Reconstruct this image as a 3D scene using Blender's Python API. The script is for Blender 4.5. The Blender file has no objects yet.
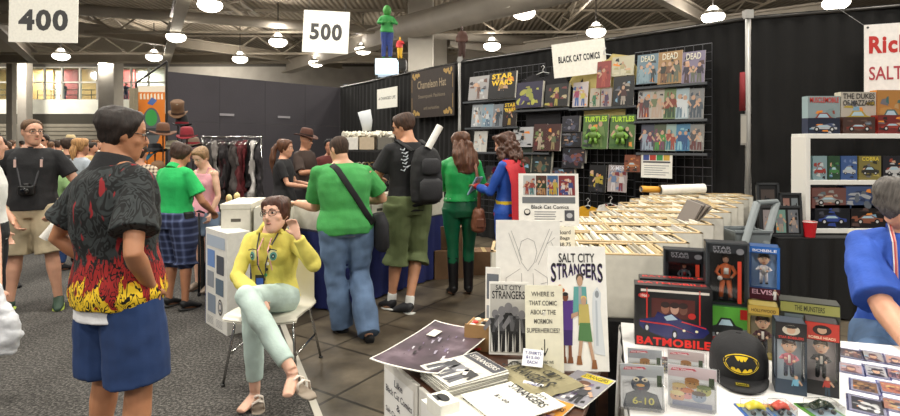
EXPO = -1.17
import bpy, math, random
from mathutils import Vector, Matrix, noise
R = math.radians
V = Vector
SC = bpy.context.scene
COL = SC.collection
random.seed(7)

# ---------------------------------------------------------------- camera
F = 540.0; CX = 450.0; HY = 145.0; EYE = 1.6
cam = bpy.data.cameras.new('camera'); camo = bpy.data.objects.new('camera', cam); COL.objects.link(camo)
camo.location = (0, 0, EYE); camo.rotation_euler = (R(90), 0, 0)
cam.sensor_width = 36; cam.lens = F / 900 * 36; cam.shift_y = -(208 - HY) / 900
cam.clip_start = .05; cam.clip_end = 300
SC.camera = camo

def at(px, py, Y):            # world point seen at a pixel, Y metres away
    return V(((px - CX) / F * Y, Y, EYE - (py - HY) / F * Y))
def ground(px, py, z=0.0):
    Y = (EYE - z) * F / (py - HY)
    return V(((px - CX) / F * Y, Y, z))

# ---------------------------------------------------------------- materials
def lin(h):
    if not isinstance(h, str): return h
    h = h.lstrip('#'); o = []
    for i in (0, 2, 4):
        c = int(h[i:i+2], 16) / 255
        o.append(c / 12.92 if c <= .04045 else ((c + .055) / 1.055) ** 2.4)
    return (*o, 1)
_M = {}
def mat(h, rough=.6, metal=0, kind='', name=None, **k):
    key = (h, rough, metal, kind, name)
    if key in _M: return _M[key]
    m = bpy.data.materials.new(name or 'mat_' + str(h)); m.use_nodes = True
    nt = m.node_tree; N = nt.nodes; L = nt.links; b = N['Principled BSDF']
    c = lin(h)
    b.inputs['Base Color'].default_value = c; b.inputs['Roughness'].default_value = rough; b.inputs['Metallic'].default_value = metal
    def n(t, **kw):
        x = N.new(t)
        for a, v in kw.items(): setattr(x, a, v)
        return x
    tc = n('ShaderNodeTexCoord')
    def noise_(scale, detail=4, src=None):
        x = n('ShaderNodeTexNoise'); x.inputs['Scale'].default_value = scale; x.inputs['Detail'].default_value = detail
        L.new(src or tc.outputs['Object'], x.inputs['Vector']); return x
    def bump(fac, s, d=.01):
        bp = n('ShaderNodeBump'); bp.inputs['Strength'].default_value = s; bp.inputs['Distance'].default_value = d
        L.new(fac, bp.inputs['Height']); L.new(bp.outputs[0], b.inputs['Normal'])
    def vary(fac, lo, hi):
        mr = n('ShaderNodeMapRange'); mr.inputs[3].default_value = lo; mr.inputs[4].default_value = hi; mr.inputs[1].default_value=.3; mr.inputs[2].default_value=.7
        L.new(fac, mr.inputs[0])
        mx = n('ShaderNodeMix', data_type='RGBA', blend_type='MULTIPLY'); mx.inputs[0].default_value = 1
        mx.inputs[6].default_value = c; L.new(mr.outputs[0], mx.inputs[7]); L.new(mx.outputs[2], b.inputs['Base Color']); return mx
    if kind == 'cloth':
        a = noise_(9, 5); vary(a.outputs[0], .88, 1.1); w = noise_(60, 4); bump(w.outputs[0], .35, .006)
    elif kind == 'skin':
        a = noise_(14, 4); vary(a.outputs[0], .92, 1.06); b.inputs['Subsurface Weight'].default_value = .08
        b.inputs['Subsurface Radius'].default_value = (.02, .008, .004); w = noise_(120, 3); bump(w.outputs[0], .12, .002)
    elif kind == 'hair':
        mp = n('ShaderNodeMapping'); mp.inputs['Scale'].default_value = (90, 90, 9); L.new(tc.outputs['Object'], mp.inputs[0])
        a = n('ShaderNodeTexNoise'); a.inputs['Scale'].default_value = 1; a.inputs['Detail'].default_value = 5; L.new(mp.outputs[0], a.inputs['Vector'])
        vary(a.outputs[0], .5, 1.45); bump(a.outputs[0], .8, .006)
    elif kind == 'wood':
        mp = n('ShaderNodeMapping'); mp.inputs['Scale'].default_value = (3, 30, 30); L.new(tc.outputs['Object'], mp.inputs[0])
        a = n('ShaderNodeTexNoise'); a.inputs['Scale'].default_value = 1.5; a.inputs['Detail'].default_value = 6; L.new(mp.outputs[0], a.inputs['Vector'])
        vary(a.outputs[0], .6, 1.25)
    elif kind == 'wall':
        a = noise_(1.3, 6); vary(a.outputs[0], .9, 1.08); w = noise_(30, 4); bump(w.outputs[0], .2, .01)
    elif kind == 'card':
        a = noise_(25, 5); vary(a.outputs[0], .93, 1.04)
    elif kind == 'denim':
        a = noise_(6, 5); vary(a.outputs[0], .72, 1.3); w = noise_(220, 2); bump(w.outputs[0], .25, .002)
    elif kind == 'glass':
        N.remove(b); out = N['Material Output']
        t = n('ShaderNodeBsdfTransparent'); g = n('ShaderNodeBsdfGlossy'); g.inputs['Roughness'].default_value = .08
        mx = n('ShaderNodeMixShader'); lw = n('ShaderNodeLayerWeight'); lw.inputs[0].default_value = .25
        mr = n('ShaderNodeMapRange'); mr.inputs[3].default_value = .05; mr.inputs[4].default_value = .6; L.new(lw.outputs['Fresnel'], mr.inputs[0])
        t.inputs[0].default_value = c
        L.new(mr.outputs[0], mx.inputs[0]); L.new(t.outputs[0], mx.inputs[1]); L.new(g.outputs[0], mx.inputs[2]); L.new(mx.outputs[0], out.inputs[0])
    elif kind == 'emit':
        b.inputs['Emission Color'].default_value = c; b.inputs['Emission Strength'].default_value = k.get('e', 1)
    _M[key] = m
    return m
WHITE = lambda: mat('e8e6dc', .55, 0, 'card')

# ---------------------------------------------------------------- geometry
_T = {}
def textmesh(s):
    if s in _T: return _T[s]
    cu = bpy.data.curves.new('t', 'FONT'); cu.body = s.lstrip('*'); cu.size = 1; cu.align_x = 'CENTER'; cu.align_y = 'CENTER'; cu.offset = .04 if s[0] == '*' else .012; cu.space_character = 1.12 if s[0] == '*' else 1; cu.resolution_u = 3; cu.extrude = 0
    o = bpy.data.objects.new('t', cu); COL.objects.link(o)
    dg = bpy.context.evaluated_depsgraph_get(); me = bpy.data.meshes.new_from_object(o.evaluated_get(dg))
    vs = [v.co.copy() for v in me.vertices]; fs = [tuple(p.vertices) for p in me.polygons]
    bpy.data.objects.remove(o); bpy.data.curves.remove(cu); bpy.data.meshes.remove(me)
    xs = [v.x for v in vs] or [0, 1]; ys = [v.y for v in vs] or [0, 1]
    x0, x1, y0, y1 = min(xs), max(xs), min(ys), max(ys)
    vs = [((v.x - (x0+x1)/2) / max(x1-x0, .01), (v.y - (y0+y1)/2) / max(y1-y0, .01)) for v in vs]
    _T[s] = (vs, fs); return _T[s]

class G:
    def __init__(s): s.v = []; s.f = []; s.m = []; s.mats = []; s.X = Matrix()
    def mi(s, m):
        if m not in s.mats: s.mats.append(m)
        return s.mats.index(m)
    def add(s, vs, fs, m):
        b = len(s.v); i = s.mi(m)
        s.v += [s.X @ V(v) for v in vs]
        for f in fs: s.f.append(tuple(b + k for k in f)); s.m.append(i)
        return s
    def quad(s, a, b, c, d, m): return s.add([a, b, c, d], [(0, 1, 2, 3)], m)
    def box(s, c, sz, m, rot=None):
        c = V(c); h = V(sz) / 2; rot = rot or Matrix.Identity(3); vs = []
        for x in (-1, 1):
            for y in (-1, 1):
                for z in (-1, 1): vs.append(c + rot @ V((x*h.x, y*h.y, z*h.z)))
        return s.add(vs, [(0,1,3,2), (4,6,7,5), (0,4,5,1), (2,3,7,6), (0,2,6,4), (1,5,7,3)], m)
    def prism(s, pts, z0, z1, m):           # xy outline extruded
        n = len(pts); vs = [(p[0], p[1], z0) for p in pts] + [(p[0], p[1], z1) for p in pts]
        return s.add(vs, [tuple(range(n))[::-1], tuple(range(n, 2*n))] + [(i, (i+1) % n, n+(i+1) % n, n+i) for i in range(n)], m)
    def loft(s, pts, rad, m, side=(1, 0, 0), n=12, cap=True):
        pts = [V(p) for p in pts]; side = side if isinstance(side, list) else V(side); vs = []; fs = []; k = len(pts)
        for i, p in enumerate(pts):
            t = (pts[min(i+1, k-1)] - pts[max(i-1, 0)])
            t = t.normalized() if t.length > 1e-9 else V((0, 0, 1))
            sd = side[i] if isinstance(side, list) else side
            a = sd - t * sd.dot(t)
            if a.length < 1e-4: a = V((0, 1, 0)) - t * t.y
            if a.length < 1e-4: a = V((0, 0, 1)) - t * t.z
            a.normalize(); b = t.cross(a)
            r = rad[i] if isinstance(rad, (list, tuple)) else rad
            rx, ry = r if isinstance(r, tuple) else (r, r)
            for j in range(n):
                an = 2*math.pi*j/n; vs.append(p + a*rx*math.cos(an) + b*ry*math.sin(an))
        for i in range(k-1):
            for j in range(n):
                fs.append((i*n+j, i*n+(j+1) % n, (i+1)*n+(j+1) % n, (i+1)*n+j))
        if cap: fs += [tuple(range(n))[::-1], tuple(range((k-1)*n, k*n))]
        return s.add(vs, fs, m)
    def rod(s, a, b, r, m, n=8): return s.loft([a, b], [r, r], m, n=n)
    def ell(s, c, r, m, rot=None, n=12, k=8):
        if not hasattr(r, '__len__'): r = (r, r, r)
        c = V(c); vs = [c + (rot @ V((0, 0, -r[2])) if rot else V((0, 0, -r[2])))]; fs = []
        for i in range(1, k):
            ph = -math.pi/2 + math.pi*i/k
            for j in range(n):
                an = 2*math.pi*j/n; q = V((r[0]*math.cos(ph)*math.cos(an), r[1]*math.cos(ph)*math.sin(an), r[2]*math.sin(ph)))
                vs.append(c + (rot @ q if rot else q))
        vs.append(c + (rot @ V((0, 0, r[2])) if rot else V((0, 0, r[2]))))
        for j in range(n): fs.append((0, 1+(j+1) % n, 1+j))
        for i in range(k-2):
            for j in range(n): fs.append((1+i*n+j, 1+i*n+(j+1) % n, 1+(i+1)*n+(j+1) % n, 1+(i+1)*n+j))
        l = len(vs)-1
        for j in range(n): fs.append((l, 1+(k-2)*n+j, 1+(k-2)*n+(j+1) % n))
        return s.add(vs, fs, m)
    def text(s, t, w, h, P, m):             # P maps (u, v, 0) plane to object space
        vs, fs = textmesh(t); return s.add([P @ V((x*w, y*h, 0)) for x, y in vs], fs, m)
    # flat printed shapes on plane P, given in u,v
    def rect(s, P, u0, v0, u1, v1, m, d=0): return s.add([P @ V(q) for q in ((u0, v0, d), (u1, v0, d), (u1, v1, d), (u0, v1, d))], [(0, 1, 2, 3)], m)
    def disc(s, P, u, v, ru, rv, m, d=0, n=14, a=0):
        vs = []
        for j in range(n):
            x = ru*math.cos(2*math.pi*j/n); y = rv*math.sin(2*math.pi*j/n)
            vs.append(P @ V((u + x*math.cos(a) - y*math.sin(a), v + x*math.sin(a) + y*math.cos(a), d)))
        return s.add(vs, [tuple(range(n))], m)
    def shape(s, P, pts, m, d=0): return s.add([P @ V((u, v, d)) for u, v in pts], [tuple(range(len(pts)))], m)
    def figure(s, P, u, v, h, cols, d=.0006, rnd=random):     # a printed standing figure, feet at v
        sk, top, bot = cols; w = h*.16
        s.shape(P, [(u-w*.75, v), (u-w*.2, v), (u, v+h*.42), (u+w*.2, v), (u+w*.8, v), (u+w*.6, v+h*.5), (u-w*.6, v+h*.5)], bot, d)
        s.shape(P, [(u-w*.65, v+h*.45), (u+w*.65, v+h*.45), (u+w*.95, v+h*.8), (u-w*.95, v+h*.8)], top, d*1.5)
        k = rnd.choice((-1, 1))
        s.shape(P, [(u+k*w*.9, v+h*.8), (u+k*w*1.9, v+h*.55), (u+k*w*1.6, v+h*.48), (u+k*w*.6, v+h*.68)], sk, d*1.8)
        s.shape(P, [(u-k*w*.9, v+h*.8), (u-k*w*1.4, v+h*.42), (u-k*w*1.0, v+h*.42), (u-k*w*.5, v+h*.7)], top, d*1.8)
        s.disc(P, u, v+h*.9, w*.55, h*.11, sk, d*2)
    def me(s, name):
        me = bpy.data.meshes.new(name); me.from_pydata([tuple(v) for v in s.v], [], s.f)
        for m in s.mats: me.materials.append(m)
        me.polygons.foreach_set('material_index', s.m); me.update(); return me
    def obj(s, name, parent=None, smooth=False, bevel=0, loc=None):
        me = s.me(name)
        if smooth: me.polygons.foreach_set('use_smooth', [True]*len(me.polygons))
        o = bpy.data.objects.new(name, me); COL.objects.link(o)
        if parent: o.parent = parent
        if loc is not None: o.location = loc
        if bevel:
            b = o.modifiers.new('bevel', 'BEVEL'); b.width = bevel; b.segments = 2; b.limit_method = 'ANGLE'
        return o
def FRONT(y=0, x=0, z=0): return Matrix(((1, 0, 0, x), (0, 0, -1, y), (0, 1, 0, z), (0, 0, 0, 1)))      # print facing local -Y
def TOP(z=0, a=0, x=0, y=0): return Matrix.Translation((x, y, z)) @ Matrix.Rotation(a, 4, 'Z')
def SIDE(x, sgn=1):                                                            # print facing local +X / -X
    return Matrix(((0, 0, sgn, x), (sgn, 0, 0, 0), (0, 1, 0, 0), (0, 0, 0, 1)))
def BACK(y=0): return Matrix(((-1, 0, 0, 0), (0, 0, 1, y), (0, 1, 0, 0), (0, 0, 0, 1)))

def tag(o, label=None, cat=None, group=None, kind=None):
    if label: o['label'] = label
    if cat: o['category'] = cat
    if group: o['group'] = group
    if kind: o['kind'] = kind
    return o
def thing(name, label, cat, loc=(0, 0, 0), rz=0, group=None, rx=0, ry=0):
    o = bpy.data.objects.new(name, None); COL.objects.link(o); o.empty_display_size = .1
    o.location = loc; o.rotation_euler = (rx, ry, rz); return tag(o, label, cat, group)
def put(o, loc, rz=0, rx=0, ry=0): o.location = loc; o.rotation_euler = (rx, ry, rz); return o
def structure(o): o['kind'] = 'structure'; return o

def remesh(g, voxel, it=3, fac=.5, fold=0, fs=6.0, stretch=1.0, seed=0):
    me = g.me('r'); o = bpy.data.objects.new('r', me); COL.objects.link(o)
    m = o.modifiers.new('a', 'REMESH'); m.mode = 'VOXEL'; m.voxel_size = voxel
    if it:
        q = o.modifiers.new('b', 'SMOOTH'); q.factor = fac; q.iterations = it
    dg = bpy.context.evaluated_depsgraph_get(); r = bpy.data.meshes.new_from_object(o.evaluated_get(dg))
    bpy.data.objects.remove(o); bpy.data.meshes.remove(me)
    if fold:
        off = V((seed*3.1, seed*1.7, seed))
        L_ = [(v.co.copy(), v.normal.copy()) for v in r.vertices]; out = []
        for p, nn in L_:
            q = V((p.x*fs, p.y*fs, p.z*fs*stretch)) + off
            out.extend(p + nn * fold * (noise.noise(q) + .5*noise.noise(q*2.1)))
        r.vertices.foreach_set('co', out); r.update()
    r.polygons.foreach_set('use_smooth', [True]*len(r.polygons))
    r.materials.clear()
    for x in g.mats: r.materials.append(x)
    return r
def robj(name, me, parent=None):
    me.name = name; o = bpy.data.objects.new(name, me); COL.objects.link(o)
    if parent: o.parent = parent
    return o
# ---------------------------------------------------------------- people
HEADT = [(-.121, .060, .012, .016), (-.112, .054, .032, .034), (-.095, .038, .053, .050), (-.065, .020, .073, .061), (-.03, .008, .086, .067),
         (0, .0, .093, .071), (.03, -.005, .097, .074), (.055, -.008, .094, .0715), (.078, -.011, .083, .0625), (.097, -.013, .063, .047), (.110, -.013, .038, .028), (.118, -.013, .008, .008)]
def sstep(a, b, x):
    t = max(0, min(1, (x-a)/(b-a))); return t*t*(3-2*t)
def head_at(z):
    T = HEADT
    for i in range(len(T)-1):
        if T[i][0] <= z <= T[i+1][0]:
            t = (z-T[i][0])/(T[i+1][0]-T[i][0]); return [T[i][k]*(1-t)+T[i+1][k]*t for k in (1, 2, 3)]
    return list(T[-1][1:])
def head_geo(g, m, H, s):
    n = 24; vs = []; fs = []; zs = [t[0] for t in HEADT]
    for z, yc, ry, rx in HEADT:
        for j in range(n):
            a = 2*math.pi*j/n; x = rx*math.cos(a); y = yc + ry*math.sin(a)
            if y > .05 and abs(abs(x)-.031) < .018 and abs(z-.012) < .02: y -= .008      # eye sockets
            vs.append(H @ V((x*s, y*s, z*s)))
    k = len(zs)
    for i in range(k-1):
        for j in range(n): fs.append((i*n+j, i*n+(j+1) % n, (i+1)*n+(j+1) % n, (i+1)*n+j))
    fs += [tuple(range(n))[::-1], tuple(range((k-1)*n, k*n))]
    g.add(vs, fs, m)
    h = lambda *p: H @ V([q*s for q in p])
    g.loft([h(0, .082, .022), h(0, .096, -.002), h(0, .109, -.022), h(0, .096, -.036)], [(.007*s, .008*s), (.010*s, .012*s), (.015*s, .011*s), (.012*s, .008*s)], m, side=H.to_3x3() @ V((1, 0, 0)), n=8)
    g.ell(h(0, .082, -.062), (.024*s, .013*s, .011*s), m, H.to_3x3())
    g.ell(h(0, .070, -.100), (.022*s, .020*s, .018*s), m, H.to_3x3())
    for k in (-1, 1):
        g.ell(h(k*.074, -.008, -.006), (.009*s, .020*s, .033*s), m, H.to_3x3())
        g.ell(h(k*.031, .078, .032), (.022*s, .010*s, .006*s), m, H.to_3x3())
        g.ell(h(k*.045, .05, -.025), (.022*s, .024*s, .024*s), m, H.to_3x3())

def hair_obj(H, s, m, th, parent, zb=-.075, zf=.065, side=-.01, rough=.004, seed=0, fs=40, name='hair', bald=False):
    n = 40; kz = 30; vs = []; fs_ = []
    for i in range(kz+1):
        z = -.10 + .2179*math.sin(math.pi/2*(i/kz)**1.15)**.9; yc, ry, rx = head_at(z)
        for j in range(n):
            a = 2*math.pi*j/n; x = rx*math.cos(a); y = yc+ry*math.sin(a)
            if y < -.03: zl = zb
            elif y < .015: zl = zb + (side-zb)*sstep(-.03, .0, y)
            else: zl = side + (zf-side)*sstep(.02, .07, y)
            mk = sstep(-.006, .016, z-zl)*(.45+.55*sstep(.0, .05, z-zl))
            if bald: mk *= 1-sstep(.05, .08, z)*sstep(-.08, -.03, y)
            o = th*mk*(.8+.4*sstep(0, .1, z))*(1-.62*sstep(.02, .085, y)) - .007*(1-mk)
            p = V((x, y, z)); nr = V((x/(rx*rx+1e-5), (y-yc)/(ry*ry+1e-5), max(0, z-.03)*90)).normalized()
            o += mk*rough*noise.noise(V((x*fs+seed, y*fs, z*fs*.5)))
            vs.append(H @ ((p + nr*o)*s))
    for i in range(kz):
        for j in range(n): fs_.append((i*n+j, i*n+(j+1) % n, (i+1)*n+(j+1) % n, (i+1)*n+j))
    fs_ += [tuple(range(n))[::-1], tuple(range(kz*n, (kz+1)*n))]
    g = G(); g.add(vs, fs_, m); return g.obj(name, parent, smooth=True)

def hand(g, m, w, d, nrm, side, s=1, curl=.5, fine=True):
    d = V(d).normalized(); nrm = V(nrm); nrm = (nrm - d*nrm.dot(d)).normalized(); ac = d.cross(nrm)*side      # ac points to the thumb side
    w = V(w)
    g.loft([w - d*.02*s, w+d*.02*s, w+d*.05*s, w+d*.088*s], [(.026*s, .019*s), (.033*s, .016*s), (.041*s, .015*s), (.039*s, .012*s)], m, side=ac, n=12)
    if not fine:
        g.loft([w+d*.07*s, w+(d*.12+nrm*.02*curl*2)*s, w+(d*.15+nrm*.05*curl*2)*s], [(.037*s, .012*s), (.035*s, .011*s), (.026*s, .009*s)], m, side=ac, n=10)
    else:
        for k, (of, ln) in enumerate(((.031, .070), (.0105, .079), (-.0105, .074), (-.031, .058))):
            p = w + (d*.080 + ac*of)*s; dd = (d + ac*of*2.6).normalized(); pts = [p - dd*.01*s]; a = 0
            for q in (.45, .32, .23):
                pts.append(p.copy()); a += curl*(.9+.08*k); dv = dd*math.cos(a)+nrm*math.sin(a); p = p + dv*ln*q*s
            pts.append(p)
            g.loft(pts, [.0095*s, .0095*s, .009*s, .0085*s, .0065*s], m, side=ac, n=8)
    p = w + (d*.022 + ac*.026)*s; t1 = (d*.6+ac*.75+nrm*.25).normalized(); t2 = (d*.9+ac*.35+nrm*.4).normalized()
    g.loft([w+(d*.01+ac*.012)*s, p, p+t1*.035*s, p+t1*.035*s+t2*.032*s], [.014*s, .014*s, .0105*s, .008*s], m, side=nrm, n=8)

STAND = dict(pel=(0, 0, .95), neck=(0, -.01, 1.48), head=(0, .02, 1.625), hyaw=0, hpitch=0, hroll=0, shy=0,
    elL=(-.27, -.03, 1.15), wrL=(-.27, .06, .90), elR=(.27, -.03, 1.15), wrR=(.27, .06, .90),
    knL=(-.10, .02, .50), anL=(-.11, -.03, .09), knR=(.10, .02, .50), anR=(.11, -.03, .09), toeL=None, toeR=None)
TOR = [(-.20, .135, .10), (-.08, .168, .118), (.05, .162, .112), (.25, .142, .10), (.47, .155, .112), (.68, .172, .118), (.84, .172, .10), (.96, .115, .075), (1.06, .058, .055)]
TORF = [(-.20, .14, .10), (-.08, .172, .12), (.05, .160, .112), (.27, .122, .092), (.47, .138, .10), (.68, .150, .110), (.84, .150, .09), (.96, .10, .068), (1.06, .05, .05)]

class Person:
    def __init__(s, label, px, Y, h, heading, skin='c08a66', female=False, w=1.0, arm=1.0, vox=.009, pose=None, X=None, fine=True, cat='person', group=None, eyes=False, seed=0, leg=1.0, curlL=.5, curlR=.5, headk=1.0, feet=True):
        s.s = h/1.75; s.female = female; s.w = w; s.arm = arm; s.leg = leg; s.seed = seed or random.randint(1, 99)
        X = (px-CX)/F*Y if X is None else X
        s.loc = V((X, Y, 0)); s.rz = -R(heading)
        s.inv = Matrix.Rotation(-s.rz, 4, 'Z') @ Matrix.Translation(-s.loc)
        P = dict(STAND); P.update(pose or {}); s.P = P
        for k, v in list(P.items()):
            if isinstance(v, tuple) and len(v) == 4 and v[0] == 'w': P[k] = (s.inv @ at(*v[1:])) / s.s
            elif isinstance(v, tuple): P[k] = V(v)
        s.skin = mat(skin, .5, 0, 'skin')
        pel, nk = P['pel'], P['neck']; ax = nk-pel
        shy = R(P['shy']); sd = V((math.cos(shy), -math.sin(shy), 0)); s.sd = sd
        sw = .172*w*(.88 if female else 1)
        up = ax.normalized()
        s.shL = P.get('shL') or nk - sd*sw - up*.078; s.shR = P.get('shR') or nk + sd*sw - up*.078
        hx = .092*w; s.hiL = pel + V((-hx, 0, -.03)); s.hiR = pel + V((hx, 0, -.03))
        H = Matrix.Translation(P['head']) @ Matrix.Rotation(-R(P['hyaw']), 4, 'Z') @ Matrix.Rotation(-R(P['hpitch']), 4, 'X') @ Matrix.Rotation(R(P['hroll']), 4, 'Y')
        s.H = H; s.hk = headk
        g = G(); m = s.skin; s.vox = vox
        s.torso(g, m, -.2, 1.06, 0)
        hb = H @ V((0, -.018, -.05))
        g.loft([nk - up*.05, nk+up*.02, hb], [.066*w**.5, .056*(.85 if female else 1)*w**.5, .053*(.85 if female else 1)], m)
        head_geo(g, m, H, headk)
        for side, a, b, c, curl in ((-1, s.shL, P['elL'], P['wrL'], curlL), (1, s.shR, P['elR'], P['wrR'], curlR)):
            k = arm*(.85 if female else 1)
            g.ell(a, .052*k**.5, m); g.loft([a, a.lerp(b, .35), a.lerp(b, .8), b, b.lerp(c, .25), b.lerp(c, .75), c], [.044*k**.5, .046*k**.5, .041*k, .038*k, .042*k, .031*k, .025*k], m, n=12)
            d = (c-b).normalized(); nr = V((-side*.8, .3, 0)) if abs(d.z) > .5 else V((0, 0, -1))
            if P.get('pn'+'LR'[side > 0]): nr = V(P['pn'+'LR'[side > 0]])
            acr = d.cross(nr); want = V((0, 1, 0)) if abs(d.z) > .5 else V((-side, 0, .2))
            hand(g, m, c, P.get('hd'+'LR'[side > 0]) or d, nr, 1 if acr.dot(want) > 0 else -1, 1.0 if not female else .9, curl, fine)
        for side, a, b, c, t in ((-1, s.hiL, P['knL'], P['anL'], P['toeL']), (1, s.hiR, P['knR'], P['anR'], P['toeR'])):
            k = leg*w**.5
            g.loft([a, a.lerp(b, .3), a.lerp(b, .8), b, b.lerp(c, .3), b.lerp(c, .75), c], [.095*k, .086*k, .060*k, .054*k, .057*k, .038*k, .034*k], m, n=14)
            if feet:
                t = V(t) if t else c + V((side*.03, .15, -.075))
                hl = c + V((0, -.02, -.05)); g.loft([c, hl.lerp(t, .1)+V((0, 0, .01)), hl.lerp(t, .55), t], [(.034, .034), (.034, .034), (.038, .026), (.032, .014)], m, side=V((1, 0, 0)))
        if s.s != 1: g.v = [v*s.s for v in g.v]
        o = robj('person', remesh(g, vox, 3, .5)); put(o, s.loc, s.rz); tag(o, label, cat, group); s.o = o
        if eyes: s.face()
    def lv(s, t):
        T = TORF if s.female else TOR
        t = max(T[0][0], min(T[-1][0], t))
        for i in range(len(T)-1):
            if T[i][0] <= t <= T[i+1][0]:
                q = (t-T[i][0])/(T[i+1][0]-T[i][0]); return T[i][1]*(1-q)+T[i+1][1]*q, T[i][2]*(1-q)+T[i+1][2]*q
    def torso(s, g, m, t0, t1, ease, flare=0, belly=0):
        P = s.P; pel, nk = P['pel'], P['neck']; pts = []; rad = []; sd = []; n = 11
        bend = P.get('bend', 0)
        for i in range(n+1):
            t = t0 + (t1-t0)*i/n; rx, ry = s.lv(t); p = pel.lerp(nk, t) if t > 0 else pel + V((0, 0, .53*t))
            p = p + V((0, -bend*math.sin(math.pi*max(0, min(1, t))), 0)); e = ease + flare*max(0, 1-(t-t0)/.5)
            if t > .93: e = min(e, .020)
            b = belly*math.exp(-((t-.25)/.25)**2)
            p = p + V((0, b*.5, 0)); pts.append(p); rad.append((rx*s.w+e, ry*s.w**.7+e+b*.5)); q = sstep(.1, .6, t); sd.append((V((1, 0, 0))*(1-q)+s.sd*q).normalized())
        g.loft(pts, rad, m, side=sd, n=22)
        if s.female and t1 > .6:
            c = pel.lerp(nk, .64)
            for k in (-1, 1): g.ell(c + s.sd*k*.062 + V((0, .062, 0)), (.062+ease*.6, .052+ease*.7, .066+ease*.4), m)
    def finish(s, g, name, fold=.006, fs=7, stretch=1, vox=None, it=2):
        if s.s != 1: g.v = [v*s.s for v in g.v]
        return robj(name, remesh(g, vox or s.vox, it, .5, fold, fs, stretch, s.seed), s.o)
    def shirt(s, m, hem=-.12, sleeve=.62, ease=.022, name='shirt', flare=.015, arm_ease=.016, fold=.007, top=.995, belly=0, collar=False, cuff=None, vox=None):
        g = G(); s.torso(g, m, hem, top, ease, flare, belly)
        for a, b, c in ((s.shL, s.P['elL'], s.P['wrL']), (s.shR, s.P['elR'], s.P['wrR'])):
            k = s.arm*(.85 if s.female else 1); e = arm_ease
            if sleeve <= 0: continue
            k0 = k**.5; g.ell(a, .053*k0+e*.35, m)
            inn = a.lerp(s.P['neck'], .5)
            g.loft([inn, a], [.05, .050*k0+e*.3], m, n=12)
            if sleeve <= 1: g.loft([a, a.lerp(b, sleeve*.5), a.lerp(b, sleeve)], [.050*k0+e*.4, .049*k+e*.9, .045*k+e*1.5], m, n=14)
            else:
                q = sleeve-1; g.loft([a, a.lerp(b, .5), b, b.lerp(c, q*.6), b.lerp(c, q)], [.050*k0+e*.4, .046*k+e, .042*k+e, .038*k+e, .028*k+e], m, n=14); g.ell(b, .041*k+e, m)
        o = s.finish(g, name, fold, vox=vox)
        if collar:
            g = G(); nk = s.P['neck']; up = (s.P['head']-nk).normalized()
            g.loft([nk-up*.035, nk+up*.01, nk+up*.028], [.088, .073, .066], m, n=18)
            s.finish(g, 'collar', 0, vox=.008)
        return o
    def trousers(s, m, to=1.93, ease=.016, name='trousers', flare=.0, fold=.006, waist=.12, crotch=True, vox=None):
        g = G(); s.torso(g, m, -.2, waist, ease+.004)
        P = s.P; s_ = .0
        for a, b, c in ((s.hiL, P['knL'], P['anL']), (s.hiR, P['knR'], P['anR'])):
            k = s.leg*s.w**.5
            if to <= 1: g.loft([a+V((0, 0, .02)), a.lerp(b, to*.4), a.lerp(b, to)], [.098*k+ease, .092*k+ease+flare*.3, .070*k+ease+flare], m, n=18)
            else:
                q = to-1; g.loft([a+V((0, 0, .02)), a.lerp(b, .35), a.lerp(b, .8), b, b.lerp(c, q*.4), b.lerp(c, q*.75), b.lerp(c, q)], [.098*k+ease, .088*k+ease, .063*k+ease, .057*k+ease, .057*k+ease+flare*.3, (.047 if q > .6 else .055)*k+ease+flare*.8, (.040 if q > .6 else .055)*k+ease+flare], m, n=18)
                g.ell(b, .059*k+ease, m)
        return s.finish(g, name, fold, vox=vox)
    def shoes(s, m, sole=None, name='shoe', boot=0, socks=None):
        for side, c, kn, t in ((-1, s.P['anL'], s.P['knL'], s.P['toeL']), (1, s.P['anR'], s.P['knR'], s.P['toeR'])):
            t = V(t) if t else c + V((side*.03, .15, -.075)); hl = c + V((0, -.03, -.05)); f = (t-hl); up = V((0, 0, 1))
            g = G(); X = f.cross(up).normalized()
            g.loft([hl-f*.10+up*.02, hl+up*.03, hl+f*.35+up*.03, hl+f*.75+up*.012, t+f*.14+up*.005], [(.026, .03), (.040, .045), (.043, .042), (.046, .03), (.026, .018)], m, side=X, n=14)
            g.ell(c + V((0, 0, -.02)), (.043, .048, .038), m)
            if boot: g.loft([c + V((0, 0, -.03)), c.lerp(kn, boot*.5), c.lerp(kn, boot)], [.05, .056, .064], m, n=14)
            o = s.finish(g, name, 0, vox=.010)
            if sole:
                g = G(); q = [hl-f*.2, hl, hl+f*.4, hl+f*.8, t+f*.18]; q = [p - up*(.024) for p in q]
                g.loft(q, [(.024, .010), (.041, .011), (.044, .011), (.048, .011), (.028, .010)], sole, side=X, n=14)
                if s.s != 1: g.v = [v*s.s for v in g.v]
                g.obj('sole', o, smooth=True)
            if socks:
                g = G(); g.loft([c+V((0, 0, -.02)), c.lerp(kn, .16)], [.042, .041], socks, n=14); s.finish(g, 'sock', 0, vox=.010)
    def hair(s, m, th=.018, **k):
        H = Matrix.Scale(1, 4) @ s.H; H2 = H.copy(); o = hair_obj(Matrix.Identity(4), s.hk*s.s, m, th, s.o, seed=s.seed, **k)
        o.matrix_local = Matrix.Translation(H.translation*s.s) @ H.to_3x3().to_4x4(); return o
    def extra(s, pts, rad, m, name='hair', fold=.012, fs=22, stretch=.35, head=True, vox=None, side=(1, 0, 0), more=()):
        g = G()
        for p_, r_ in [(pts, rad)] + list(more):
            q = [(s.H @ V(p)) if head else V(p) for p in p_]
            g.loft(q, r_, m, side=(s.H.to_3x3() @ V(side)) if head else V(side), n=14)
        return s.finish(g, name, fold, fs, stretch, vox=vox)
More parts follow.
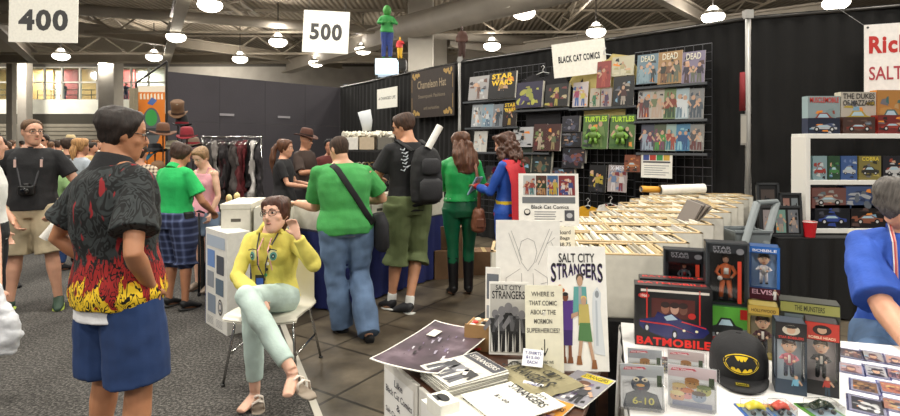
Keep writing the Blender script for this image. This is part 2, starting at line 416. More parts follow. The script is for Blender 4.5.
    def face(s, lips='b06e60', brow='4a382a', iris='2a211a'):
        k = s.hk*s.s; H = Matrix.Translation(s.H.translation*s.s) @ s.H.to_3x3().to_4x4()
        for e in (-1, 1):
            g = G(); g.ell((e*.031*k, .0775*k, .010*k), (.0125*k, .009*k, .0058*k), mat('d8d2c8', .25)); g.ell((e*.031*k, .0845*k, .010*k), (.0058*k, .0030*k, .0056*k), mat(iris, .15))
            o = g.obj('eye', s.o, smooth=True); o.matrix_local = H
            g = G(); g.loft([(e*.014*k, .090*k, .031*k), (e*.030*k, .089*k, .037*k), (e*.047*k, .078*k, .031*k)], [.0022*k, .0026*k, .0015*k], mat(brow, .9), side=(0, 0, 1), n=6)
            o = g.obj('eyebrow', s.o, smooth=True); o.matrix_local = H
        g = G(); g.loft([(-.023*k, .079*k, -.060*k), (-.008*k, .0945*k, -.058*k), (.008*k, .0945*k, -.058*k), (.023*k, .079*k, -.060*k)], [.002*k, .0055*k, .0055*k, .002*k], mat(lips, .5), side=(0, 0, 1), n=8)
        o = g.obj('lips', s.o, smooth=True); o.matrix_local = H
    def glasses(s, m=None, name='glasses', lens=None, big=1.0):
        m = m or mat('18140f', .3); k = s.hk*s.s; g = G()
        for e in (-1, 1):
            n = 16; pts = []
            for j in range(n+1):
                a = 2*math.pi*j/n; pts.append(V((e*.033+.0255*big*math.cos(a), .095-.010*abs(math.cos(a))*(1 if e*math.cos(a) > 0 else 0), .008+.018*big*math.sin(a)*(abs(math.sin(a))**-.25 if abs(math.sin(a)) > .01 else 1)))*k)
            g.loft(pts, [.0020*k]*(n+1), m, side=(0, 1, 0), n=6, cap=False)
            g.rod(V((e*.059, .086, .012))*k, V((e*.079, -.005, .008))*k, .0022*k, m, 6)
            if lens: g.add([p for p in pts[:-1]], [tuple(range(n))], lens)
        g.rod(V((-.009, .098, .012))*k, V((.009, .098, .012))*k, .0022*k, m, 6)
        o = g.obj(name, s.o, smooth=True); o.matrix_local = Matrix.Translation(s.H.translation*s.s) @ s.H.to_3x3().to_4x4(); return o
    def wpt(s, p): return Matrix.Translation(s.loc) @ Matrix.Rotation(s.rz, 4, 'Z') @ (V(p)*s.s)
# ---------------------------------------------------------------- materials of the place
def node_mat(name, build, rough=.7):
    m = bpy.data.materials.new(name); m.use_nodes = True; nt = m.node_tree; b = nt.nodes['Principled BSDF']; b.inputs['Roughness'].default_value = rough
    build(nt, nt.nodes, nt.links, b); return m
def N_(nt, t, **kw):
    x = nt.nodes.new(t)
    for a, v in kw.items():
        if a.startswith('_'): x.inputs[a[1:].replace('_', ' ')].default_value = v
        else: setattr(x, a, v)
    return x
def ramp(nt, fac, stops, interp='LINEAR'):
    r = nt.nodes.new('ShaderNodeValToRGB'); r.color_ramp.interpolation = interp; e = r.color_ramp.elements
    while len(e) < len(stops): e.new(.5)
    for x, (p, c) in zip(e, stops): x.position = p; x.color = lin(c)
    nt.links.new(fac, r.inputs[0]); return r
def carpet(nt, N, L, b):
    tc = N_(nt, 'ShaderNodeTexCoord'); a = N_(nt, 'ShaderNodeTexNoise', _Scale=55, _Detail=3, _Roughness=.8); L.new(tc.outputs['Object'], a.inputs[0])
    c = N_(nt, 'ShaderNodeTexNoise', _Scale=.8, _Detail=5); L.new(tc.outputs['Object'], c.inputs[0])
    r = ramp(nt, a.outputs[0], [(.40, '23211f'), (.5, '474441'), (.62, '77736e')]); q = ramp(nt, c.outputs[0], [(.3, 'c0c0c0'), (.7, 'ffffff')])
    mx = N_(nt, 'ShaderNodeMix', data_type='RGBA', blend_type='MULTIPLY'); mx.inputs[0].default_value = 1; L.new(r.outputs[0], mx.inputs[6]); L.new(q.outputs[0], mx.inputs[7]); L.new(mx.outputs[2], b.inputs['Base Color'])
    bp = N_(nt, 'ShaderNodeBump', _Strength=.6, _Distance=.01); L.new(a.outputs[0], bp.inputs['Height']); L.new(bp.outputs[0], b.inputs['Normal'])
def concrete(nt, N, L, b):
    tc = N_(nt, 'ShaderNodeTexCoord'); mp = N_(nt, 'ShaderNodeMapping'); mp.inputs['Rotation'].default_value = (0, 0, R(33)); L.new(tc.outputs['Object'], mp.inputs[0])
    a = N_(nt, 'ShaderNodeTexNoise', _Scale=2.2, _Detail=8, _Roughness=.65); L.new(tc.outputs['Object'], a.inputs[0])
    k = N_(nt, 'ShaderNodeTexBrick', _Scale=1.0, _Mortar_Size=.012); k.inputs['Brick Width'].default_value = .62; k.inputs['Row Height'].default_value = .62; k.offset = .0; L.new(mp.outputs[0], k.inputs['Vector'])
    k.inputs['Color1'].default_value = lin('ffffff'); k.inputs['Color2'].default_value = lin('e4e0da'); k.inputs['Mortar'].default_value = lin('8a857c')
    r = ramp(nt, a.outputs[0], [(.3, '3e372e'), (.55, '5e5547'), (.75, '7a7060')])
    mx = N_(nt, 'ShaderNodeMix', data_type='RGBA', blend_type='MULTIPLY'); mx.inputs[0].default_value = 1; L.new(r.outputs[0], mx.inputs[6]); L.new(k.outputs[0], mx.inputs[7]); L.new(mx.outputs[2], b.inputs['Base Color'])
CARPET = node_mat('carpet', carpet, .95); CONC = node_mat('concrete', concrete, .45)
def deck(nt, N, L, b):
    tc = N_(nt, 'ShaderNodeTexCoord'); w = N_(nt, 'ShaderNodeTexWave', _Scale=1.1, _Distortion=.0); L.new(tc.outputs['Object'], w.inputs[0])
    r = ramp(nt, w.outputs[0], [(.2, '8d8272'), (.6, 'a89c8a')]); L.new(r.outputs[0], b.inputs['Base Color'])
    bp = N_(nt, 'ShaderNodeBump', _Strength=.8, _Distance=.08); L.new(w.outputs[0], bp.inputs['Height']); L.new(bp.outputs[0], b.inputs['Normal'])
DECK = node_mat('deck', deck, .8)
STEEL = mat('9d9383', .6, 0, 'wall'); PAINT = mat('a39c92', .7, 0, 'wall')
BLKC = mat('0b0a0a', .95, 0, 'cloth'); NAVY = mat('16205a', .9, 0, 'cloth')
CHROME = mat('b8b8b8', .2, 1); DKMET = mat('3a3836', .4, .7)
CH = 8.6
# ---------------------------------------------------------------- the hall
strip = [ground(262, 272), ground(318, 416)]
a, b_ = strip; dxy = (b_-a); A0 = a + dxy*8.5*-1; B0 = b_ + dxy*2.2
g = G(); g.box((0, 20, -.1), (90, 60, .2), CARPET); structure(g.obj('floor'))
g = G(); far = a - dxy*1.6
pl = [V((a.x, a.y, 0)), V((B0.x, B0.y, 0)), V((12, B0.y, 0)), V((12, 11.8, 0)), V((-2.6, 11.8, 0)), V((-3.0, 8.4, 0))]
g.prism([(p.x, p.y) for p in pl], .0, .004, CONC); structure(g.obj('floor_bare_concrete'))
g = G(); d = dxy.normalized(); n_ = V((-d.y, d.x, 0))*.022; q0 = a; q1 = B0
g.prism([tuple((p+o).xy) for p, o in ((q0, n_), (q1, n_), (q1, -n_), (q0, -n_))], .004, .012, mat('b9b4a8', .5)); structure(g.obj('trim_1'))
g = G(); g.box((0, 20, CH+.1), (90, 60, .2), DECK); structure(g.obj('ceiling'))
for i, (x, nm) in enumerate(((-44, 'wall_left'), (44, 'wall_right'))):
    g = G(); g.box((x, 20, CH/2), (.3, 60, CH), PAINT); structure(g.obj(nm))
# back wall at y = 47 with the concourse windows
BY = 47.0
def bz(py): return EYE-(py-HY)/F*BY
def bx(px): return (px-CX)/F*BY
g = G(); zt, zb = bz(67), bz(100)
wins = [(-60, 17), (27, 98), (114, 166)]
edges = [-400]+[e for w in wins for e in w]+[1100]
for k in range(0, len(edges), 2): g.box(((bx(edges[k])+bx(edges[k+1]))/2, BY, (zt+zb)/2), (bx(edges[k+1])-bx(edges[k]), .5, zt-zb), PAINT)
g.box((0, BY, (CH+zt)/2), (90, .5, CH-zt), mat('4a453e', .8, 0, 'wall')); g.box((0, BY, (zb+bz(114))/2), (90, .5, zb-bz(114)), mat('e4e3d6', .7, 0, 'wall'))
g.box((0, BY, (bz(114)+bz(124))/2), (90, .4, bz(114)-bz(124)), mat('3c382f', .8)); g.box((0, BY, bz(124)/2), (90, .5, bz(124)), mat('8f887a', .7, 0, 'wall'))
for k in range(9): g.box((0, BY-.27, .3+k*.36), (88, .05, .05), mat('7c7568', .7))
structure(g.obj('wall_back'))
# concourse beyond the glass
conc = G(); red = mat('8f4440', .7, 0, 'wall'); ora = mat('cfa970', .7, 0, 'wall'); wh = mat('dcd8c8', .7)
conc.box((-28, BY+5, 3), (44, .3, 12), mat('e6e2d4', .7)); 
for x0, x1, m in ((-60, 12, ora), (24, 44, red), (44, 82, ora), (82, 104, red)): conc.box((bx(x0)/2+bx(x1)/2, BY+4.6, (zt+zb)/2+.3), ((bx(x1)-bx(x0))*1.08, .2, zt-zb+1.5), m)
conc.box((-28, BY+2.5, zb-.15), (44, 5, .2), mat('8a8377', .7)); conc.box((-28, BY+2.5, zt+.6), (44, 5, .2), wh)
structure(conc.obj('wall_concourse'))
for k, (x0, x1) in enumerate(wins):
    g = G(); W0, W1 = bx(x0), bx(x1); fr = mat('b9b6ac', .5)
    nn = max(2, round((x1-x0)/18))
    for j in range(nn+1): g.box((W0+(W1-W0)*j/nn, BY, (zt+zb)/2), (.12, .2, zt-zb), fr)
    for z in (zb, zt, (zt+zb)/2+.1): g.box(((W0+W1)/2, BY, z), (W1-W0, .2, .12), fr)
    w = structure(g.obj('window_%d' % (k+1)))
    g = G(); g.box(((W0+W1)/2, BY+.05, (zt+zb)/2), (W1-W0, .02, zt-zb), mat('e8f0f0', .1, 0, 'glass')); g.obj('pane', w)
    g = G()
    for z in (zb+.55, zb+1.0): g.rod((W0, BY+1.2, z), (W1, BY+1.2, z), .04, mat('6b6862', .4, .5))
    for j in range(int((W1-W0)/1.2)+1): g.rod((W0+j*1.2, BY+1.2, zb-.1), (W0+j*1.2, BY+1.2, zb+1.0), .035, mat('6b6862', .4, .5))
    g.obj('balcony_rail', w)
# columns
def column(px0, px1, Y, m=PAINT, cap=True):
    x0, x1 = (px0-CX)/F*Y, (px1-CX)/F*Y; w = x1-x0; g = G(); g.box(((x0+x1)/2, Y+w/2, CH/2), (w, w, CH), m)
    if cap: g.box(((x0+x1)/2, Y+w/2, CH-.9), (w*1.35, w*1.35, 1.8*.4), m)
    return structure(g.obj('column', bevel=.03))
column(17, 26, 44, cap=False); column(6, 12, 41, cap=False); column(98, 114, 42, cap=False)
CREAM = mat('c9c3b8', .75, 0, 'wall')
column(408, 433, 24, CREAM, cap=False); column(434, 447, 33, CREAM, cap=False)
# ceiling beams, girders, trusses and ducts
bi = [1]
def beam(p, q, w=.5, h=.7, m=STEEL, kind='beam'):
    bi[0] += 1; g = G(); p, q = V(p), V(q); d = (q-p); L_ = d.length; yaw = math.atan2(d.y, d.x); pit = -math.atan2(d.z, V((d.x, d.y)).length)
    M3 = (Matrix.Rotation(yaw, 3, 'Z') @ Matrix.Rotation(pit, 3, 'Y')); c = (p+q)/2
    if kind == 'beam':
        g.box(c + V((0, 0, h/2-.04)), (L_, w, .08), m, M3); g.box(c - V((0, 0, h/2-.04)), (L_, w, .08), m, M3); g.box(c, (L_, .06, h-.16), m, M3)
    elif kind == 'duct': g.loft([p, q], [w/2, w/2], m, n=18)
    else:
        g.box(c + V((0, 0, h/2)), (L_, .12, .12), m, M3); g.box(c - V((0, 0, h/2)), (L_, .12, .12), m, M3); n = int(L_/1.6)
        for k in range(n):
            u = p + d*(k/n); v = p + d*((k+1)/n); s_ = 1 if k % 2 else -1
            g.rod(u + V((0, 0, s_*h/2)), v - V((0, 0, s_*h/2)), .05, m, 6)
    return structure(g.obj('trim_%d' % bi[0], smooth=(kind == 'duct')))
Z1 = CH-.9
beam((-43, 36.5, Z1-.2), (43, 36.5, Z1-.2), .3, .7, STEEL)
for y in (14.5, 21, 27.5, 34): beam((-43, y, Z1+.2), (43, y, Z1+.2), .12, 1.1, STEEL, 'truss')
for x in (-34, -26, -18, -10, -2, 6, 14, 22): beam((x, 8, Z1+.45), (x, 40, Z1+.45), .1, .6, STEEL, 'truss')
LST = mat('a69e92', .6, 0, 'wall')
beam((-19, 36, Z1-.5), (-7.6, 16, Z1-.5), .45, .75, LST)
beam((-11.2, 37, Z1-.7), (2.4, 19.5, Z1-.7), .7, .95, LST)
beam((-2.2, 24.6, Z1-.8), (9, 12.5, Z1-.8), 1.1, 1.1, LST, 'duct')
beam((-3.5, 37, Z1-.6), (16, 22, Z1-.6), .5, .8, LST)
beam((-18.0, 20, Z1-.4), (-27.0, 35, Z1-.4), .45, .75, LST)
beam((0, 30, Z1-.3), (26, 46, Z1-.3), .5, .8, LST)
beam((2, 14, Z1-.3), (20, 34, Z1-.3), .35, .6, LST)
beam((-30, 14, Z1-.2), (-8, 40, Z1-.2), .35, .6, STEEL)
beam((-28, 20, Z1-.1), (10, 33, Z1-.1), .5, .5, LST, 'duct')
# high-bay lamps
LZ = 6.65
fix = [(210, 5), (176, 37), (61, 56), (154, 57), (240, 59), (278, 42), (316, 63), (363, 50), (524, 13), (596, 32), (492, 46), (713, 17), (836, 3)]
where = ['above the hats, near the big diagonal girder', 'above the orange banner booth', 'hanging just under the 400 sign', 'just above the orange banner pole',
 'over the middle of the dark grey booth wall', 'beside the 500 sign over the grey wall', 'low under the 500 sign edge', 'beside the green hooded statue', 'nearest the camera over the sloping duct by the comic booth', 'above the comic shop sign', 'small and far behind the sloping duct', 'over the plain black curtain near the white pole', 'at the top above the red-lettered banner']
LM = mat('fff6e2', .5, 0, 'emit', 'lamp_glow', e=26)
proto = None
for k, (px, py) in enumerate(fix):
    Y = (LZ-EYE)*F/(HY-py); x = (px-CX)/F*Y
    if proto is None:
        t = thing('ceiling_light', '', 'light', group='round high-bay lamps under the hall ceiling')
        g = G(); g.loft([(0, 0, .03), (0, 0, .2), (0, 0, .42)], [.42, .36, .12], mat('8c8880', .4, .5), n=20, cap=True); g.rod((0, 0, .4), (0, 0, CH-LZ+.0), .025, DKMET); hs = g.obj('housing', t, smooth=False)
        g = G(); g.ell((0, 0, .0), (.43, .43, .25), LM, n=20, k=10); gl = g.obj('bulb', t, smooth=True); proto = (t, hs, gl)
    else:
        t0 = proto[0]; t = t0.copy(); COL.objects.link(t)
        for ch in proto[1:]: c = ch.copy(); COL.objects.link(c); c.parent = t
    t.location = (x, Y, LZ); t['label'] = 'glowing round ceiling lamp ' + where[k]
def area(x, y, e, size=1.2, z=7.8, col=(1, .95, .85)):
    l = bpy.data.lights.new('lamp_or_fill', 'AREA'); l.shape = 'DISK'; l.size = size; l.energy = e; l.color = col
    o = bpy.data.objects.new('lamp_or_fill', l); COL.objects.link(o); o.location = (x, y, z); return o
for y in (-7, -1, 5, 11, 17):
    for x in (-12, -4.5, 3, 10.5): area(x + (.8 if y == 5 else 0), y, 900)
for px, py in fix:
    Y = (LZ-EYE)*F/(HY-py); area((px-CX)/F*Y, Y, 1100, .7, LZ-.28)
def up(x, y, e, z=LZ+.55):
    l = bpy.data.lights.new('ceiling_fill', 'POINT'); l.shadow_soft_size = .35; l.energy = e; l.color = (1, .93, .84); o = bpy.data.objects.new('ceiling_fill', l); COL.objects.link(o); o.location = (x, y, z)
for px, py in fix: Y = (LZ-EYE)*F/(HY-py); up((px-CX)/F*Y, Y, 420)  # extra upward spill above each lamp, added to lift the dark ceiling
for x, y in ((-14, 9), (-3, 12), (8, 9), (18, 18), (-30, 16)): up(x, y, 330)  # more ceiling fill, added where no fixture hangs
for x in (-41, -34, -27, -20): o = area(x, 42.0, 1300, 1, 8.2); o.rotation_euler = (R(42), 0, 0)  # added wash tilted at the back wall to brighten it, no lamps here
for x in (-38, -30, -22): area(x, BY+2.6, 6000, 2.5, zt+.4, (1, .97, .9))
wd = bpy.data.worlds.new('w'); SC.world = wd; wd.use_nodes = True; wd.node_tree.nodes['Background'].inputs[0].default_value = (.75, .8, 1, 1); wd.node_tree.nodes['Background'].inputs[1].default_value = .25

# ---------------------------------------------------------------- drape and walls of the booths
class Line:
    def __init__(s, p, q):
        s.p = V((p[0], p[1])); d = V((q[0], q[1]))-s.p; s.L = d.length; s.d = d/s.L; s.n = V((s.d.y, -s.d.x)); s.rz = math.atan2(s.d.y, s.d.x)
        if s.n.y > 0: s.n = -s.n
    def hit(s, px, off=0):      # distance along the line under a column of the picture
        r = (px-CX)/F; P = s.p + s.n*off; return (r*P.y-P.x)/(s.d.x-r*s.d.y)
    def pt(s, t, z=0, off=0): q = s.p + s.d*t + s.n*off; return V((q.x, q.y, z))
    def zz(s, t, py, off=0): return EYE-(py-HY)/F*s.pt(t, 0, off).y
LG = Line((-5.7, 10.9), (-2.85, 14.0)); LM_ = Line((-2.85, 14.0), (.18, 9.76)); LR = Line((.18, 9.76), (3.52, 6.38)); LE = Line((3.52, 6.38), (6.6, 5.0))
def drape(line, t0, t1, h, z0, label, m, amp=.014, wl=.19, off=0):
    g = G(); n = int((t1-t0)/.025); vs = []; fs = []; zs = [z0, z0+.4*(h-z0), h-.12, h-.05, h]
    for i in range(n+1):
        t = t0+(t1-t0)*i/n
        for k, z in enumerate(zs):
            a = amp*(1 if k < 2 else .7 if k < 3 else .35); ph = noise.noise(V((t*1.3, z*.15, line.L)))*5
            o = a*math.sin(2*math.pi*t/wl+ph) + .03*noise.noise(V((t*2.1, z*.4, 5)))
            for sg in (0, 1): vs.append(line.pt(t, z, off+o-sg*.006))
    w = len(zs)*2
    for i in range(n):
        for k in range(len(zs)-1):
            for sg in (0, 1):
                b = i*w+k*2+sg; fs.append((b, b+w, b+w+2, b+2))
    g.add(vs, fs, m)
    o = g.obj('drape', smooth=True); tag(o, label, 'curtain', 'black pipe-and-drape curtains')
    g = G(); g.rod(line.pt(t0, h-.03, off), line.pt(t1, h-.03, off), .022, DKMET); g.obj('crossbar', o, smooth=True)
    return o
HZ = 3.12
drape(LM_, .04, LM_.L-.035, HZ, 0, 'long black curtain behind the steampunk booth, between the grey wall and white pole', BLKC)
drape(LR, .035, LR.L-.035, HZ, 0, 'black curtain behind the wire grid of comics', BLKC)
drape(LE, .035, LE.L, HZ, 0, 'black curtain behind the white model-car shelf', BLKC)
def pole(line, t, label, m=mat('9c9a96', .45, .2), h=HZ+.06, r=.035):
    g = G(); p = line.pt(t, 0); g.rod((p.x, p.y, 0.02), (p.x, p.y, h), r, m, 14); o = g.obj('upright_pole', smooth=True); tag(o, label, 'pole', 'white drape uprights')
    g = G(); g.box((p.x, p.y, .012), (.26, .26, .02), m); g.obj('base_plate', o)
    g = G(); g.box((p.x, p.y, h-.04), (.09, .09, .10), m); g.obj('bracket', o)
pole(LR, 0, 'white upright pole at the corner beside the brown booth banner'); pole(LE, 0, 'pale upright pole between the comic booth and the model-car booth', r=.03)
pole(LG, LG.L+.17, 'thin grey pole where the grey wall meets the black curtain', mat('8f8f96', .4, .3), r=.022)
# dark grey hard wall: panels
GW = mat('3c393e', .9, 0, 'wall')
pw = LG.L/4
for k in range(4):
    g = G(); 
    for z0, z1 in ((0.02, 1.05), (1.053, 2.08), (2.083, 3.08)):
        c = LG.pt(pw*(k+.5), (z0+z1)/2); g.box(c, (pw-.005, .05, z1-z0), GW, Matrix.Rotation(LG.rz, 3, 'Z'))
    c = LG.pt(LG.hit((0, 227, 284, 0)[k], .03), 2.26, .03)
    if k in (1, 2): g.box(c, (.32, .012, .05), mat('8b888c', .5), Matrix.Rotation(LG.rz, 3, 'Z'))
    tag(g.obj('partition_panel'), ['dark grey wall panel at the banner end of the booth wall', 'dark grey wall panel behind the clothes rack end', 'dark grey wall panel above the hanging costumes', 'dark grey wall panel beside the black curtain'][k], 'partition', 'dark grey booth wall panels')

# ---------------------------------------------------------------- hanging signs
def hang_sign(px0, py0, px1, py1, Y, lines, label, rz=0, name='hanging_sign', top=None, m=None, tm=None, rows=None, roll=0, cat='sign', group=None):
    w = (px1-px0)/F*Y; h = (py1-py0)/F*Y; c = at((px0+px1)/2, (py0+py1)/2, Y)
    g = G(); g.box((0, 0, 0), (w, .012, h), m or mat('f2efe4', .5, 0, 'card')); P = FRONT(-.0075)
    for s_, u, v, tw, th in lines: g.text(s_, tw*w, th*h, P @ Matrix.Translation((u*w, v*h, 0)), tm or mat('3b3a3a', .6))
    o = g.obj(name); put(o, c, rz, 0, roll); tag(o, label, cat, group)
    if top:
        g = G()
        for u in (-.4, .4): g.rod((u*w, 0, h/2-.002), (u*w, 0, top-c.z), .004, mat('555555', .5), 5)
        g.obj('wire', o)
    return o
hang_sign(9, -4, 78, 42.5, 9.5, [('*400', 0, -.02, .72, .46)], 'large white hanging aisle sign reading 400', 0, top=CH, roll=R(1), group=None)
hang_sign(303, 11, 349, 53, 14, [('*500', 0, .0, .70, .40)], 'white hanging aisle sign reading 500', 0, top=CH, roll=R(3))
def flame(nt, N, L, b):
    tc = N_(nt, 'ShaderNodeTexCoord'); sep = N_(nt, 'ShaderNodeSeparateXYZ'); L.new(tc.outputs['Object'], sep.inputs[0])
    def nz(sx, sz, det=3, dist=0):
        mp = N_(nt, 'ShaderNodeMapping'); mp.inputs['Scale'].default_value = (sx, sx, sz); L.new(tc.outputs['Object'], mp.inputs[0])
        a = N_(nt, 'ShaderNodeTexNoise', _Scale=1, _Detail=det, _Distortion=dist); L.new(mp.outputs[0], a.inputs[0]); return a.outputs[0]
    def ma(op, x, y):
        m = N_(nt, 'ShaderNodeMath', operation=op)
        for i, q in enumerate((x, y)):
            if isinstance(q, (int, float)): m.inputs[i].default_value = q
            else: L.new(q, m.inputs[i])
        return m.outputs[0]
    z = sep.outputs[2]
    h = ma('ADD', ma('SUBTRACT', z, .80), ma('MULTIPLY', ma('SUBTRACT', nz(19, 6, 2, 1.2), .5), .42))   # flame height field
    r = ramp(nt, h, [(0, '100d0e'), (.055, '14100e'), (.06, 'f0c92c'), (.15, 'e8b01f'), (.165, '9c1f1d'), (.29, '7c1a1c'), (.31, '000000')], 'CONSTANT')
    sw = nz(10, 8, 1, 2.0); r2 = ramp(nt, ma('FRACT', ma('MULTIPLY', sw, 5), 0), [(0, '0e0f10'), (.50, '0e0f10'), (.54, '343a3b'), (.9, '2b3031')])
    ol = ramp(nt, ma('FRACT', ma('MULTIPLY', nz(26, 9, 1, 1.5), 5), 0), [(0, '161012'), (.24, '161012'), (.27, 'ffffff')])
    ct = N_(nt, 'ShaderNodeMath', operation='LESS_THAN'); L.new(h, ct.inputs[0]); ct.inputs[1].default_value = .31
    m1 = N_(nt, 'ShaderNodeMix', data_type='RGBA', blend_type='MULTIPLY'); m1.inputs[0].default_value = 1; L.new(r.outputs[0], m1.inputs[6]); L.new(ol.outputs[0], m1.inputs[7])
    rb = ramp(nt, nz(11, 3.4, 2, .9), [(.60, '000000'), (.62, 'ffffff')]); m0 = N_(nt, 'ShaderNodeMix', data_type='RGBA'); L.new(rb.outputs[0], m0.inputs[0]); L.new(r2.outputs[0], m0.inputs[6]); m0.inputs[7].default_value = lin('8e1c22')
    m2 = N_(nt, 'ShaderNodeMix', data_type='RGBA'); L.new(ct.outputs[0], m2.inputs[0]); L.new(m0.outputs[2], m2.inputs[6]); L.new(m1.outputs[2], m2.inputs[7]); L.new(m2.outputs[2], b.inputs['Base Color'])
FLAME = node_mat('flame_print', flame, .85)
def plaid(c0, c1, c2, sc):
    def f(nt, N, L, b):
        tc = N_(nt, 'ShaderNodeTexCoord'); prev = None
        for ax in ('X', 'Z'):
            w = N_(nt, 'ShaderNodeTexWave', bands_direction=ax, _Scale=sc); L.new(tc.outputs['Object'], w.inputs[0]); r = ramp(nt, w.outputs[0], [(.0, c0), (.55, c0), (.6, c1), (.85, c1), (.92, c2)])
            if prev:
                m = N_(nt, 'ShaderNodeMix', data_type='RGBA'); m.inputs[0].default_value = .5; L.new(prev, m.inputs[6]); L.new(r.outputs[0], m.inputs[7]); prev = m.outputs[2]
            else: prev = r.outputs[0]
        L.new(prev, b.inputs['Base Color'])
    return f
PLAID = node_mat('plaid', plaid('1c2440', '343f63', '5c688c', 4.5), .9); PLAID2 = node_mat('plaid_shirt', plaid('c8b8a0', '6a4a40', '2a2a30', 8), .9)
DEN = mat('1f3763', .85, 0, 'denim'); DEN2 = mat('4a6486', .85, 0, 'denim'); DENL = mat('5d7494', .85, 0, 'denim'); MINT = mat('b9cdc6', .8, 0, 'cloth')
BLK = mat('17171a', .85, 0, 'cloth'); GRN = mat('2fa04e', .85, 0, 'cloth'); GRN2 = mat('1fae5a', .85, 0, 'cloth')

# 1 the man in the flame shirt
p = Person('man in black flame-print shirt and denim shorts with hands in pockets', 118, 2.5, 1.78, 30, skin='b57e5c', w=1.05, vox=.008, eyes=True,
    pose=dict(neck=(0, -.02, 1.49), head=(.0, .02, 1.625), hyaw=20, hpitch=12, elL=(-.33, -.10, 1.14), wrL=(-.20, .10, .93), elR=(.315, -.11, 1.13), wrR=(.20, .03, .95), hdR=V((-.10, .12, -.9)), hdL=V((.10, .12, -.9)), knL=(-.13, .02, .50), knR=(.13, .02, .5), anL=(-.15, -.02, .09), anR=(.15, -.02, .09)))
p.shirt(mat('e6e6e8', .85, 0, 'cloth'), hem=-.275, sleeve=0, ease=.044, name='undershirt', flare=.016, top=-.04, fold=.003)
p.shirt(FLAME, hem=-.165, sleeve=.72, ease=.048, flare=.020, arm_ease=.034, fold=.010, collar=False)
g = G(); nk = p.P['neck']; g.loft([nk+V((0, .0, -.045)), nk+V((0, .0, .02)), nk+V((0, .005, .04))], [.112, .080, .070], BLK, n=20); p.finish(g, 'collar', 0, vox=.008)
p.trousers(DEN, to=.93, ease=.028, flare=.032, name='shorts', fold=.009)
p.shoes(mat('d0d0d0', .6), mat('eeeeee', .6))
p.hair(mat('21150f', .6, 0, 'hair'), .018, zb=-.085, zf=.072, side=-.03, rough=.010); p.glasses()

# 2 man at left in black polo
SK = 'cc9a80'
p = Person('man in black polo and khaki shorts with glasses and a camera on a strap', 33, 5.3, 1.86, 158, skin=SK, w=1.08, arm=1.1, eyes=True,
    pose=dict(hyaw=-38, hpitch=4, hroll=0, elL=(-.34, -.02, 1.14), wrL=('w', 56, 211, 5.15), elR=(.34, -.05, 1.14), wrR=('w', 14, 222, 5.1), knL=(-.16, .06, .50), anL=(-.20, .02, .09), knR=(.12, .03, .5), anR=(.16, .05, .09),
    toeL=(-.24, .20, .015), toeR=(.20, .22, .015)))
p.shirt(BLK, hem=-.06, sleeve=.66, ease=.022, collar=True, belly=.02); p.trousers(mat('a99b80', .85, 0, 'cloth'), to=.97, ease=.030, flare=.03, name='shorts', fold=.01)
p.shoes(mat('2e4436', .7), mat('b9d24a', .6)); p.hair(mat('5a4028', .7, 0, 'hair'), .010, zb=-.06, zf=.078, side=.0); p.glasses()
g = G(); P = p.P; ck = P['neck']
for k in (-1, 1): g.loft([ck+V((k*.065, .02, .0)), ck+V((k*.10, .115, -.10)), ck+V((k*.05, .158, -.34))], [.011, .011, .007], mat('3a3a3e', .6), side=(0, 1, 0), n=6)
for k in (-1, 1): g.box(ck+V((k*.098, .138, -.14)), (.018, .008, .07), mat('c9a9a0', .6))
p.s and [g.v.__setitem__(i, v*p.s) for i, v in enumerate(g.v)]
st = g.obj('camera_strap'); 
t = thing('camera', 'black camera hanging on the chest of the man in black polo', 'camera', p.wpt(ck+V((0, .175, -.38))), p.rz); st.parent = t
st.matrix_parent_inverse = Matrix(); st.matrix_local = Matrix.Rotation(-p.rz, 4, 'Z') @ Matrix.Translation(p.loc - t.location) @ Matrix.Rotation(p.rz, 4, 'Z')
g = G(); g.box((0, 0, 0), (.13, .055, .085), mat('121212', .4)); g.box((0, 0, .05), (.05, .05, .03), mat('121212', .4)); g.obj('camera_body', t, bevel=.008)
g = G(); g.loft([(0, .02, -.003), (0, .07, -.003), (0, .085, -.003)], [.034, .034, .029], mat('1b1b1b', .25), n=18); g.ell((0, .083, -.003), (.026, .006, .026), mat('05060a', .05)); g.obj('lens', t, smooth=True)
def rolled(a, b, r, label, hole='3a3a3a'):
    g = G(); g.loft([a, b], [r, r], mat('ece9e2', .5, 0, 'card'), n=18, cap=False); g.loft([a, b], [r*.9, r*.9], mat('bdb9b0', .7), n=18, cap=False)
    d = (V(b)-V(a)); m = V(a)+d*.08; g.loft([m, m+d*.01], [r*.88, r*.88], mat(hole, .9), n=18)
    o = g.obj('rolled_poster', smooth=True); tag(o, label, 'poster')
rolled(at(43, 239, 4.82), at(70, 208, 4.95), .037, 'white rolled poster tube held in the hand of the man in black polo')

# 3 partly visible at the left frame edge
p = Person('person cut off by the picture edge in black trousers and white top', -14, 4.2, 1.72, 60, skin=SK, vox=.012, pose=dict(wrR=('w', -2, 290, 3.5), elR=(.30, .1, 1.05)))
p.shirt(mat('dcdcd8', .85, 0, 'cloth'), hem=-.15, sleeve=.5); p.trousers(BLK, ease=.03, flare=.02); p.shoes(BLK); p.hair(mat('2a1d15', .7, 0, 'hair'), .02)
g = G(); c = at(1, 325, 3.45); g.loft([c+V((-.03, 0, .26)), c+V((-.02, 0, .14)), c+V((0, 0, .05)), c+V((.01, 0, -.08)), c+V((0, 0, -.17)), c+V((0, 0, -.19))], [(.02, .02), (.06, .04), (.10, .06), (.125, .075), (.09, .06), (.03, .02)], mat('d9dbe0', .35, 0, 'cloth'), n=24)
o = robj('plastic_bag', remesh(g, .012, 1, .5, .016, 16)); tag(o, 'white plastic carrier bag hanging low at the picture edge', 'bag')

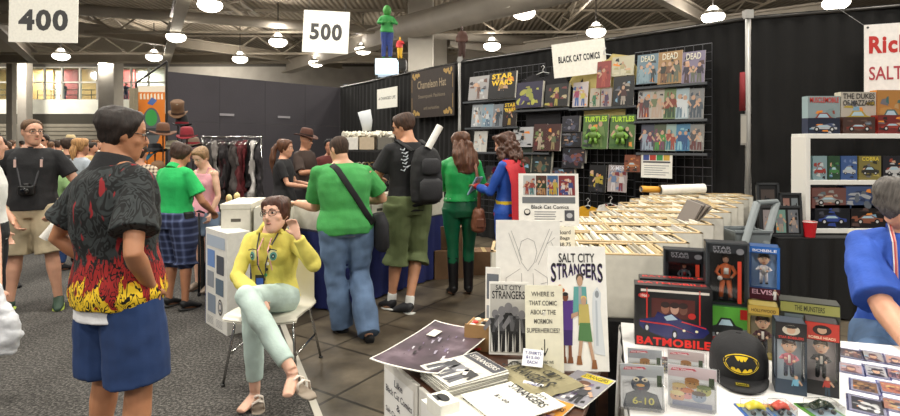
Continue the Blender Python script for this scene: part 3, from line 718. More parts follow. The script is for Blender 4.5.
# 9 green polo person with plaid shorts and cane
p = Person('person in bright green polo and navy plaid shorts leaning on a black cane', 176, 5.3, 1.64, 22, skin='b07a5a', w=1.02, vox=.009,
    pose=dict(hyaw=28, hpitch=28, head=(.0, .06, 1.60), elR=(.30, .06, 1.12), wrR=(.22, .26, 1.0), elL=(-.27, .05, 1.12), wrL=(-.16, .26, 1.02), knL=(-.10, .04, .5), anL=(-.10, 0, .09), knR=(.12, .02, .5), anR=(.15, -.02, .09)))
p.shirt(GRN2, hem=-.02, sleeve=.72, ease=.028, arm_ease=.026, collar=True); p.trousers(PLAID, to=1.08, ease=.045, flare=.03, name='shorts', fold=.012); p.shoes(mat('1a1a1c', .6), mat('2a2a2a', .6))
p.hair(mat('3b2519', .6, 0, 'hair'), .03, zb=-.09, side=-.05, rough=.01)
g = G(); c = ground(199, 296); g.rod(c+V((0, 0, .02)), c+V((0, 0, .88)), .011, BLK); g.loft([c+V((-.07, 0, .885)), c+V((.0, 0, .90)), c+V((.06, 0, .88))], [.012, .014, .01], BLK, n=8); g.rod(c, c+V((0, 0, .03)), .017, BLK)
tag(g.obj('walking_cane', smooth=True), 'black walking cane standing beside the plaid shorts', 'cane')
g = G(); c = p.wpt((.19, -.02, .95)); g.box((0, 0, 0), (.07, .09, .13), mat('141416', .5)); o = g.obj('belt_pouch', bevel=.015); put(o, c, p.rz); tag(o, 'black pouch worn on the hip of the person in green polo', 'pouch')

# 10 girl in pink
p = Person('girl in pink camisole and grey denim shorts looking down', 205, 5.95, 1.60, 205, skin='dcae96', female=True, vox=.009, eyes=True,
    pose=dict(hyaw=-5, hpitch=32, head=(0, .06, 1.60), elL=(-.22, .0, 1.14), wrL=(-.21, .10, .93), elR=(.20, .05, 1.12), wrR=(.10, .26, 1.0), anL=(-.09, 0, .09), anR=(.09, .02, .09)))
p.shirt(mat('e3a3b0', .85, 0, 'cloth'), hem=-.1, sleeve=0, ease=.014, top=.86, name='camisole', fold=.004, flare=.01); p.trousers(mat('6d7f96', .85, 0, 'denim'), to=.6, ease=.016, flare=.012, name='shorts'); p.shoes(mat('7a6a5c', .6))
p.hair(mat('8a6b4a', .6, 0, 'hair'), .020, zb=-.09, zf=.07, side=-.03)
g = G(); 
for k in (-1, 1): a_ = p.P['neck']+p.sd*k*.085; g.loft([a_+V((0, .095, -.14)), a_+V((0, .03, .0)), a_+V((0, -.06, -.03))], [.008]*3, mat('e3a3b0', .85, 0, 'cloth'), n=6)
g.v = [v*p.s for v in g.v]; g.obj('strap', p.o)

# 11 seated woman
L0 = 3.8
p = Person('seated woman in yellow zip hoodie and pale mint jeans with legs crossed', 274, L0, 1.66, 184, skin='e2b49c', female=True, vox=.007, eyes=True, w=1.06, leg=1.0, headk=1.08,
    pose=dict(pel=(0, 0, .575), neck=(.0, .03, 1.065), head=('w', 276, 214, 3.66), hyaw=12, hpitch=-4, hroll=8, elL=('w', 314, 264, 3.62), wrL=('w', 297, 235, 3.52), elR=('w', 237, 276, 3.62), wrR=('w', 258, 298, 3.42), hdL=V((.35, -.1, .9)), pnL=(0, 1, .2), curlR=.4,
    knL=('w', 246, 296, 3.30), anL=('w', 292, 371, 2.98), toeL=None, knR=('w', 252, 300, 3.34), anR=('w', 255, 389, 3.32), bend=.02))
iv = lambda px, py, Y: (p.inv @ at(px, py, Y)) / p.s
p.P['toeL'] = iv(310, 391, 2.86); p.P['toeR'] = iv(259, 412, 3.20)
p.P['knL'] = p.P['knL']
p.shirt(mat('dcd066', .9, 0, 'cloth'), hem=-.02, sleeve=1.90, ease=.026, arm_ease=.020, name='hoodie', fold=.012, flare=.004, vox=.009)
p.trousers(MINT, to=1.90, ease=.010, name='jeans', fold=.006, vox=.008)
p.hair(mat('4a2a1c', .5, 0, 'hair'), .020, zb=-.09, zf=.048, side=-.05, rough=.008); p.glasses(big=1.05, m=mat('1c0e0c', .3)); 
p.extra([(0, -.09, -.02), (.02, -.12, -.07), (.03, -.10, -.14)], [.03, .036, .018], mat('4a2a1c', .5, 0, 'hair'), fold=.006, vox=.009)
YH = mat('dcd066', .9, 0, 'cloth')
g = G(); nk = p.P['neck']; g.loft([nk+V((-.08, .06, -.03)), nk+V((-.07, -.04, .03)), nk+V((0, -.085, .03)), nk+V((.07, -.04, .03)), nk+V((.08, .06, -.03))], [(.03, .022), (.035, .028), (.045, .034), (.035, .028), (.03, .022)], YH, side=(0, 0, 1), n=12); p.finish(g, 'hood', .006, 12, vox=.009)
def chest(x, z, o=0):   # point on the hoodie front
    c = p.P['pel'].lerp(p.P['neck'], z); rx, ry = p.lv(z); y = (ry+.036+(.035 if .5 < z < .78 else 0)+o); return (c + p.sd*x + V((0, y*math.sqrt(max(.1, 1-(x/(rx+.05))**2)), 0)))
for k in (-1, 1):
    g = G(); c = chest(k*.070, .68, .008); M3 = Matrix.Rotation(-k*.5, 3, 'Z')
    for r_, m_, dd in ((.040, 'cfcc98', 0), (.030, '4d9088', .003), (.018, '2e3a3e', .006), (.007, 'b8d0c8', .008)): g.ell(c+V((k*.006 if r_ < .04 else 0, dd, -.004 if r_ < .04 else 0)), (r_*.8, .005, r_), mat(m_, .7), M3)
    g.loft([c+V((-.03, .0, .036)), c+V((0, .008, .046)), c+V((.034, .0, .036))], [.004]*3, mat('24202a', .7), n=6)
    g.v = [v*p.s for v in g.v]; g.obj('chest_print', p.o)
g = G()
for k in (-1, 1): g.loft([chest(k*.03, .9, -.02), chest(k*.035, .75, .012), chest(k*.05, .45, .012)], [.0045]*3, mat('e9a9b0', .6), n=6)
g.v = [v*p.s for v in g.v]; g.obj('drawstring', p.o)
g = G(); g.rod(chest(0, .93, -.03), chest(0, .02, .006), .004, mat('c9c070', .4), 6); g.v = [v*p.s for v in g.v]; g.obj('zip', p.o)
# sandals
for a_, t_ in ((p.P['anL'], p.P['toeL']), (p.P['anR'], p.P['toeR'])):
    g = G(); hl = a_+V((0, -.02, -.05)); f = t_-hl; X = f.cross(V((0, 0, 1))).normalized(); nn = X.cross(f).normalized(); q = [hl-f*.14, hl+f*.1, hl+f*.55, hl+f*.9, hl+f*1.16]; q = [x-nn*.030 for x in q]
    g.loft(q, [(.022, .010), (.036, .010), (.042, .010), (.044, .010), (.026, .010)], mat('9c8f80', .7), side=X, n=14)
    for uu in (.30, .62): 
        m_ = hl+f*uu; g.loft([m_-X*.040-nn*.025, m_-X*.034+nn*.018, m_+nn*.036, m_+X*.034+nn*.018, m_+X*.040-nn*.025], [(.013, .005)]*5, mat('e4d8cc', .5), side=f, n=8)
    g.v = [v*p.s for v in g.v]; g.obj('sandal', p.o, smooth=True)
# lanyard with badge (a thing of its own)
g = G(); pts = [chest(-.07, .97, -.03), chest(-.045, .8, .018), chest(-.025, .55, .022), chest(.0, .3, .02), chest(.035, .56, .022), chest(.055, .8, .018), chest(.07, .97, -.03)]
g.loft(pts, [.005]*7, mat('2b2d38', .6), side=(0, 1, 0), n=6)
for k in range(6): g.ell(pts[1].lerp(pts[3], k/6)+V((0, .008, 0)), (.012, .004, .012), mat(['e8d040', '3a6ac0', 'c03030', 'e8e8e8', '202020', '40a060'][k], .4))
g.v = [v*p.s for v in g.v]; ln = g.obj('lanyard'); put(ln, p.loc, p.rz); tag(ln, 'dark lanyard with pins around the neck of the seated woman', 'lanyard')
g = G(); c = chest(.03, .27, .045)*p.s; P_ = FRONT(0); g.box(c, (.062, .006, .11), mat('15171f', .3)); BP = Matrix.Translation(c) @ BACK(.0045); g.rect(BP, -.024, -.04, .024, .035, mat('3050a0', .4)); g.rect(BP, -.02, -.035, .02, -.02, mat('9ab0d8', .4), .0005); g.obj('badge', ln)
SEATED = p

# chair of the seated woman: white shell, chrome legs
SH = mat('cfcabc', .35); rz = -R(184)
t = thing('shell_chair', 'white moulded shell chair with chrome legs under the seated woman', 'chair', (SEATED.loc.x, SEATED.loc.y, 0), rz)
g = G(); vs = []; fs = []; prof = [(.25, .430), (.22, .452), (.10, .448), (-.06, .438), (-.16, .445), (-.215, .49), (-.235, .58), (-.25, .70), (-.265, .80), (-.27, .84)]; nn = 12
for sg in (0, 1):
    for i, (y, z) in enumerate(prof):
        w = .25 if i < 5 else (.235 - .006*(i-5)); cv = .018 if i < 5 else -.05
        for j in range(nn+1):
            u = -1+2*j/nn; cur = abs(u)**2.5
            vs.append((u*w, y + (0 if i < 5 else cur*.06)-sg*(0 if i < 5 else .012), z + (cur*cv if i < 5 else -.05*cur*(i == 9)) - sg*(.012 if i < 5 else 0)))
K = len(prof)*(nn+1)
for i in range(len(prof)-1):
    for j in range(nn):
        a_ = i*(nn+1)+j; fs.append((a_, a_+1, a_+nn+2, a_+nn+1)); fs.append((K+a_, K+a_+nn+1, K+a_+nn+2, K+a_+1))
g.add(vs, fs, SH); g.obj('seat_shell', t, smooth=True)
for sx in (-1, 1):
    for yy, yb in ((.17, .24), (-.17, -.27)):
        g = G(); g.loft([(sx*.16, yy*.8, .425), (sx*.20, yy, .40), (sx*.25, yb, .01)], [.0095]*3, CHROME, n=8); g.ell((sx*.25, yb, .01), (.016, .016, .01), mat('202020', .6)); g.obj('leg', t, smooth=True)
g = G(); 
for y in (.13, -.13): g.rod((-.17, y, .42), (.17, y, .42), .009, CHROME)
for sx in (-1, 1): g.rod((sx*.225, .21, .2), (sx*.225, -.22, .2), .007, CHROME)
g.obj('seat_frame', t, smooth=True)

# 12 green T-shirt man
p = Person('heavyset man in green T-shirt and baggy jeans with a black strap across his back', 346, 4.6, 1.72, 335, skin='d0a082', w=1.22, arm=1.25, vox=.009,
    pose=dict(neck=(-.02, .05, 1.46), head=(-.04, .08, 1.585), hyaw=-22, hpitch=18, elL=('w', 316, 207, 4.75), wrL=('w', 297, 203, 5.05), elR=(.36, .10, 1.14), wrR=(.22, .34, 1.10), knL=(-.08, .05, .5), anL=('w', 343, 328, 4.62), knR=(.13, .04, .5), anR=('w', 369, 336, 4.38), bend=.02))
p.shirt(mat('42994f', .85, 0, 'cloth'), hem=-.17, sleeve=.74, ease=.035, arm_ease=.024, flare=.02, fold=.012, belly=.05)
p.trousers(DENL, to=1.98, ease=.030, flare=.022, fold=.016); p.shoes(BLK, mat('2a2a2a', .6)); p.hair(mat('3f2e24', .8, 0, 'hair'), .006, zb=-.07, zf=.09, side=-.04, rough=.003)
def bagstrap(p, pts, m, w=.024):
    g = G(); g.loft(pts, [(w, .004)]*len(pts), m, side=(1, 0, .6), n=8); return g
bk = lambda x, t, o=0: (p.P['pel'].lerp(p.P['neck'], t) + V((x, -(p.lv(max(-.2, min(1.06, t)))[1]*p.w**.7+.050+o)*math.sqrt(max(.05, 1-(x/(p.lv(max(-.2,min(1.06,t)))[0]*p.w+.06))**2)), 0)))
t = thing('shoulder_bag', 'black cloth shoulder bag at the hip of the man in green T-shirt', 'bag', p.loc, p.rz)
g = G(); pts = [bk(-.11, 1.0, -.02), bk(-.08, .93, .01), bk(-.02, .7, .015), bk(.06, .45, .015), bk(.14, .2, .015), bk(.21, .0, .02)]
g.loft([q*p.s for q in pts], [(.026, .005)]*6, BLK, side=(1, 0, .5), n=8); g.obj('strap', t, smooth=True)
g = G(); c = V((.29, -.06, .86))*p.s; g.loft([c+V((-.02, 0, .16)), c+V((0, 0, .08)), c+V((.01, 0, -.12)), c+V((.01, 0, -.16))], [(.05, .09), (.065, .13), (.06, .13), (.03, .08)], mat('1b1b20', .8, 0, 'cloth'), side=(1, 0, 0), n=18); g.obj('bag_body', t, smooth=True)
GM = p

# 14 backpack man
p = Person('tall man in black T-shirt and olive cargo shorts wearing a backpack', 408, 5.25, 1.93, 330, skin='c48e6e', w=1.0, arm=1.1, vox=.009,
    pose=dict(hyaw=-42, hpitch=18, head=(-.02, .05, 1.61), elL=(-.25, .10, 1.17), wrL=(-.12, .36, 1.14), elR=(.26, .10, 1.17), wrR=(.12, .36, 1.12), knR=(.10, .02, .5), anR=('w', 409, 304, 5.15), anL=(-.13, .06, .09), toeR=None))
p.P['toeR'] = p.P['anR']+V((-.10, .13, -.075))
p.shirt(BLK, hem=-.14, sleeve=.72, ease=.028, arm_ease=.024); p.trousers(mat('59643f', .85, 0, 'cloth'), to=1.22, ease=.036, flare=.03, name='shorts', fold=.012)
p.shoes(mat('26262a', .7), mat('c9c9c4', .6), socks=mat('e4e4e0', .9, 0, 'cloth')); p.hair(mat('40281a', .6, 0, 'hair'), .020, zb=-.06, zf=.07, side=-.02, rough=.008)
p.glasses(lens=mat('0c0c10', .1), name='sunglasses')
g = G(); 
for k in range(7):
    a_ = bk(-.10+.01*(k % 3), .86-.055*k, -.018); g.loft([a_+V((-.03, 0, .01)), a_, a_+V((.035*(1 if k % 2 else .4), 0, .02))], [.006, .008, .004], mat('d8dde4', .7), n=6)
g.v = [v*p.s for v in g.v]; g.obj('shirt_print', p.o)
t = thing('backpack', 'black backpack with pockets on the tall man in black T-shirt', 'backpack', p.loc, p.rz)
s_ = p.s; g = G(); c = V((.06, -.235, 1.20)); g.loft([(c+V((0, 0, z)))*s_ for z in (-.25, -.22, -.05, .12, .21, .25)], [(.10, .05), (.155, .09), (.165, .105), (.15, .095), (.11, .07), (.04, .03)], mat('1a1a1d', .75, 0, 'cloth'), n=22)
robj('bag_body', remesh(g, .012, 2, .5, .008, 10), t)
g = G(); g.loft([(c+V((0, -.09, z)))*s_ for z in (-.22, -.19, -.06, -.03)], [(.08, .03), (.12, .045), (.12, .045), (.08, .03)], mat('222226', .75, 0, 'cloth'), n=16); g.obj('front_pocket', t, smooth=True)
g = G(); g.loft([(c+V((0, -.085, z)))*s_ for z in (.0, .02, .12, .14)], [(.07, .025), (.10, .035), (.095, .035), (.06, .02)], mat('222226', .75, 0, 'cloth'), n=16); g.obj('top_pocket', t, smooth=True)
for k in (-1, 1):
    g = G(); g.loft([(c+V((k*.10, .06, .20)))*s_, V((k*.11, -.03, 1.49))*s_, V((k*.13, .10, 1.42))*s_, V((k*.15, .13, 1.28))*s_], [(.032, .012)]*4, mat('141416', .8), side=(1, 0, 0), n=8); g.obj('shoulder_strap', t, smooth=True)
rolled(at(428, 148, 5.0), at(440, 126, 5.05), .034, 'white rolled poster sticking up beside the black backpack')

# 15 green costume woman
p = Person('woman with long brown hair in shiny green top, leggings and black boots', 461, 5.75, 1.74, 352, skin='c58f70', female=True, w=1.14, leg=.94, vox=.009,
    pose=dict(hyaw=-12, hpitch=10, elL=(-.20, .10, 1.15), wrL=(-.10, .30, 1.12), elR=(.25, .0, 1.14), wrR=(.20, .22, 1.02), anL=(-.08, 0, .09), anR=(.08, 0, .09), knL=(-.085, .02, .5), knR=(.085, .02, .5)))
p.shirt(mat('1fa050', .45, 0, 'cloth'), hem=.12, sleeve=1.9, ease=.010, arm_ease=.012, fold=.005, name='top'); p.trousers(mat('12603f', .4, 0, 'cloth'), to=1.7, ease=.006, name='leggings', fold=.004, waist=.16)
p.shoes(mat('121214', .4), boot=.80, name='boot'); HB = mat('5a3722', .5, 0, 'hair')
p.hair(HB, .028, zb=-.10, side=-.09, rough=.012); p.extra([(0, -.03, .06), (0, -.075, -.03), (0, -.09, -.13), (.01, -.10, -.24), (.01, -.09, -.33)], [(.07, .06), (.115, .07), (.145, .055), (.14, .05), (.09, .03)], HB, fold=.030, fs=15)
g = G(); c_ = p.P['pel'].lerp(p.P['neck'], .17); rx, ry = p.lv(.17); g.loft([c_+V((0, 0, -.022)), c_+V((0, 0, .022))], [(rx*p.w+.018, ry+.018)]*2, mat('1a1a1c', .5), n=24)
for k in range(16): a_ = 2*math.pi*k/16; g.ell(c_+V(((rx*p.w+.019)*math.cos(a_), (ry+.019)*math.sin(a_), 0)), .010, mat('d8d8d8', .3, .8), n=8, k=6)
g.v = [v*p.s for v in g.v]; g.obj('belt', p.o)
g = G(); g.loft([q*p.s for q in (V((.0, -.128, 1.40)), V((.0, -.125, 1.3)), V((0, -.118, 1.2)))], [.005]*3, mat('0e4028', .5), n=6); g.obj('back_zip', p.o)
t = thing('handbag', 'brown leather handbag on a long strap beside the woman in green', 'bag', p.loc, p.rz)
BRL = mat('7a4a34', .5, 0, 'cloth'); g = G(); c = V((.15, -.20, .84)); g.loft([c+V((0, 0, z)) for z in (.11, .08, -.06, -.12, -.14)], [(.04, .06), (.06, .09), (.075, .11), (.07, .10), (.04, .07)], BRL, n=18); robj('bag_body', remesh(g, .010, 2, .5, .008, 14), t)
g = G(); g.loft([c+V((0, -.02, .1)), V((.17, -.155, 1.15)), V((.13, -.12, 1.40)), V((.11, -.02, 1.465)), V((.15, .08, 1.35))], [(.018, .005)]*5, BRL, side=(1, 0, 0), n=8); g.obj('strap', t, smooth=True)
g = G(); g.box(c+V((.0, -.11, -.03)), (.08, .03, .09), mat('6a3e2a', .5)); g.obj('front_pocket', t, bevel=.01)

# 16 superhero costume woman
BLU = mat('1f4fae', .6, 0, 'cloth'); REDC = mat('b3202c', .7, 0, 'cloth')
p = Person('woman with curly brown hair in blue costume with red cape and yellow belt', 509, 5.5, 1.74, 300, skin='cf9a80', female=True, w=1.1, vox=.009,
    pose=dict(hyaw=-10, hpitch=20, head=(0, .05, 1.61), elL=(-.20, .12, 1.14), wrL=(-.10, .32, 1.18), elR=(.22, .06, 1.14), wrR=(.10, .30, 1.17)))
p.shirt(BLU, hem=-.05, sleeve=1.82, ease=.012, arm_ease=.014, name='top'); p.trousers(BLU, to=1.9, ease=.008, name='leggings'); p.shoes(REDC, boot=.85, name='boot')
g = G(); p.torso(g, REDC, -.19, .06, .020); p.finish(g, 'trunks', .003)
g = G(); c_ = p.P['pel'].lerp(p.P['neck'], .13); rx, ry = p.lv(.13); g.loft([c_+V((0, 0, -.028)), c_+V((0, 0, .028))], [(rx*p.w+.022, ry+.022)]*2, mat('e2c32c', .5), n=24); g.box(c_+V((0, ry+.025, 0)), (.07, .02, .06), mat('e8c93a', .4)); g.v = [v*p.s for v in g.v]; g.obj('belt', p.o)
g = G(); vs = []; fs = []; n = 14
for i in range(9):
    z = 1.46-.96*i/8
    for j in range(n+1):
        u = -1+2*j/n; w_ = .19+.10*i/8; vs.append(V((u*w_, -.10-.07*i/8-.03*(1-u*u)+.022*math.sin(j*2.4)*min(1, i/3)+ (.09 if i == 0 else .03 if i == 1 else 0)*abs(u)**2, z))*p.s)
for i in range(8):
    for j in range(n): fs.append((i*(n+1)+j, i*(n+1)+j+1, (i+1)*(n+1)+j+1, (i+1)*(n+1)+j))
g.add(vs, fs, REDC); o = g.obj('cape', p.o, smooth=True); sm = o.modifiers.new('s', 'SOLIDIFY'); sm.thickness = .006
g = G(); 
for a_ in (p.P['wrL'], p.P['wrR']): g.ell(a_, .034, REDC)
g.v = [v*p.s for v in g.v]; g.obj('cuff', p.o, smooth=True)
g = G(); c_ = p.P['pel'].lerp(p.P['neck'], .70); g.shape(Matrix.Translation((c_+V((0, .165, 0)))*p.s) @ BACK(0), [(0, -.07), (.07, .03), (.04, .06), (-.04, .06), (-.07, .03)], mat('c8232e', .6)); g.obj('chest_emblem', p.o)
HB2 = mat('4c2e20', .5, 0, 'hair'); p.hair(HB2, .036, zb=-.11, side=-.10, rough=.03, fs=26)
p.extra([(0, .0, .07), (0, -.05, -.02), (0, -.06, -.12), (.0, -.04, -.22), (.0, -.03, -.29)], [(.09, .09), (.135, .095), (.15, .09), (.13, .07), (.07, .04)], HB2, fold=.040, fs=20, stretch=.8, more=[([(.09, .03, -.0), (.11, .05, -.12), (.10, .06, -.24), (.08, .07, -.30)], [.03, .042, .036, .012]), ([(-.09, .03, 0), (-.11, .05, -.12), (-.09, .06, -.24)], [.03, .04, .014])])
g = G(); c = p.wpt((-.02, .38, 1.18)); g.box((0, 0, 0), (.16, .012, .21), mat('9ab4c8', .3), Matrix.Rotation(.5, 3, 'X')); o = g.obj('comic_book'); put(o, c, p.rz); tag(o, 'pale blue comic held in the hands of the woman with red cape', 'book')

# 13 pony-tail vendor and 13b hat vendor behind the table
p = Person('vendor with long brown ponytail in black T-shirt behind the table of boxes', 284, 7.0, 1.68, 88, skin='c9967a', female=True, w=1.1, vox=.011, eyes=True, pose=dict(hpitch=8, elR=(.2, .1, 1.15), wrR=(.18, .34, 1.12), elL=(-.2, .1, 1.15), wrL=(-.12, .36, 1.12)))
p.shirt(BLK, hem=-.05, sleeve=.7, ease=.022); p.trousers(DEN); p.hair(HB, .024, zb=-.09, side=-.04)
p.extra([(0, -.11, .03), (0, -.15, -.04), (.0, -.15, -.16), (0, -.12, -.30), (0, -.10, -.40)], [.03, .042, .045, .036, .012], HB, fold=.014)
p = Person('vendor in brown brimmed hat and dark vest behind the ponytail vendor', 305, 7.9, 1.80, 110, skin='bf8a6c', vox=.012, eyes=True, pose=dict(hpitch=14, elR=(.26, .12, 1.17), wrR=(.16, .34, 1.2)))
p.shirt(mat('3a2c26', .85, 0, 'cloth'), hem=-.05, sleeve=.9); p.trousers(BLK); VH = p
def hat_geo(g, m, band, r=.085, brim=.15, h=.11, pinch=.5, curl=.02, crownr=None):
    n = 28; vs = []; fs = []; prof = [(brim, 0), (brim*.98, .006), (r*1.08, .0), (r, .01), (r*.97, h*.5), (crownr or r*.86, h*.88), ((crownr or r*.86)*.7, h), (.012, h*.86)]
    for q, (rr, z) in enumerate(prof):
        for j in range(n):
            a = 2*math.pi*j/n; zz = z + (curl*abs(math.sin(a))**2 - curl*.6*abs(math.cos(a))**2 if q < 2 else 0)
            x = rr*math.sin(a)*(.86 if q > 1 else .92); y = rr*math.cos(a)*1.1
            if q >= 5: x *= 1-pinch*.35*(math.cos(a) > 0)*abs(math.cos(a))
            vs.append((x, y, zz))
    for q in range(len(prof)-1):
        for j in range(n): fs.append((q*n+j, q*n+(j+1) % n, (q+1)*n+(j+1) % n, (q+1)*n+j))
    fs.append(tuple(range((len(prof)-1)*n, len(prof)*n))); g.add(vs, fs, m)
    g2 = G(); g2.loft([(0, 0, .012), (0, 0, .036)], [(r*.86*1.03, r*1.1*1.03)]*2, band, n=28, cap=False); return g2
def hat(name, label, loc, m, band, rz=0, tilt=0, group=None, scale=1, **k):
    g = G(); g2 = hat_geo(g, m, band, **k); o = g.obj(name, smooth=True); put(o, loc, rz, tilt); o.scale = (scale,)*3; so = o.modifiers.new('s', 'SOLIDIFY'); so.thickness = .004; so.offset = 1; tag(o, label, 'hat', group); g2.obj('band', o, smooth=True); return o
hat('brimmed_hat', 'brown brimmed hat on the head of the vendor in dark vest', VH.wpt(VH.P['head']+V((0, .0, .055))), mat('4e2c20', .8, 0, 'cloth'), mat('2a1812', .7), VH.rz, -.2, scale=1.12)
# person at far side of booth, dark behind
p = Person('bearded vendor in dark shirt half hidden behind the green T-shirt man', 330, 8.4, 1.70, 170, skin='b07a60', vox=.014, fine=False); p.shirt(mat('5a2420', .85, 0, 'cloth'), sleeve=1.8); p.trousers(BLK); p.hair(BLK, .02)

# 17 man in blue T-shirt at right
p = Person('grey-haired man in blue T-shirt with striped suspenders seated at the white table', 914, 2.72, 1.80, 208, skin='c99478', w=1.28, arm=1.3, leg=1.15, vox=.008, eyes=True,
    pose=dict(pel=(0, 0, .60), neck=(0, .06, 1.14), head=(.075, .11, 1.275), hyaw=-95, hpitch=12, elR=('w', 881, 303, 2.52), wrR=('w', 912, 348, 2.21), pnR=(0, 0, -1), elL=(-.34, .15, .86), wrL=(-.22, .40, .80),
    knL=(-.18, .44, .62), anL=(-.18, .28, .09), knR=(.22, .44, .62), anR=(.24, .26, .09)))
p.shirt(mat('2f55b2', .85, 0, 'cloth'), hem=-.12, sleeve=.95, ease=.035, arm_ease=.030, fold=.012, belly=.07, flare=.01); p.trousers(DEN2, ease=.02); p.shoes(BLK)
p.hair(mat('55504c', .7, 0, 'hair'), .022, zb=-.09, zf=.07, side=-.03, rough=.012); p.glasses(m=mat('6a3020', .3))
for k in (-1, 1):
    g = G(); pts = []
    for tt in (.0, .25, .5, .75, .93): c = p.P['pel'].lerp(p.P['neck'], tt); rx, ry = p.lv(tt); b_ = .07*math.exp(-((tt-.25)/.25)**2); pts.append((c+V((k*.12, (ry*p.w**.7+.050+b_), 0))))
    pts += [p.P['neck']+V((k*.115, .03, .035)), p.P['neck']+V((k*.10, -.06, .0)), p.P['neck']+V((k*.09, -.12, -.10))]
    pts = [q*p.s for q in pts]
    for of, mm in ((-.009, 'c89088'), (-.003, 'b84a4a'), (.003, 'd8d0cc'), (.009, '2a4a9a')): g.loft([q+V((of, .001, 0)) for q in pts], [(.0034, .003)]*len(pts), mat(mm, .7), side=(1, 0, 0), n=6)
    g.obj('suspender', p.o)
g = G(); c = V((p.loc.x, p.loc.y, 0)); g.loft([c+V((0, 0, .46)), c+V((0, 0, .50))], [.19, .19], mat('222222', .6), n=20)
for k in range(4): a_ = math.pi/4+k*math.pi/2; g.rod(c+V((.12*math.cos(a_), .12*math.sin(a_), .46)), c+V((.2*math.cos(a_), .2*math.sin(a_), .0)), .014, DKMET)
tag(g.obj('stool'), 'dark round stool under the man in blue T-shirt', 'stool')

# crowd by the back: each a person
def walker(px, Y, h, hd, top, hair_c, label, skin='b98468', fem=False, long=False, bottom=None, hatc=None, gl=False, vox=.016, sleeve=.7, **kw):
    p = Person(label, px, Y, h, hd, skin=skin, female=fem, vox=vox, fine=False, w=1.0, group=None, pose=dict(anL=(-.12, .02, .09), anR=(.10, -.03, .09), hyaw=random.uniform(-15, 15), **kw))
    p.shirt(top, sleeve=sleeve, ease=.024, hem=-.1); p.trousers(bottom or DEN); p.shoes(BLK)
    if hair_c: p.hair(mat(hair_c, .7, 0, 'hair'), .022, rough=.008, zb=-.09)
    if long: p.extra([(0, -.09, .02), (0, -.12, -.06), (0, -.11, -.2)], [.035, .045, .02], mat(hair_c, .7, 0, 'hair'), vox=.014)
    if gl: p.glasses(lens=mat('0c0c10', .1), name='sunglasses')
    return p
C = lambda h: mat(h, .85, 0, 'cloth')
walker(43, 9.2, 1.80, 175, BLK, '2a2018', 'man in sunglasses and black shirt walking behind the black polo man', gl=True)
walker(57, 6.9, 1.50, 10, C('7fa06a'), '94704a', 'short-haired child in pale green shirt seen from behind')
walker(80, 7.2, 1.70, 20, C('9aa2ab'), 'a47a4c', 'woman with blond ponytail in light grey T-shirt seen from behind', fem=True, long=True)
walker(68, 8.4, 1.72, 15, C('2c2622'), '3a2a20', 'dark-haired person in dark top behind the blond ponytail')
walker(139, 6.4, 1.62, 350, PLAID2, '3a2a1c', 'person in checked plaid shirt beside the man in flame shirt', sleeve=1.8)
walker(4, 7.5, 1.66, 150, C('7a6a5a'), '4a3424', 'woman in tan top at the picture edge behind the black polo man', fem=True)
walker(-4, 6.0, 1.70, 120, C('23232a'), '2a1d15', 'person in dark shirt cut by the picture edge')
rows = [(70, 12.5, 1.78, 'c8b890', 'b7a58a', 'in tan sun hat deep in the crowd', 1), (84, 12, 1.72, '9c3434', '3a2a20', 'in dull red top deep in the crowd', 0), (96, 14, 1.74, 'd8c8b8', '6a4a30', 'in cream top beside the blond ponytail', 0),
    (107, 11.5, 1.70, '8a4a5a', '5a3a24', 'in plum shirt deep in the crowd', 0), (30, 13, 1.70, '40485a', '2a2018', 'in slate shirt between the pale columns', 0), (52, 15, 1.76, 'b8b4b0', '2a2018', 'in light grey shirt far beyond the sunglasses man', 0),
    (63, 17, 1.75, '6a5a4a', '1d1512', 'in brown shirt far back near the column', 0), (90, 18, 1.78, '2f4a7a', '3a2a20', 'in blue shirt under the middle of the windows', 0), (122, 15, 1.74, 'a09080', '2a2018', 'in beige shirt near the orange banner', 0),
    (133, 19, 1.75, '55307a', '2a2018', 'in purple shirt beside the orange banner pole', 0), (101, 21, 1.8, '303030', '1d1512', 'in black shirt far off in front of the pale column', 0), (12, 17, 1.76, 'c0b0a0', '4a3424', 'in pale shirt far off by the picture edge', 0),
    (46, 22, 1.78, '7a2a2a', '2a2018', 'in maroon shirt farthest off past the columns', 0), (76, 25, 1.8, 'd0ccc4', '3a2a20', 'in white shirt farthest off under the windows', 0), (22, 24, 1.8, '3a5a4a', '2a2018', 'in dark green shirt far off behind glasses man', 0), (114, 26, 1.8, '8a8a92', '2a2018', 'in grey shirt far off near the pale column foot', 0),
    (73, 10.3, 1.7, '6a7a8a', '4a3424', 'in steel blue top behind the blond ponytail', 0), (92, 10.6, 1.66, 'b8a070', '2a2018', 'in mustard top beside the flame shirt man', 0), (49, 11.5, 1.68, '8a6a6a', '6a4a30', 'in dusty pink top behind the sunglasses man', 0), (125, 10.5, 1.7, '3a3a44', '5a3a24', 'in charcoal top by the banner stand', 0), (86, 15.5, 1.76, '2a5a3a', '1d1512', 'in green shirt in the middle of the crowd', 0), (58, 13.5, 1.72, 'd8d0d0', '3a2a20', 'in pale pink shirt in the middle of the crowd', 0), (36, 17, 1.78, '5a4a7a', '2a2018', 'in violet shirt between two columns', 0), (80, 21, 1.8, 'a83a3a', '2a2018', 'in bright red shirt far under the windows', 0)]
for i, (px, Y, h, tc, hc, lb, hh) in enumerate(rows):
    p = walker(px, Y, h, random.choice((10, 170, 190, 100, 260, 0)), C(tc), hc, 'person '+lb, vox=.026)
    if hh: hat('sun_hat', 'tan sun hat worn deep in the crowd', p.wpt(p.P['head']+V((0, 0, .05))), mat('b9a67c', .8), mat('7a6648', .8), scale=1.25)
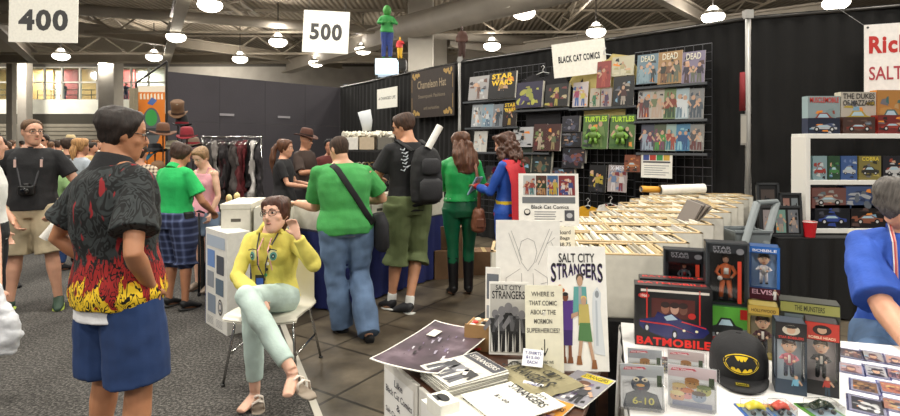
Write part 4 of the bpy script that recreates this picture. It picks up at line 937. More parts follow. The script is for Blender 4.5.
for k, (px, c) in enumerate(((9, '5a3a2a'), (64, '2a3040'), (126, '203050'), (121, '4a4a50'))):
    p = walker(px, BY+1.9, 1.75, 180, C(c), '2a2018', 'tiny figure at the upstairs rail in the ' + ['bay at the picture edge', 'wide red and orange bay', 'bright bay, nearer the orange banner', 'bright bay, nearer the pale column'][k], vox=.03)
    p.o.location.z = bz(100)-.04
# ---------------------------------------------------------------- printed covers
PAL = [mat(h, .45) for h in ('b8352c', 'd8b23a', '2f5f9e', '3f8a4a', 'd9d4c8', '5a3a2a', '8a4a9a', 'e08a3a', '23232a', '7aa0b8', 'c9a184', '6a6a70')]
SKN = mat('b8957c', .45)
def mute(x, k=.30, b=.88):
    v = [int(x[i:i+2], 16) for i in (0, 2, 4)]; g_ = sum(v)/3
    return ''.join('%02x' % int(max(0, min(255, (a*(1-k)+g_*k)*b))) for a in v)
def art(g, P, w, h, bg, cols, title=None, tcol='f0ece0', th=.16, n=2, seed=0, sub=None, kind='fig', d=.0008):
    r = random.Random(seed); c = [mat(mute(x), .35) if isinstance(x, str) else x for x in cols]
    g.rect(P, -w/2, -h/2, w/2, h/2, mat(mute(bg), .35), d*.5)
    for k in range(13):      # backdrop patches
        u = r.uniform(-.42, .34)*w; v = r.uniform(-.45, .3)*h; a = r.uniform(.05, .16)*w; b = r.uniform(.04, .14)*h
        g.shape(P, [(max(-w/2, u-a), max(-h/2, v)), (min(w/2, u+a), max(-h/2, v-b*.4)), (min(w/2, u+a*.7), min(h/2, v+b)), (max(-w/2, u-a*.6), min(h/2, v+b*.8))], r.choice(c+PAL[-5:]) if k % 3 == 0 else r.choice(c), d*(1+.13*k))
    if kind == 'fig':
        for k in range(n):
            hh = h*r.uniform(.6, .78) if n < 3 else h*r.uniform(.5, .66); u = (-.5+(k+.5)/n)*w*.82
            g.figure(P, u, -h*.46, hh, (SKN, r.choice(c), r.choice(c)), d*3+d*.4*k, r)
    elif kind == 'car': car(g, P, 0, -h*.12, w*.8, h*.42, c[0], d*3)
    elif kind == 'face':
        g.disc(P, 0, -.02*h, w*.24, h*.30, c[0], d*3); g.disc(P, 0, -.04*h, w*.19, h*.25, SKN, d*3.6); g.disc(P, 0, .16*h, w*.22, h*.13, c[0], d*4)
        for e in (-1, 1): g.disc(P, e*w*.08, 0, w*.03, h*.015, c[-1], d*4.6)
        g.disc(P, 0, -.15*h, w*.05, h*.015, mat('8a3a34', .5), d*4.6); g.shape(P, [(-w*.4, -h*.5), (w*.4, -h*.5), (w*.2, -h*.27), (-w*.2, -h*.27)], c[0], d*3.2)
    elif kind == 'blob':
        for k in range(n*3): g.disc(P, r.uniform(-.33, .33)*w, r.uniform(-.35, .15)*h, w*r.uniform(.08, .16), h*r.uniform(.08, .16), r.choice(c), d*(3+.3*k), a=r.uniform(0, 3))
    if title:
        for i, t in enumerate(title.split('\n')): g.text(t, w*min(.9, .13*len(t)+.12), h*th, P @ Matrix.Translation((0, h*(.5-th*.75-i*th*1.25), d*8)), mat(tcol, .4))
    if sub: g.text(sub, w*.6, h*th*.4, P @ Matrix.Translation((0, -h*.44, d*8)), mat(tcol, .4))
def car(g, P, u, v, w, h, m, d):
    g.shape(P, [(u-w*.5, v-h*.2), (u+w*.5, v-h*.25), (u+w*.5, v+h*.05), (u+w*.28, v+h*.14), (u+w*.12, v+h*.42), (u-w*.2, v+h*.42), (u-w*.34, v+h*.12), (u-w*.5, v+h*.05)], m, d)
    g.shape(P, [(u+w*.09, v+h*.35), (u-w*.17, v+h*.35), (u-w*.27, v+h*.12), (u+w*.2, v+h*.12)], mat('aac4d0', .2), d*1.3)
    for q in (-.3, .3): g.disc(P, u+q*w, v-h*.24, w*.10, w*.10, mat('141414', .5), d*1.5); g.disc(P, u+q*w, v-h*.24, w*.05, w*.05, mat('c8c8c8', .3), d*1.7)

def wall_item(line, box, off, draw, name, label, cat, group=None, tilt=-.12, thick=.008, frame=None, parent=None, depth=None):
    x0, y0, x1, y1 = box; t = line.hit((x0+x1)/2, off); t0 = line.hit(x0, off); t1 = line.hit(x1, off); w = abs(t1-t0)
    Y = line.pt(t, 0, off).y; h = (y1-y0)/F*Y; z = EYE-((y0+y1)/2-HY)/F*Y
    g = G(); g.box((0, 0, 0), (w, thick, h), mat(frame or 'd8d4c8', .5)); draw(g, FRONT(-thick/2-.0006), w, h)
    o = g.obj(name); put(o, line.pt(t, z, off), line.rz, tilt); tag(o, label, cat, group); return o
K_ = [0]
def A(bg, cols, title=None, **k):
    K_[0] += 1; sd = K_[0]
    return lambda g, P, w, h: art(g, P, w, h, bg, cols, title, seed=sd, **k)
def wi(box, off, bg, cols, label, title=None, name='comic_book', cat='comic', group=None, **k):
    tl = k.pop('tilt', -.12); th = k.pop('thick', .008); return wall_item(LR, box, off, A(bg, cols, title, **k), name, label, cat, group, tilt=tl, thick=th)
# ---------------------------------------------------------------- wire grid panels
def grid(px0, px1, py0, z0, label):
    off = .12; t0 = LR.hit(px0, off); t1 = LR.hit(px1, off); z1 = LR.zz((t0+t1)/2, py0, off); w = t1-t0; g = G(); m = mat('4a4a4e', .35, .4)
    n = round(w/.11); k = round((z1-z0)/.11)
    for i in range(n+1): g.box((w*i/n-w/2, 0, (z0+z1)/2), (.007, .007, z1-z0), m)
    for i in range(k+1): g.box((0, .006, z0+(z1-z0)*i/k), (w, .006, .006), mat('8a8a90', .3, .6) if i % 2 else m)
    o = g.obj('wire_grid_panel'); put(o, LR.pt((t0+t1)/2, 0, off), LR.rz); tag(o, label, 'display grid', 'wire grid panels of the comic booth')
grid(474, 545, 68, .35, 'black wire grid panel nearest the white corner pole'); grid(546, 634, 62, .35, 'black wire grid panel under the comic shop sign'); grid(635, 712, 48, .35, 'black wire grid panel with three tiers of comics, beside the bare curtain')
def ledge(px0, px1, py, off, label, lip=True):
    t0 = LR.hit(px0, off); t1 = LR.hit(px1, off); z = LR.zz((t0+t1)/2, py, off); w = t1-t0; g = G(); m = mat('2a2a2e', .3, .3)
    g.box((0, .03, -.006), (w, .10, .008), m)
    if lip: g.box((0, -.03, .012), (w, .004, .03), mat('55585c', .3, .0))
    for u in (-.5, .5): g.box((u*w, .04, .0), (.006, .12, .05), m)
    o = g.obj('display_ledge'); put(o, LR.pt((t0+t1)/2, z-.012, off), LR.rz); tag(o, label, 'shelf', 'clear-lipped comic ledges')
O = .26
ledge(464, 517, 101, O, 'comic ledge at the top beside the white pole'); ledge(466, 519, 128, O, 'comic ledge second from top beside the white pole'); ledge(472, 550, 153, O, 'comic ledge above the curly-haired costume woman')
ledge(515, 570, 110, O, 'comic ledge under the purple and yellow toy box'); ledge(570, 637, 108, O, 'comic ledge under the yellow hanging shirt'); ledge(635, 708, 86, O, 'highest comic ledge of the three-tier panel'); ledge(635, 708, 121, O, 'middle comic ledge of the three-tier panel'); ledge(637, 708, 154, O, 'lowest comic ledge of the three-tier panel')
wi((469, 76, 489, 100), O, 'b8b4b4', ['3a3438', 'd8d8d8', '8a5a4a'], 'grey poster comic at the top ledge end near the white pole', n=1)
wi((489, 72, 516, 99), O+.01, '1d1b1e', ['e08a1c', '3a2a20', '24242a', 'c89030'], 'dark boxed book titled in yellow on the top ledge', '*STAR\n*WARS', tcol='f0c830', th=.2, name='boxed_book', cat='book', n=1, thick=.03)
for k, (a, b, bg, cs, lb) in enumerate(((472, 482, 'a9b4bc', ['6a7a88', 'e8e8e8'], 'pale grey-blue comic, first on the second ledge by the pole'), (482, 493, '8fb0c8', ['d8e0e4', '5a7a9a'], 'light blue comic, second on the second ledge by the pole'), (493, 503, '88909a', ['c8ccd0', '3a4a5a'], 'slate comic, third on the second ledge by the pole'))): wi((a, 104, b, 127), O, bg, cs, lb, n=1)
wi((503, 102, 517, 126), O+.01, '2c1c1a', ['a03a20', '1a1a1a', 'd8a830'], 'dark red comic with yellow lettering on the second ledge', '*STAR\n*WARS', tcol='e8c030', th=.16, n=1)
wi((474, 131, 487, 153), O, 'd8d4cc', ['9aa0a8', 'e8e4dc'], 'white comic above the curly hair, near the pole', n=1); wi((513, 127, 533, 147), O, 'c8c8cc', ['2a2a2e', 'b8bcc4'], 'pale comic with a single dark standing figure', n=1)
wi((534, 124, 547, 151), O, '5a2a28', ['7a9a4a', '8a2a2a', 'c8b090'], 'red-topped carded toy, first of two beside each other', name='carded_figure', cat='toy', n=1, thick=.03); wi((547, 124, 561, 151), O, '5a2a28', ['a8905a', '8a2a2a', '6a7a4a'], 'red-topped carded toy, second of two beside each other', name='carded_figure', cat='toy', n=1, thick=.03)
wi((517, 82, 543, 108), O, '2c2650', ['d8d83a', 'c8c43a', '4a3a80', 'b0b83a'], 'purple toy box with a big yellow-green shape', name='toy_box', cat='toy box', kind='blob', n=3, thick=.05); wi((546, 84, 569, 107), O, '1c1a1c', ['d8c83a', 'a03030', 'd8c08a'], 'black toy box with yellow figure and red band', name='toy_box', cat='toy box', n=1, thick=.05)
g = G(); w = .62; P = FRONT(0)
def flat_shirt(m, trim, label, line, box, off, sleeves=True):
    x0, y0, x1, y1 = box; t = line.hit((x0+x1)/2, off); w = abs(line.hit(x1, off)-line.hit(x0, off)); Y = line.pt(t, 0, off).y; h = (y1-y0)/F*Y; z = EYE-((y0+y1)/2-HY)/F*Y
    g = G(); out = [(-.28, -.5), (.28, -.5), (.30, .18), (.42, -.02), (.5, .12), (.34, .44), (.12, .5), (.07, .43), (0, .40), (-.07, .43), (-.12, .5), (-.34, .44), (-.5, .12), (-.42, -.02), (-.30, .18)]
    pts = [(u*w, v*h) for u, v in out]
    n = len(pts); vs = []
    for sg in (-1, 1):
        for (u, v) in pts: vs.append((u, sg*.012*(1-abs(u)/w*1.2)+.008*math.sin(u*40+v*9), v))
    g.add(vs, [tuple(range(n)), tuple(range(2*n-1, n-1, -1))]+[(i, n+i, n+(i+1) % n, (i+1) % n) for i in range(n)], m)
    if trim: g.loft([(-.12*w, -.015, .49*h), (-.07*w, -.018, .41*h), (0, -.018, .36*h), (.07*w, -.018, .41*h), (.12*w, -.015, .49*h)], [w*.02]*5, trim, n=6)
    o = g.obj('hanging_shirt', smooth=False); put(o, line.pt(t, z, off), line.rz); tag(o, label, 'shirt')
    g = G(); hk = mat('d8d8d8', .3); g.loft([(-.30*w, 0, .42*h), (0, 0, .52*h), (.30*w, 0, .42*h)], [.007]*3, hk, n=6); g.loft([(0, 0, .52*h), (0, 0, .52*h+.04), (.03, 0, .52*h+.07), (.0, 0, .52*h+.10), (-.03, 0, .52*h+.075)], [.006]*5, hk, n=6); g.obj('hanger', o, smooth=True)
    return o
flat_shirt(mat('232226', .9, 0, 'cloth'), None, 'black shirt hanging behind the purple toy box', LR, (513, 73, 573, 135), .18)
flat_shirt(mat('c9b878', .9, 0, 'cloth'), None, 'pale yellow printed shirt hanging beside the comic shop sign', LR, (568, 55, 640, 118), .18)
flat_shirt(mat('d8a020', .9, 0, 'cloth'), None, 'orange-yellow shirt on a hanger behind the comic boxes', LR, (573, 206, 603, 245), .2); flat_shirt(mat('e0dcd6', .9, 0, 'cloth'), mat('8a1c2c', .8), 'white shirt with dark red collar on a hanger', LR, (593, 204, 628, 245), .24)
wi((597, 61, 611, 88), O-.02, 'b8302a', ['d84a38', '8a1c1a'], 'red poster hung at the middle of the yellow shirt', name='poster', cat='poster', n=1)
wi((612, 56, 634, 76), O-.03, 'd8d0a8', ['e8e0b8', 'c8b878'], 'pale sketch print at the top of the yellow shirt', name='poster', cat='poster', n=1)
wi((573, 82, 588, 107), O, 'd8c8c8', ['c03a6a', '3a6ac0', 'e8d040'], 'colourful pink-lettered comic under the shop sign', n=2); wi((590, 88, 600, 107), O, 'c8b8a0', ['b83a2a', '3a8a5a'], 'tan comic beneath the red poster', n=1); wi((601, 88, 612, 107), O, 'b8a8a0', ['c8402a', '5a3a6a'], 'cream comic beside the dark magazine', n=1); wi((613, 76, 634, 106), O+.01, '17171c', ['3a4a6a', 'b0a090', '5a2a2a'], 'large dark magazine with a night figure', n=1)
for a, b, bg, cs, lb in ((637, 658, '6f94a8', ['3a4a50', '8ab0c0'], 'blue-grey horror comic, first on the highest ledge'), (658, 682, 'c08a48', ['3a3a30', '8a5a3a'], 'orange-brown horror comic, middle of the highest ledge'), (682, 705, '8a7aa0', ['5a3a3a', '3a3048'], 'purple horror comic, end of the highest ledge')):
    wi((a, 51 if a > 650 else 54, b, 84), O, bg, cs+['6a705a'], lb, 'DEAD', tcol='d8d4c0', th=.2, n=3)
for k, (a, b, bg, cs, lb) in enumerate(((638, 651, 'b8b8b4', ['8a3a3a', '4a4a50'], 'grey comic with red detail, start of the middle ledge'), (651, 664, 'c4b8a8', ['c8a890', 'e0d8d0', '7a8a5a'], 'cream comic with pale figures, middle ledge'), (664, 676, '7a9a5a', ['a03a2a', '3a5a3a'], 'green comic, centre of the middle ledge'), (676, 689, 'a8c4d0', ['6a8aa0', 'd8e0e4'], 'icy blue comic on the middle ledge'), (689, 704, '8a8c90', ['4a5a6a', 'b8a090'], 'grey comic at the end of the middle ledge'))): wi((a, 88, b, 119), O, bg, cs, lb, n=2)
for k, (a, b, bg, cs, lb) in enumerate(((641, 654, '4a5068', ['8a3a5a', '9ab0c8'], 'dark blue comic at the start of the lowest ledge'), (654, 666, '5a6a4a', ['4ab040', '8a4a6a'], 'murky comic with green figure on the lowest ledge'), (666, 676, '9ac0b8', ['c04a3a', '3a8a9a'], 'pale teal comic, centre of the lowest ledge'), (676, 690, '3a8ac0', ['8ad0e0', '2a5a9a'], 'bright sky-blue comic on the lowest ledge'), (690, 704, '8a8a88', ['5a5a60', 'b8b4a8', '7a3a3a'], 'drab grey comic at the end of the lowest ledge'))): wi((a, 124, b, 151), O, bg, cs, lb, n=2)
for a, lb in ((583, 'green turtle-coloured carded toy nearer the dark toys'), (610, 'green turtle-coloured carded toy nearer the comic tiers')):
    o = wi((a, 115, a+25, 149), O, '5a8a3a', ['3f7a2e', '7aa04a', '2a4a24'], lb, '*TURTLES', tcol='b8e040', name='carded_figure', cat='toy', n=2, thick=.02)
    g = G(); g.ell((0, -.05, -.05), (.07, .04, .06), mat('5a7a30', .5)); g.ell((0, -.06, .03), (.045, .035, .04), mat('6f9a3c', .5)); 
    for s_ in (-1, 1): g.loft([(s_*.05, -.05, -.02), (s_*.10, -.06, -.06), (s_*.09, -.07, -.1)], [.018]*3, mat('6f9a3c', .5)); g.loft([(s_*.03, -.05, -.09), (s_*.05, -.05, -.17)], [.022]*2, mat('6f9a3c', .5))
    g.obj('figure', o, smooth=True)
for bx_, bg, cs, lb in (((563, 116, 580, 132), '2a2836', ['5a5a7a', '8a8a9a', '3a3a50'], 'dark blue toy pack above the round dark one'), ((563, 147, 583, 168), '23222c', ['4a4a6a', '7a3a3a', '6a6a80'], 'rounded dark toy pack over the yellow comic'), ((562, 132, 582, 147), '1e1c24', ['6a4a3a', '4a5a7a'], 'small dark toy pack between two larger ones'),
    ((515, 148, 532, 172), '2c3a2c', ['4a6a4a', '6a3a2a'], 'dark green toy pack near the red cape'), ((533, 152, 552, 174), '2a3430', ['3a6a5a', '8a6a4a'], 'murky green toy pack beside the rounded pack'), ((553, 168, 575, 182), '2a2a34', ['8a4a3a', '4a5a8a'], 'small dark toy pack low on the grid'), ((486, 166, 510, 186), '26262c', ['5a6a7a', '7a4a3a'], 'dark toy pack low behind the costume woman'),
    ((570, 150, 586, 163), '3a2a30', ['a04a3a', '5a5a8a'], 'reddish toy pack beside the rounded one')): wi(bx_, O-.03, bg, cs, lb, name='toy_pack', cat='toy box', kind='blob', n=2, thick=.05)
wi((589, 165, 606, 192), O, '1c1c20', ['d8b82a', '3a3a44'], 'black and yellow comic low on the grid', n=1); wi((608, 165, 627, 192), O, 'b8a8a8', ['a02a3a', '6a8ac0', 'e0d8d8'], 'red and white comic low on the grid', 'X-MEN', tcol='e0e0e8', n=2)
wi((625, 155, 641, 172), O, 'a04a28', ['d87a3a', '6a2a1c', '2a2a2a'], 'orange toy pack beside the white price sheet', name='toy_pack', cat='toy box', kind='car', thick=.04)
def sheet(g, P, w, h):
    g.rect(P, -w/2, -h/2, w/2, h/2, WHITE(), .0004)
    for k, c in enumerate(('3a4a8a', 'b03a2a', '3a8a4a', 'c8a040')): g.rect(P, (-.44+.22*k)*w, .2*h, (-.24+.22*k)*w, .44*h, mat(c, .5), .001)
    g.rect(P, -.44*w, .1*h, .44*w, .17*h, mat('4a4a4e', .6), .001)
    for k in range(5): g.rect(P, -.4*w, (-.02-.09*k)*h, (.4-.1*(k % 3))*w, (.005-.09*k)*h, mat('7a7a7e', .6), .001)
wall_item(LR, (641, 153, 672, 178), O+.03, sheet, 'flyer', 'white flyer with small pictures clipped under the lowest ledge', 'flyer', tilt=-.05, thick=.004)
o = hang_sign(554, 45, 604, 78, 7.9, [('*BLACK CAT COMICS', 0, .02, .78, .2), ('626', .38, -.36, .1, .1)], 'white shop sign in black capitals hung from the curtain top over the comics', LR.rz*.35, name='shop_sign', roll=R(-5), tm=mat('1c1c1e', .6))
o.location = LR.pt(LR.hit(579, .34), o.location.z, .34)
hs = G(); hs.rod((0, 0, .28), (0, .05, .40), .004, DKMET, 5); hs.obj('hook', o)

# booth banner and sign on the steampunk drape
def bn(g, P, w, h):
    g.rect(P, -w/2, -h/2, w/2, h/2, mat('332a26', .6, 0, 'cloth'), .0004); gd = mat('a8894e', .5)
    for s1 in (-1, 1):
        for s2 in (-1, 1):
            for k in range(5): g.disc(P, s1*w*(.44-.035*k), s2*h*(.42-.02*(4-k)*(k % 2)), w*.022, h*.05, gd, .001+.0002*k, a=k)
            g.rect(P, s1*w*.47-.006, s2*h*.2-h*.14, s1*w*.47+.006, s2*h*.2+h*.14, gd, .001)
    g.text('Chameleon Hat', w*.66, h*.17, P @ Matrix.Translation((0, h*.20, .0015)), mat('9a8a70', .6)); g.text('Steampunk Fashions', w*.62, h*.10, P @ Matrix.Translation((0, -h*.06, .0015)), mat('7e7260', .6)); g.text('and curiosities', w*.36, h*.07, P @ Matrix.Translation((0, -h*.30, .0015)), mat('7e7260', .6))
b_ = wall_item(LM_, (410, 69, 453, 117), .14, bn, 'booth_banner', 'dark brown banner with gold corner scrolls on the black curtain', 'banner', tilt=0, thick=.01, frame='2a2320')
wall_item(LM_, (377, 88, 397, 108), .3, lambda g, P, w, h: (g.rect(P, -w/2, -h/2, w/2, h/2, WHITE(), .0004), g.text('A CHANGED LIFE', w*.84, h*.15, P @ Matrix.Translation((0, 0, .001)), mat('2a2a2a', .6))), 'booth_sign', 'small white sign reading a changed life on the black curtain', 'sign', tilt=0)
# orange banner stand
Y = 9.2; c = at(151.5, 148, Y); t = thing('banner_stand', 'tall orange banner stand with grey and green oval beside the grey wall', 'banner', (c.x, Y, 0), 0)
w = 27/F*Y; zt_ = EYE-(86-HY)/F*Y; h = 1.75; P = FRONT(-.006, 0, zt_-h/2)
g = G(); g.box((0, 0, zt_-h/2), (w, .01, h), mat('d97a24', .6)); g.rect(P, -w*.5, h*.44, w*.5, h*.5, mat('e8dcc8', .6), .0005)
for k in range(7): g.shape(P, [((-.42+.13*k)*w, h*.37), ((-.34+.13*k)*w, h*.37), ((-.36+.13*k)*w, h*.43), ((-.42+.13*k)*w, h*.42)], mat('efe0c8', .6), .0008)
g.disc(P, 0, h*.10, w*.36, h*.19, mat('5c6062', .6), .0010, n=24); g.disc(P, 0, h*.19, w*.22, h*.08, mat('3a9a4a', .6), .0016, n=20); g.rect(P, -w*.26, h*.02, w*.26, h*.09, mat('3a3c3e', .6), .0018)
g.shape(P, [(-w*.15, h*.33), (w*.05, h*.31), (w*.22, h*.36), (w*.02, h*.39)], mat('4a6aa8', .6), .0016); g.obj('banner', t)
g = G(); g.rod((-w/2-.03, 0, 0), (-w/2-.03, 0, zt_+.05), .02, DKMET); g.rod((w/2+.03, 0, 0), (w/2+.03, 0, zt_+.42), .02, DKMET); g.rod((-w/2-.03, 0, zt_+.05), (w/2+.03, 0, zt_+.42), .018, DKMET); g.box((0, 0, .02), (w+.2, .4, .03), DKMET); g.obj('frame', t)
g = G(); c = at(134, 120, 9.0); vs = []; n = 16
for i in range(n+1):
    for z in (0, 2.55): vs.append((-.08+.16*i/n, .02*math.sin(i*1.9), z))
g.add(vs, [(2*i, 2*i+2, 2*i+3, 2*i+1) for i in range(n)], mat('8f8570', .9, 0, 'cloth')); o = g.obj('cloth_panel', smooth=True); put(o, (c.x, 9.0, 0)); tag(o, 'narrow beige cloth hanging at the side of the orange banner', 'curtain')

# raised figures beyond the curtain
def kiosk(px, py0, py1, wpx, Y, label, m):
    c = at(px, py1, Y); w = wpx/F*Y; h = (py1-py0)/F*Y; t = thing('display_tower', label, 'pedestal', (c.x, Y, 0)); g = G()
    for sx in (-1, 1):
        for sy in (-1, 1): g.rod((sx*w*.42, sy*w*.42, 0), (sx*w*.42, sy*w*.42, c.z), .03, DKMET)
    for k in range(6): z = c.z*k/6; g.rod((-w*.42, -w*.42, z), (w*.42, -w*.42, z+c.z/6), .015, DKMET)
    g.obj('frame', t); g = G(); g.box((0, 0, c.z+h/2), (w, w, h), m); g.obj('top_box', t, bevel=.02); return V((c.x, Y, c.z+h))
LB = mat('d4ecff', .5, 0, 'emit', 'light_box', e=1.6)
b1 = kiosk(387, 60, 76, 21, 16.5, 'glowing pale blue cube pedestal under the green hooded statue', LB)
b2 = kiosk(400, 60, 70, 13, 18.5, 'slim tower beyond the curtain under the red and yellow statue', DKMET); b3 = kiosk(462, 60, 70, 12, 15.5, 'slim tower beyond the white corner pole under the brown statue', DKMET)
def statue(pos, h, hd, label, top, bot, headm, box=False, **kw):
    p = Person(label, 0, pos.y, h, hd, X=pos.x, skin='6a4a34', vox=.022, fine=False, cat='statue', pose=kw)
    p.o.location.z = pos.z; p.o.name = 'statue'; p.o.data.materials[0] = headm; p.shirt(top, sleeve=1.9, ease=.05, name='hoodie'); p.trousers(bot, ease=.03)
    if box:
        g = G(); c = p.P['head']*p.s; g.ell(c, (.13, .14, .165), mat('3f8a3a', .7, 0, 'cloth'), n=16, k=12)
        g.obj('hood', p.o, smooth=True)
    return p
statue(b1, 1.62, 165, 'statue in green hoodie and blue jeans with the green hood over its head', mat('2f8a40', .7, 0, 'cloth'), mat('2c3c78', .8, 0, 'denim'), mat('3f8a3a', .6), True, elL=(-.30, .1, 1.2), wrL=(-.12, .22, 1.22), elR=(.30, .1, 1.2), wrR=(.12, .22, 1.2))
statue(b2, .80, 180, 'small statue in red top with yellow sleeves', mat('b8262a', .6), mat('d8a828', .6), mat('d8a828', .6), elL=(-.3, .05, 1.2), wrL=(-.22, .2, 1.3))
statue(b3, .98, 190, 'slim dark brown statue beyond the white pole', mat('4a2c20', .7), mat('3a221a', .7), mat('3a221a', .7))

# ---------------------------------------------------------------- hat booth, clothes rack
def skirt_table(name, label, pts, z, cloth, top=None, z0=.02, cat='table', group=None, amp=.012):
    c = V((sum(p[0] for p in pts)/len(pts), sum(p[1] for p in pts)/len(pts))); t = thing(name, label, cat, (c.x, c.y, 0), 0, group)
    q = [V((p[0]-c.x, p[1]-c.y)) for p in pts]; g = G(); g.prism([tuple(p) for p in q], z-.03, z, top or cloth); g.obj('table_top', t)
    g = G(); vs = []; per = []
    for i in range(len(q)):
        a, b = q[i], q[(i+1) % len(q)]; n = int((b-a).length/.035)+1
        for k in range(n):
            p = a.lerp(b, k/n); nr = V((b.y-a.y, a.x-b.x)).normalized(); s_ = (b-a).length*k/n; per.append((p, nr, s_))
    m = len(per)
    for z_ in (z0, z*.5, z-.012):
        for p, nr, s_ in per:
            o = amp*math.sin(s_*34+3*noise.noise(V((s_*2, i, 0))))*(1.6 if z_ < .1 else 1 if z_ < z-.05 else .2)+.008; vs.append((p.x+nr.x*o, p.y+nr.y*o, z_))
    for r_ in range(2):
        for k in range(m): fs_ = (r_*m+k, r_*m+(k+1) % m, (r_+1)*m+(k+1) % m, (r_+1)*m+k); g.add([], [], cloth); g.f.append(fs_); g.m.append(0)
    g.v = [V(v) for v in vs]; g.obj('table_skirt', t, smooth=True)
    g = G()
    for p in q: d = V((p.x*.86, p.y*.86)); g.rod((d.x, d.y, 0), (d.x, d.y, z-.03), .016, DKMET)
    g.obj('table_frame', t); return t
skirt_table('hat_table', 'black cloth covered table carrying the hat stands', [(-4.35, 7.3), (-3.15, 7.3), (-3.15, 8.1), (-4.35, 8.1)], .78, BLKC)
def hat_stand(px, py, Y, label, hm, bm, rz=0, tilt=0, kind='brimmed_hat', **k):
    c = at(px, py, Y); t = thing('hat_stand', 'post stand under the ' + label, 'stand', (c.x, c.y, .78), group=None); g = G(); g.loft([(0, 0, 0), (0, 0, .012)], [.09, .09], DKMET, n=18); g.rod((0, 0, 0), (0, 0, c.z-.78), .01, DKMET); g.ell((0, 0, c.z-.78+.02), (.05, .06, .05), BLK); g.obj('post', t, smooth=False)
    hat(kind, label, c, hm, bm, rz, tilt, scale=1.2, **k)
BR = mat('5f3f2c', .85, 0, 'cloth'); RD = mat('7e1a26', .85, 0, 'cloth')
hat_stand(163, 133, 7.45, 'wide-brimmed brown hat on the tallest near stand', BR, mat('2a1c14', .7), .6, .12, brim=.155, h=.12); hat_stand(178, 114, 7.95, 'tall tan and brown top hat highest of the hat display', mat('61462f', .85, 0, 'cloth'), mat('3a2418', .7), .3, .35, kind='top_hat', h=.17, brim=.12, pinch=0, curl=.03, crownr=.092)
hat_stand(187, 137, 7.5, 'red felt hat in the middle of the hat display', RD, mat('5a1018', .7), .2, .1, h=.12, brim=.125); hat_stand(193, 145, 7.9, 'brown-grey hat just behind the red felt hat', mat('6a5648', .85, 0, 'cloth'), RD, 0, 0, h=.10, brim=.12); hat_stand(173, 148, 7.6, 'cream cap low among the hats', mat('c8c0a4', .85, 0, 'cloth'), mat('8a8270', .7), 0, 0, kind='flat_cap', h=.09, brim=.09)
hat_stand(155, 151, 7.5, 'black hat lowest beside the orange banner', BLK, mat('3a3a3e', .7), 0, 0, h=.09, brim=.13); hat_stand(197, 157, 7.4, 'dark maroon hat below the red felt hat', mat('4a2226', .85, 0, 'cloth'), BLK, 0, 0, h=.11, brim=.12); hat_stand(182, 125, 8.0, 'black hat between the tall top hat and the red one', BLK, RD, .2, 0, h=.13, brim=.12)
hat_stand(158, 171, 7.35, 'dusty brown hat near the table surface', mat('6f5238', .85, 0, 'cloth'), BLK, .4, .3, h=.11, brim=.13)
g = G(); c = at(147, 160, 7.45)
for k in range(6): a_ = k*.5-1.2; g.loft([c, c+V((math.sin(a_)*.06, 0, .07)), c+V((math.sin(a_)*.14, .01, .10+.02*(k % 2)))], [.006, .014, .003], mat('3a9ac4', .5), n=6)
g.rod(c, (c.x, c.y, .781), .006, DKMET); tag(g.obj('feather_spray', smooth=True), 'blue feather spray beside the lowest black hat', 'feathers')
t = thing('clothes_rack', 'silver clothes rack in front of the dark grey wall', 'rack', (0, 0, 0)); Yr = 8.2; a_ = at(203, 137, Yr); b_ = at(261, 137, Yr)
g = G(); g.rod(a_, b_, .014, CHROME); g.obj('rail', t, smooth=True)
for q in (a_, b_):
    g = G(); g.rod(q, (q.x, q.y, .06), .014, CHROME); g.rod((q.x, q.y-.28, .05), (q.x, q.y+.28, .05), .016, CHROME); g.ell((q.x, q.y, q.z), .02, CHROME); g.obj('upright', t, smooth=True)
gm = [('33302f', 'charcoal coat at the hat end'), ('8a8480', 'silvery garment with shine'), ('3c3432', 'dark brown long garment'), ('3a1f22', 'dark maroon garment'), ('2a2628', 'black jacket in the middle'), ('4a4442', 'charcoal laced garment'), ('6a2228', 'deep red vest'), ('541c20', 'wine red coat'), ('222022', 'black garment near the end'), ('b4b0ac', 'white-topped wrapped garment'), ('282428', 'long black coat at the ponytail end')]
for k, (c, lb) in enumerate(gm):
    x = a_.x + (b_.x-a_.x)*(k+.6)/len(gm); r = random.Random(k); L1 = r.uniform(.55, 1.2); g = G(); m = mat(c, .45 if c[0] in '9ab' else .85, 0, 'cloth'); pts = []; rad = []
    for i in range(8): q = i/7; pts.append((x+.012*math.sin(i+k), Yr+.01*math.cos(i*2), a_.z-.07-L1*q)); rad.append(((.03+.022*q+.010*math.sin(i*1.7+k)), .19*(.35 if i == 0 else .8 if i == 1 else 1)+.02*math.sin(i*1.3)))
    an = r.uniform(-.2, 1.1); g.loft(pts, rad, m, side=(math.cos(an), math.sin(an), 0), n=18); o = robj('hanging_garment', remesh(g, .016, 1, .5, .05, 13, .35, k)); tag(o, lb[0:1].lower()+lb[1:]+' on the clothes rack', 'garment', 'costumes on the clothes rack')
    g = G(); z = a_.z; g.loft([(x, Yr, z+.012), (x+.0, Yr+.014, z), (x, Yr, z-.03), (x, Yr, z-.07)], [.004]*4, CHROME, n=6); g.loft([(x, Yr-.17, z-.12), (x, Yr, z-.06), (x, Yr+.17, z-.12)], [.006]*3, CHROME, n=6); g.obj('hanger', o, smooth=True)
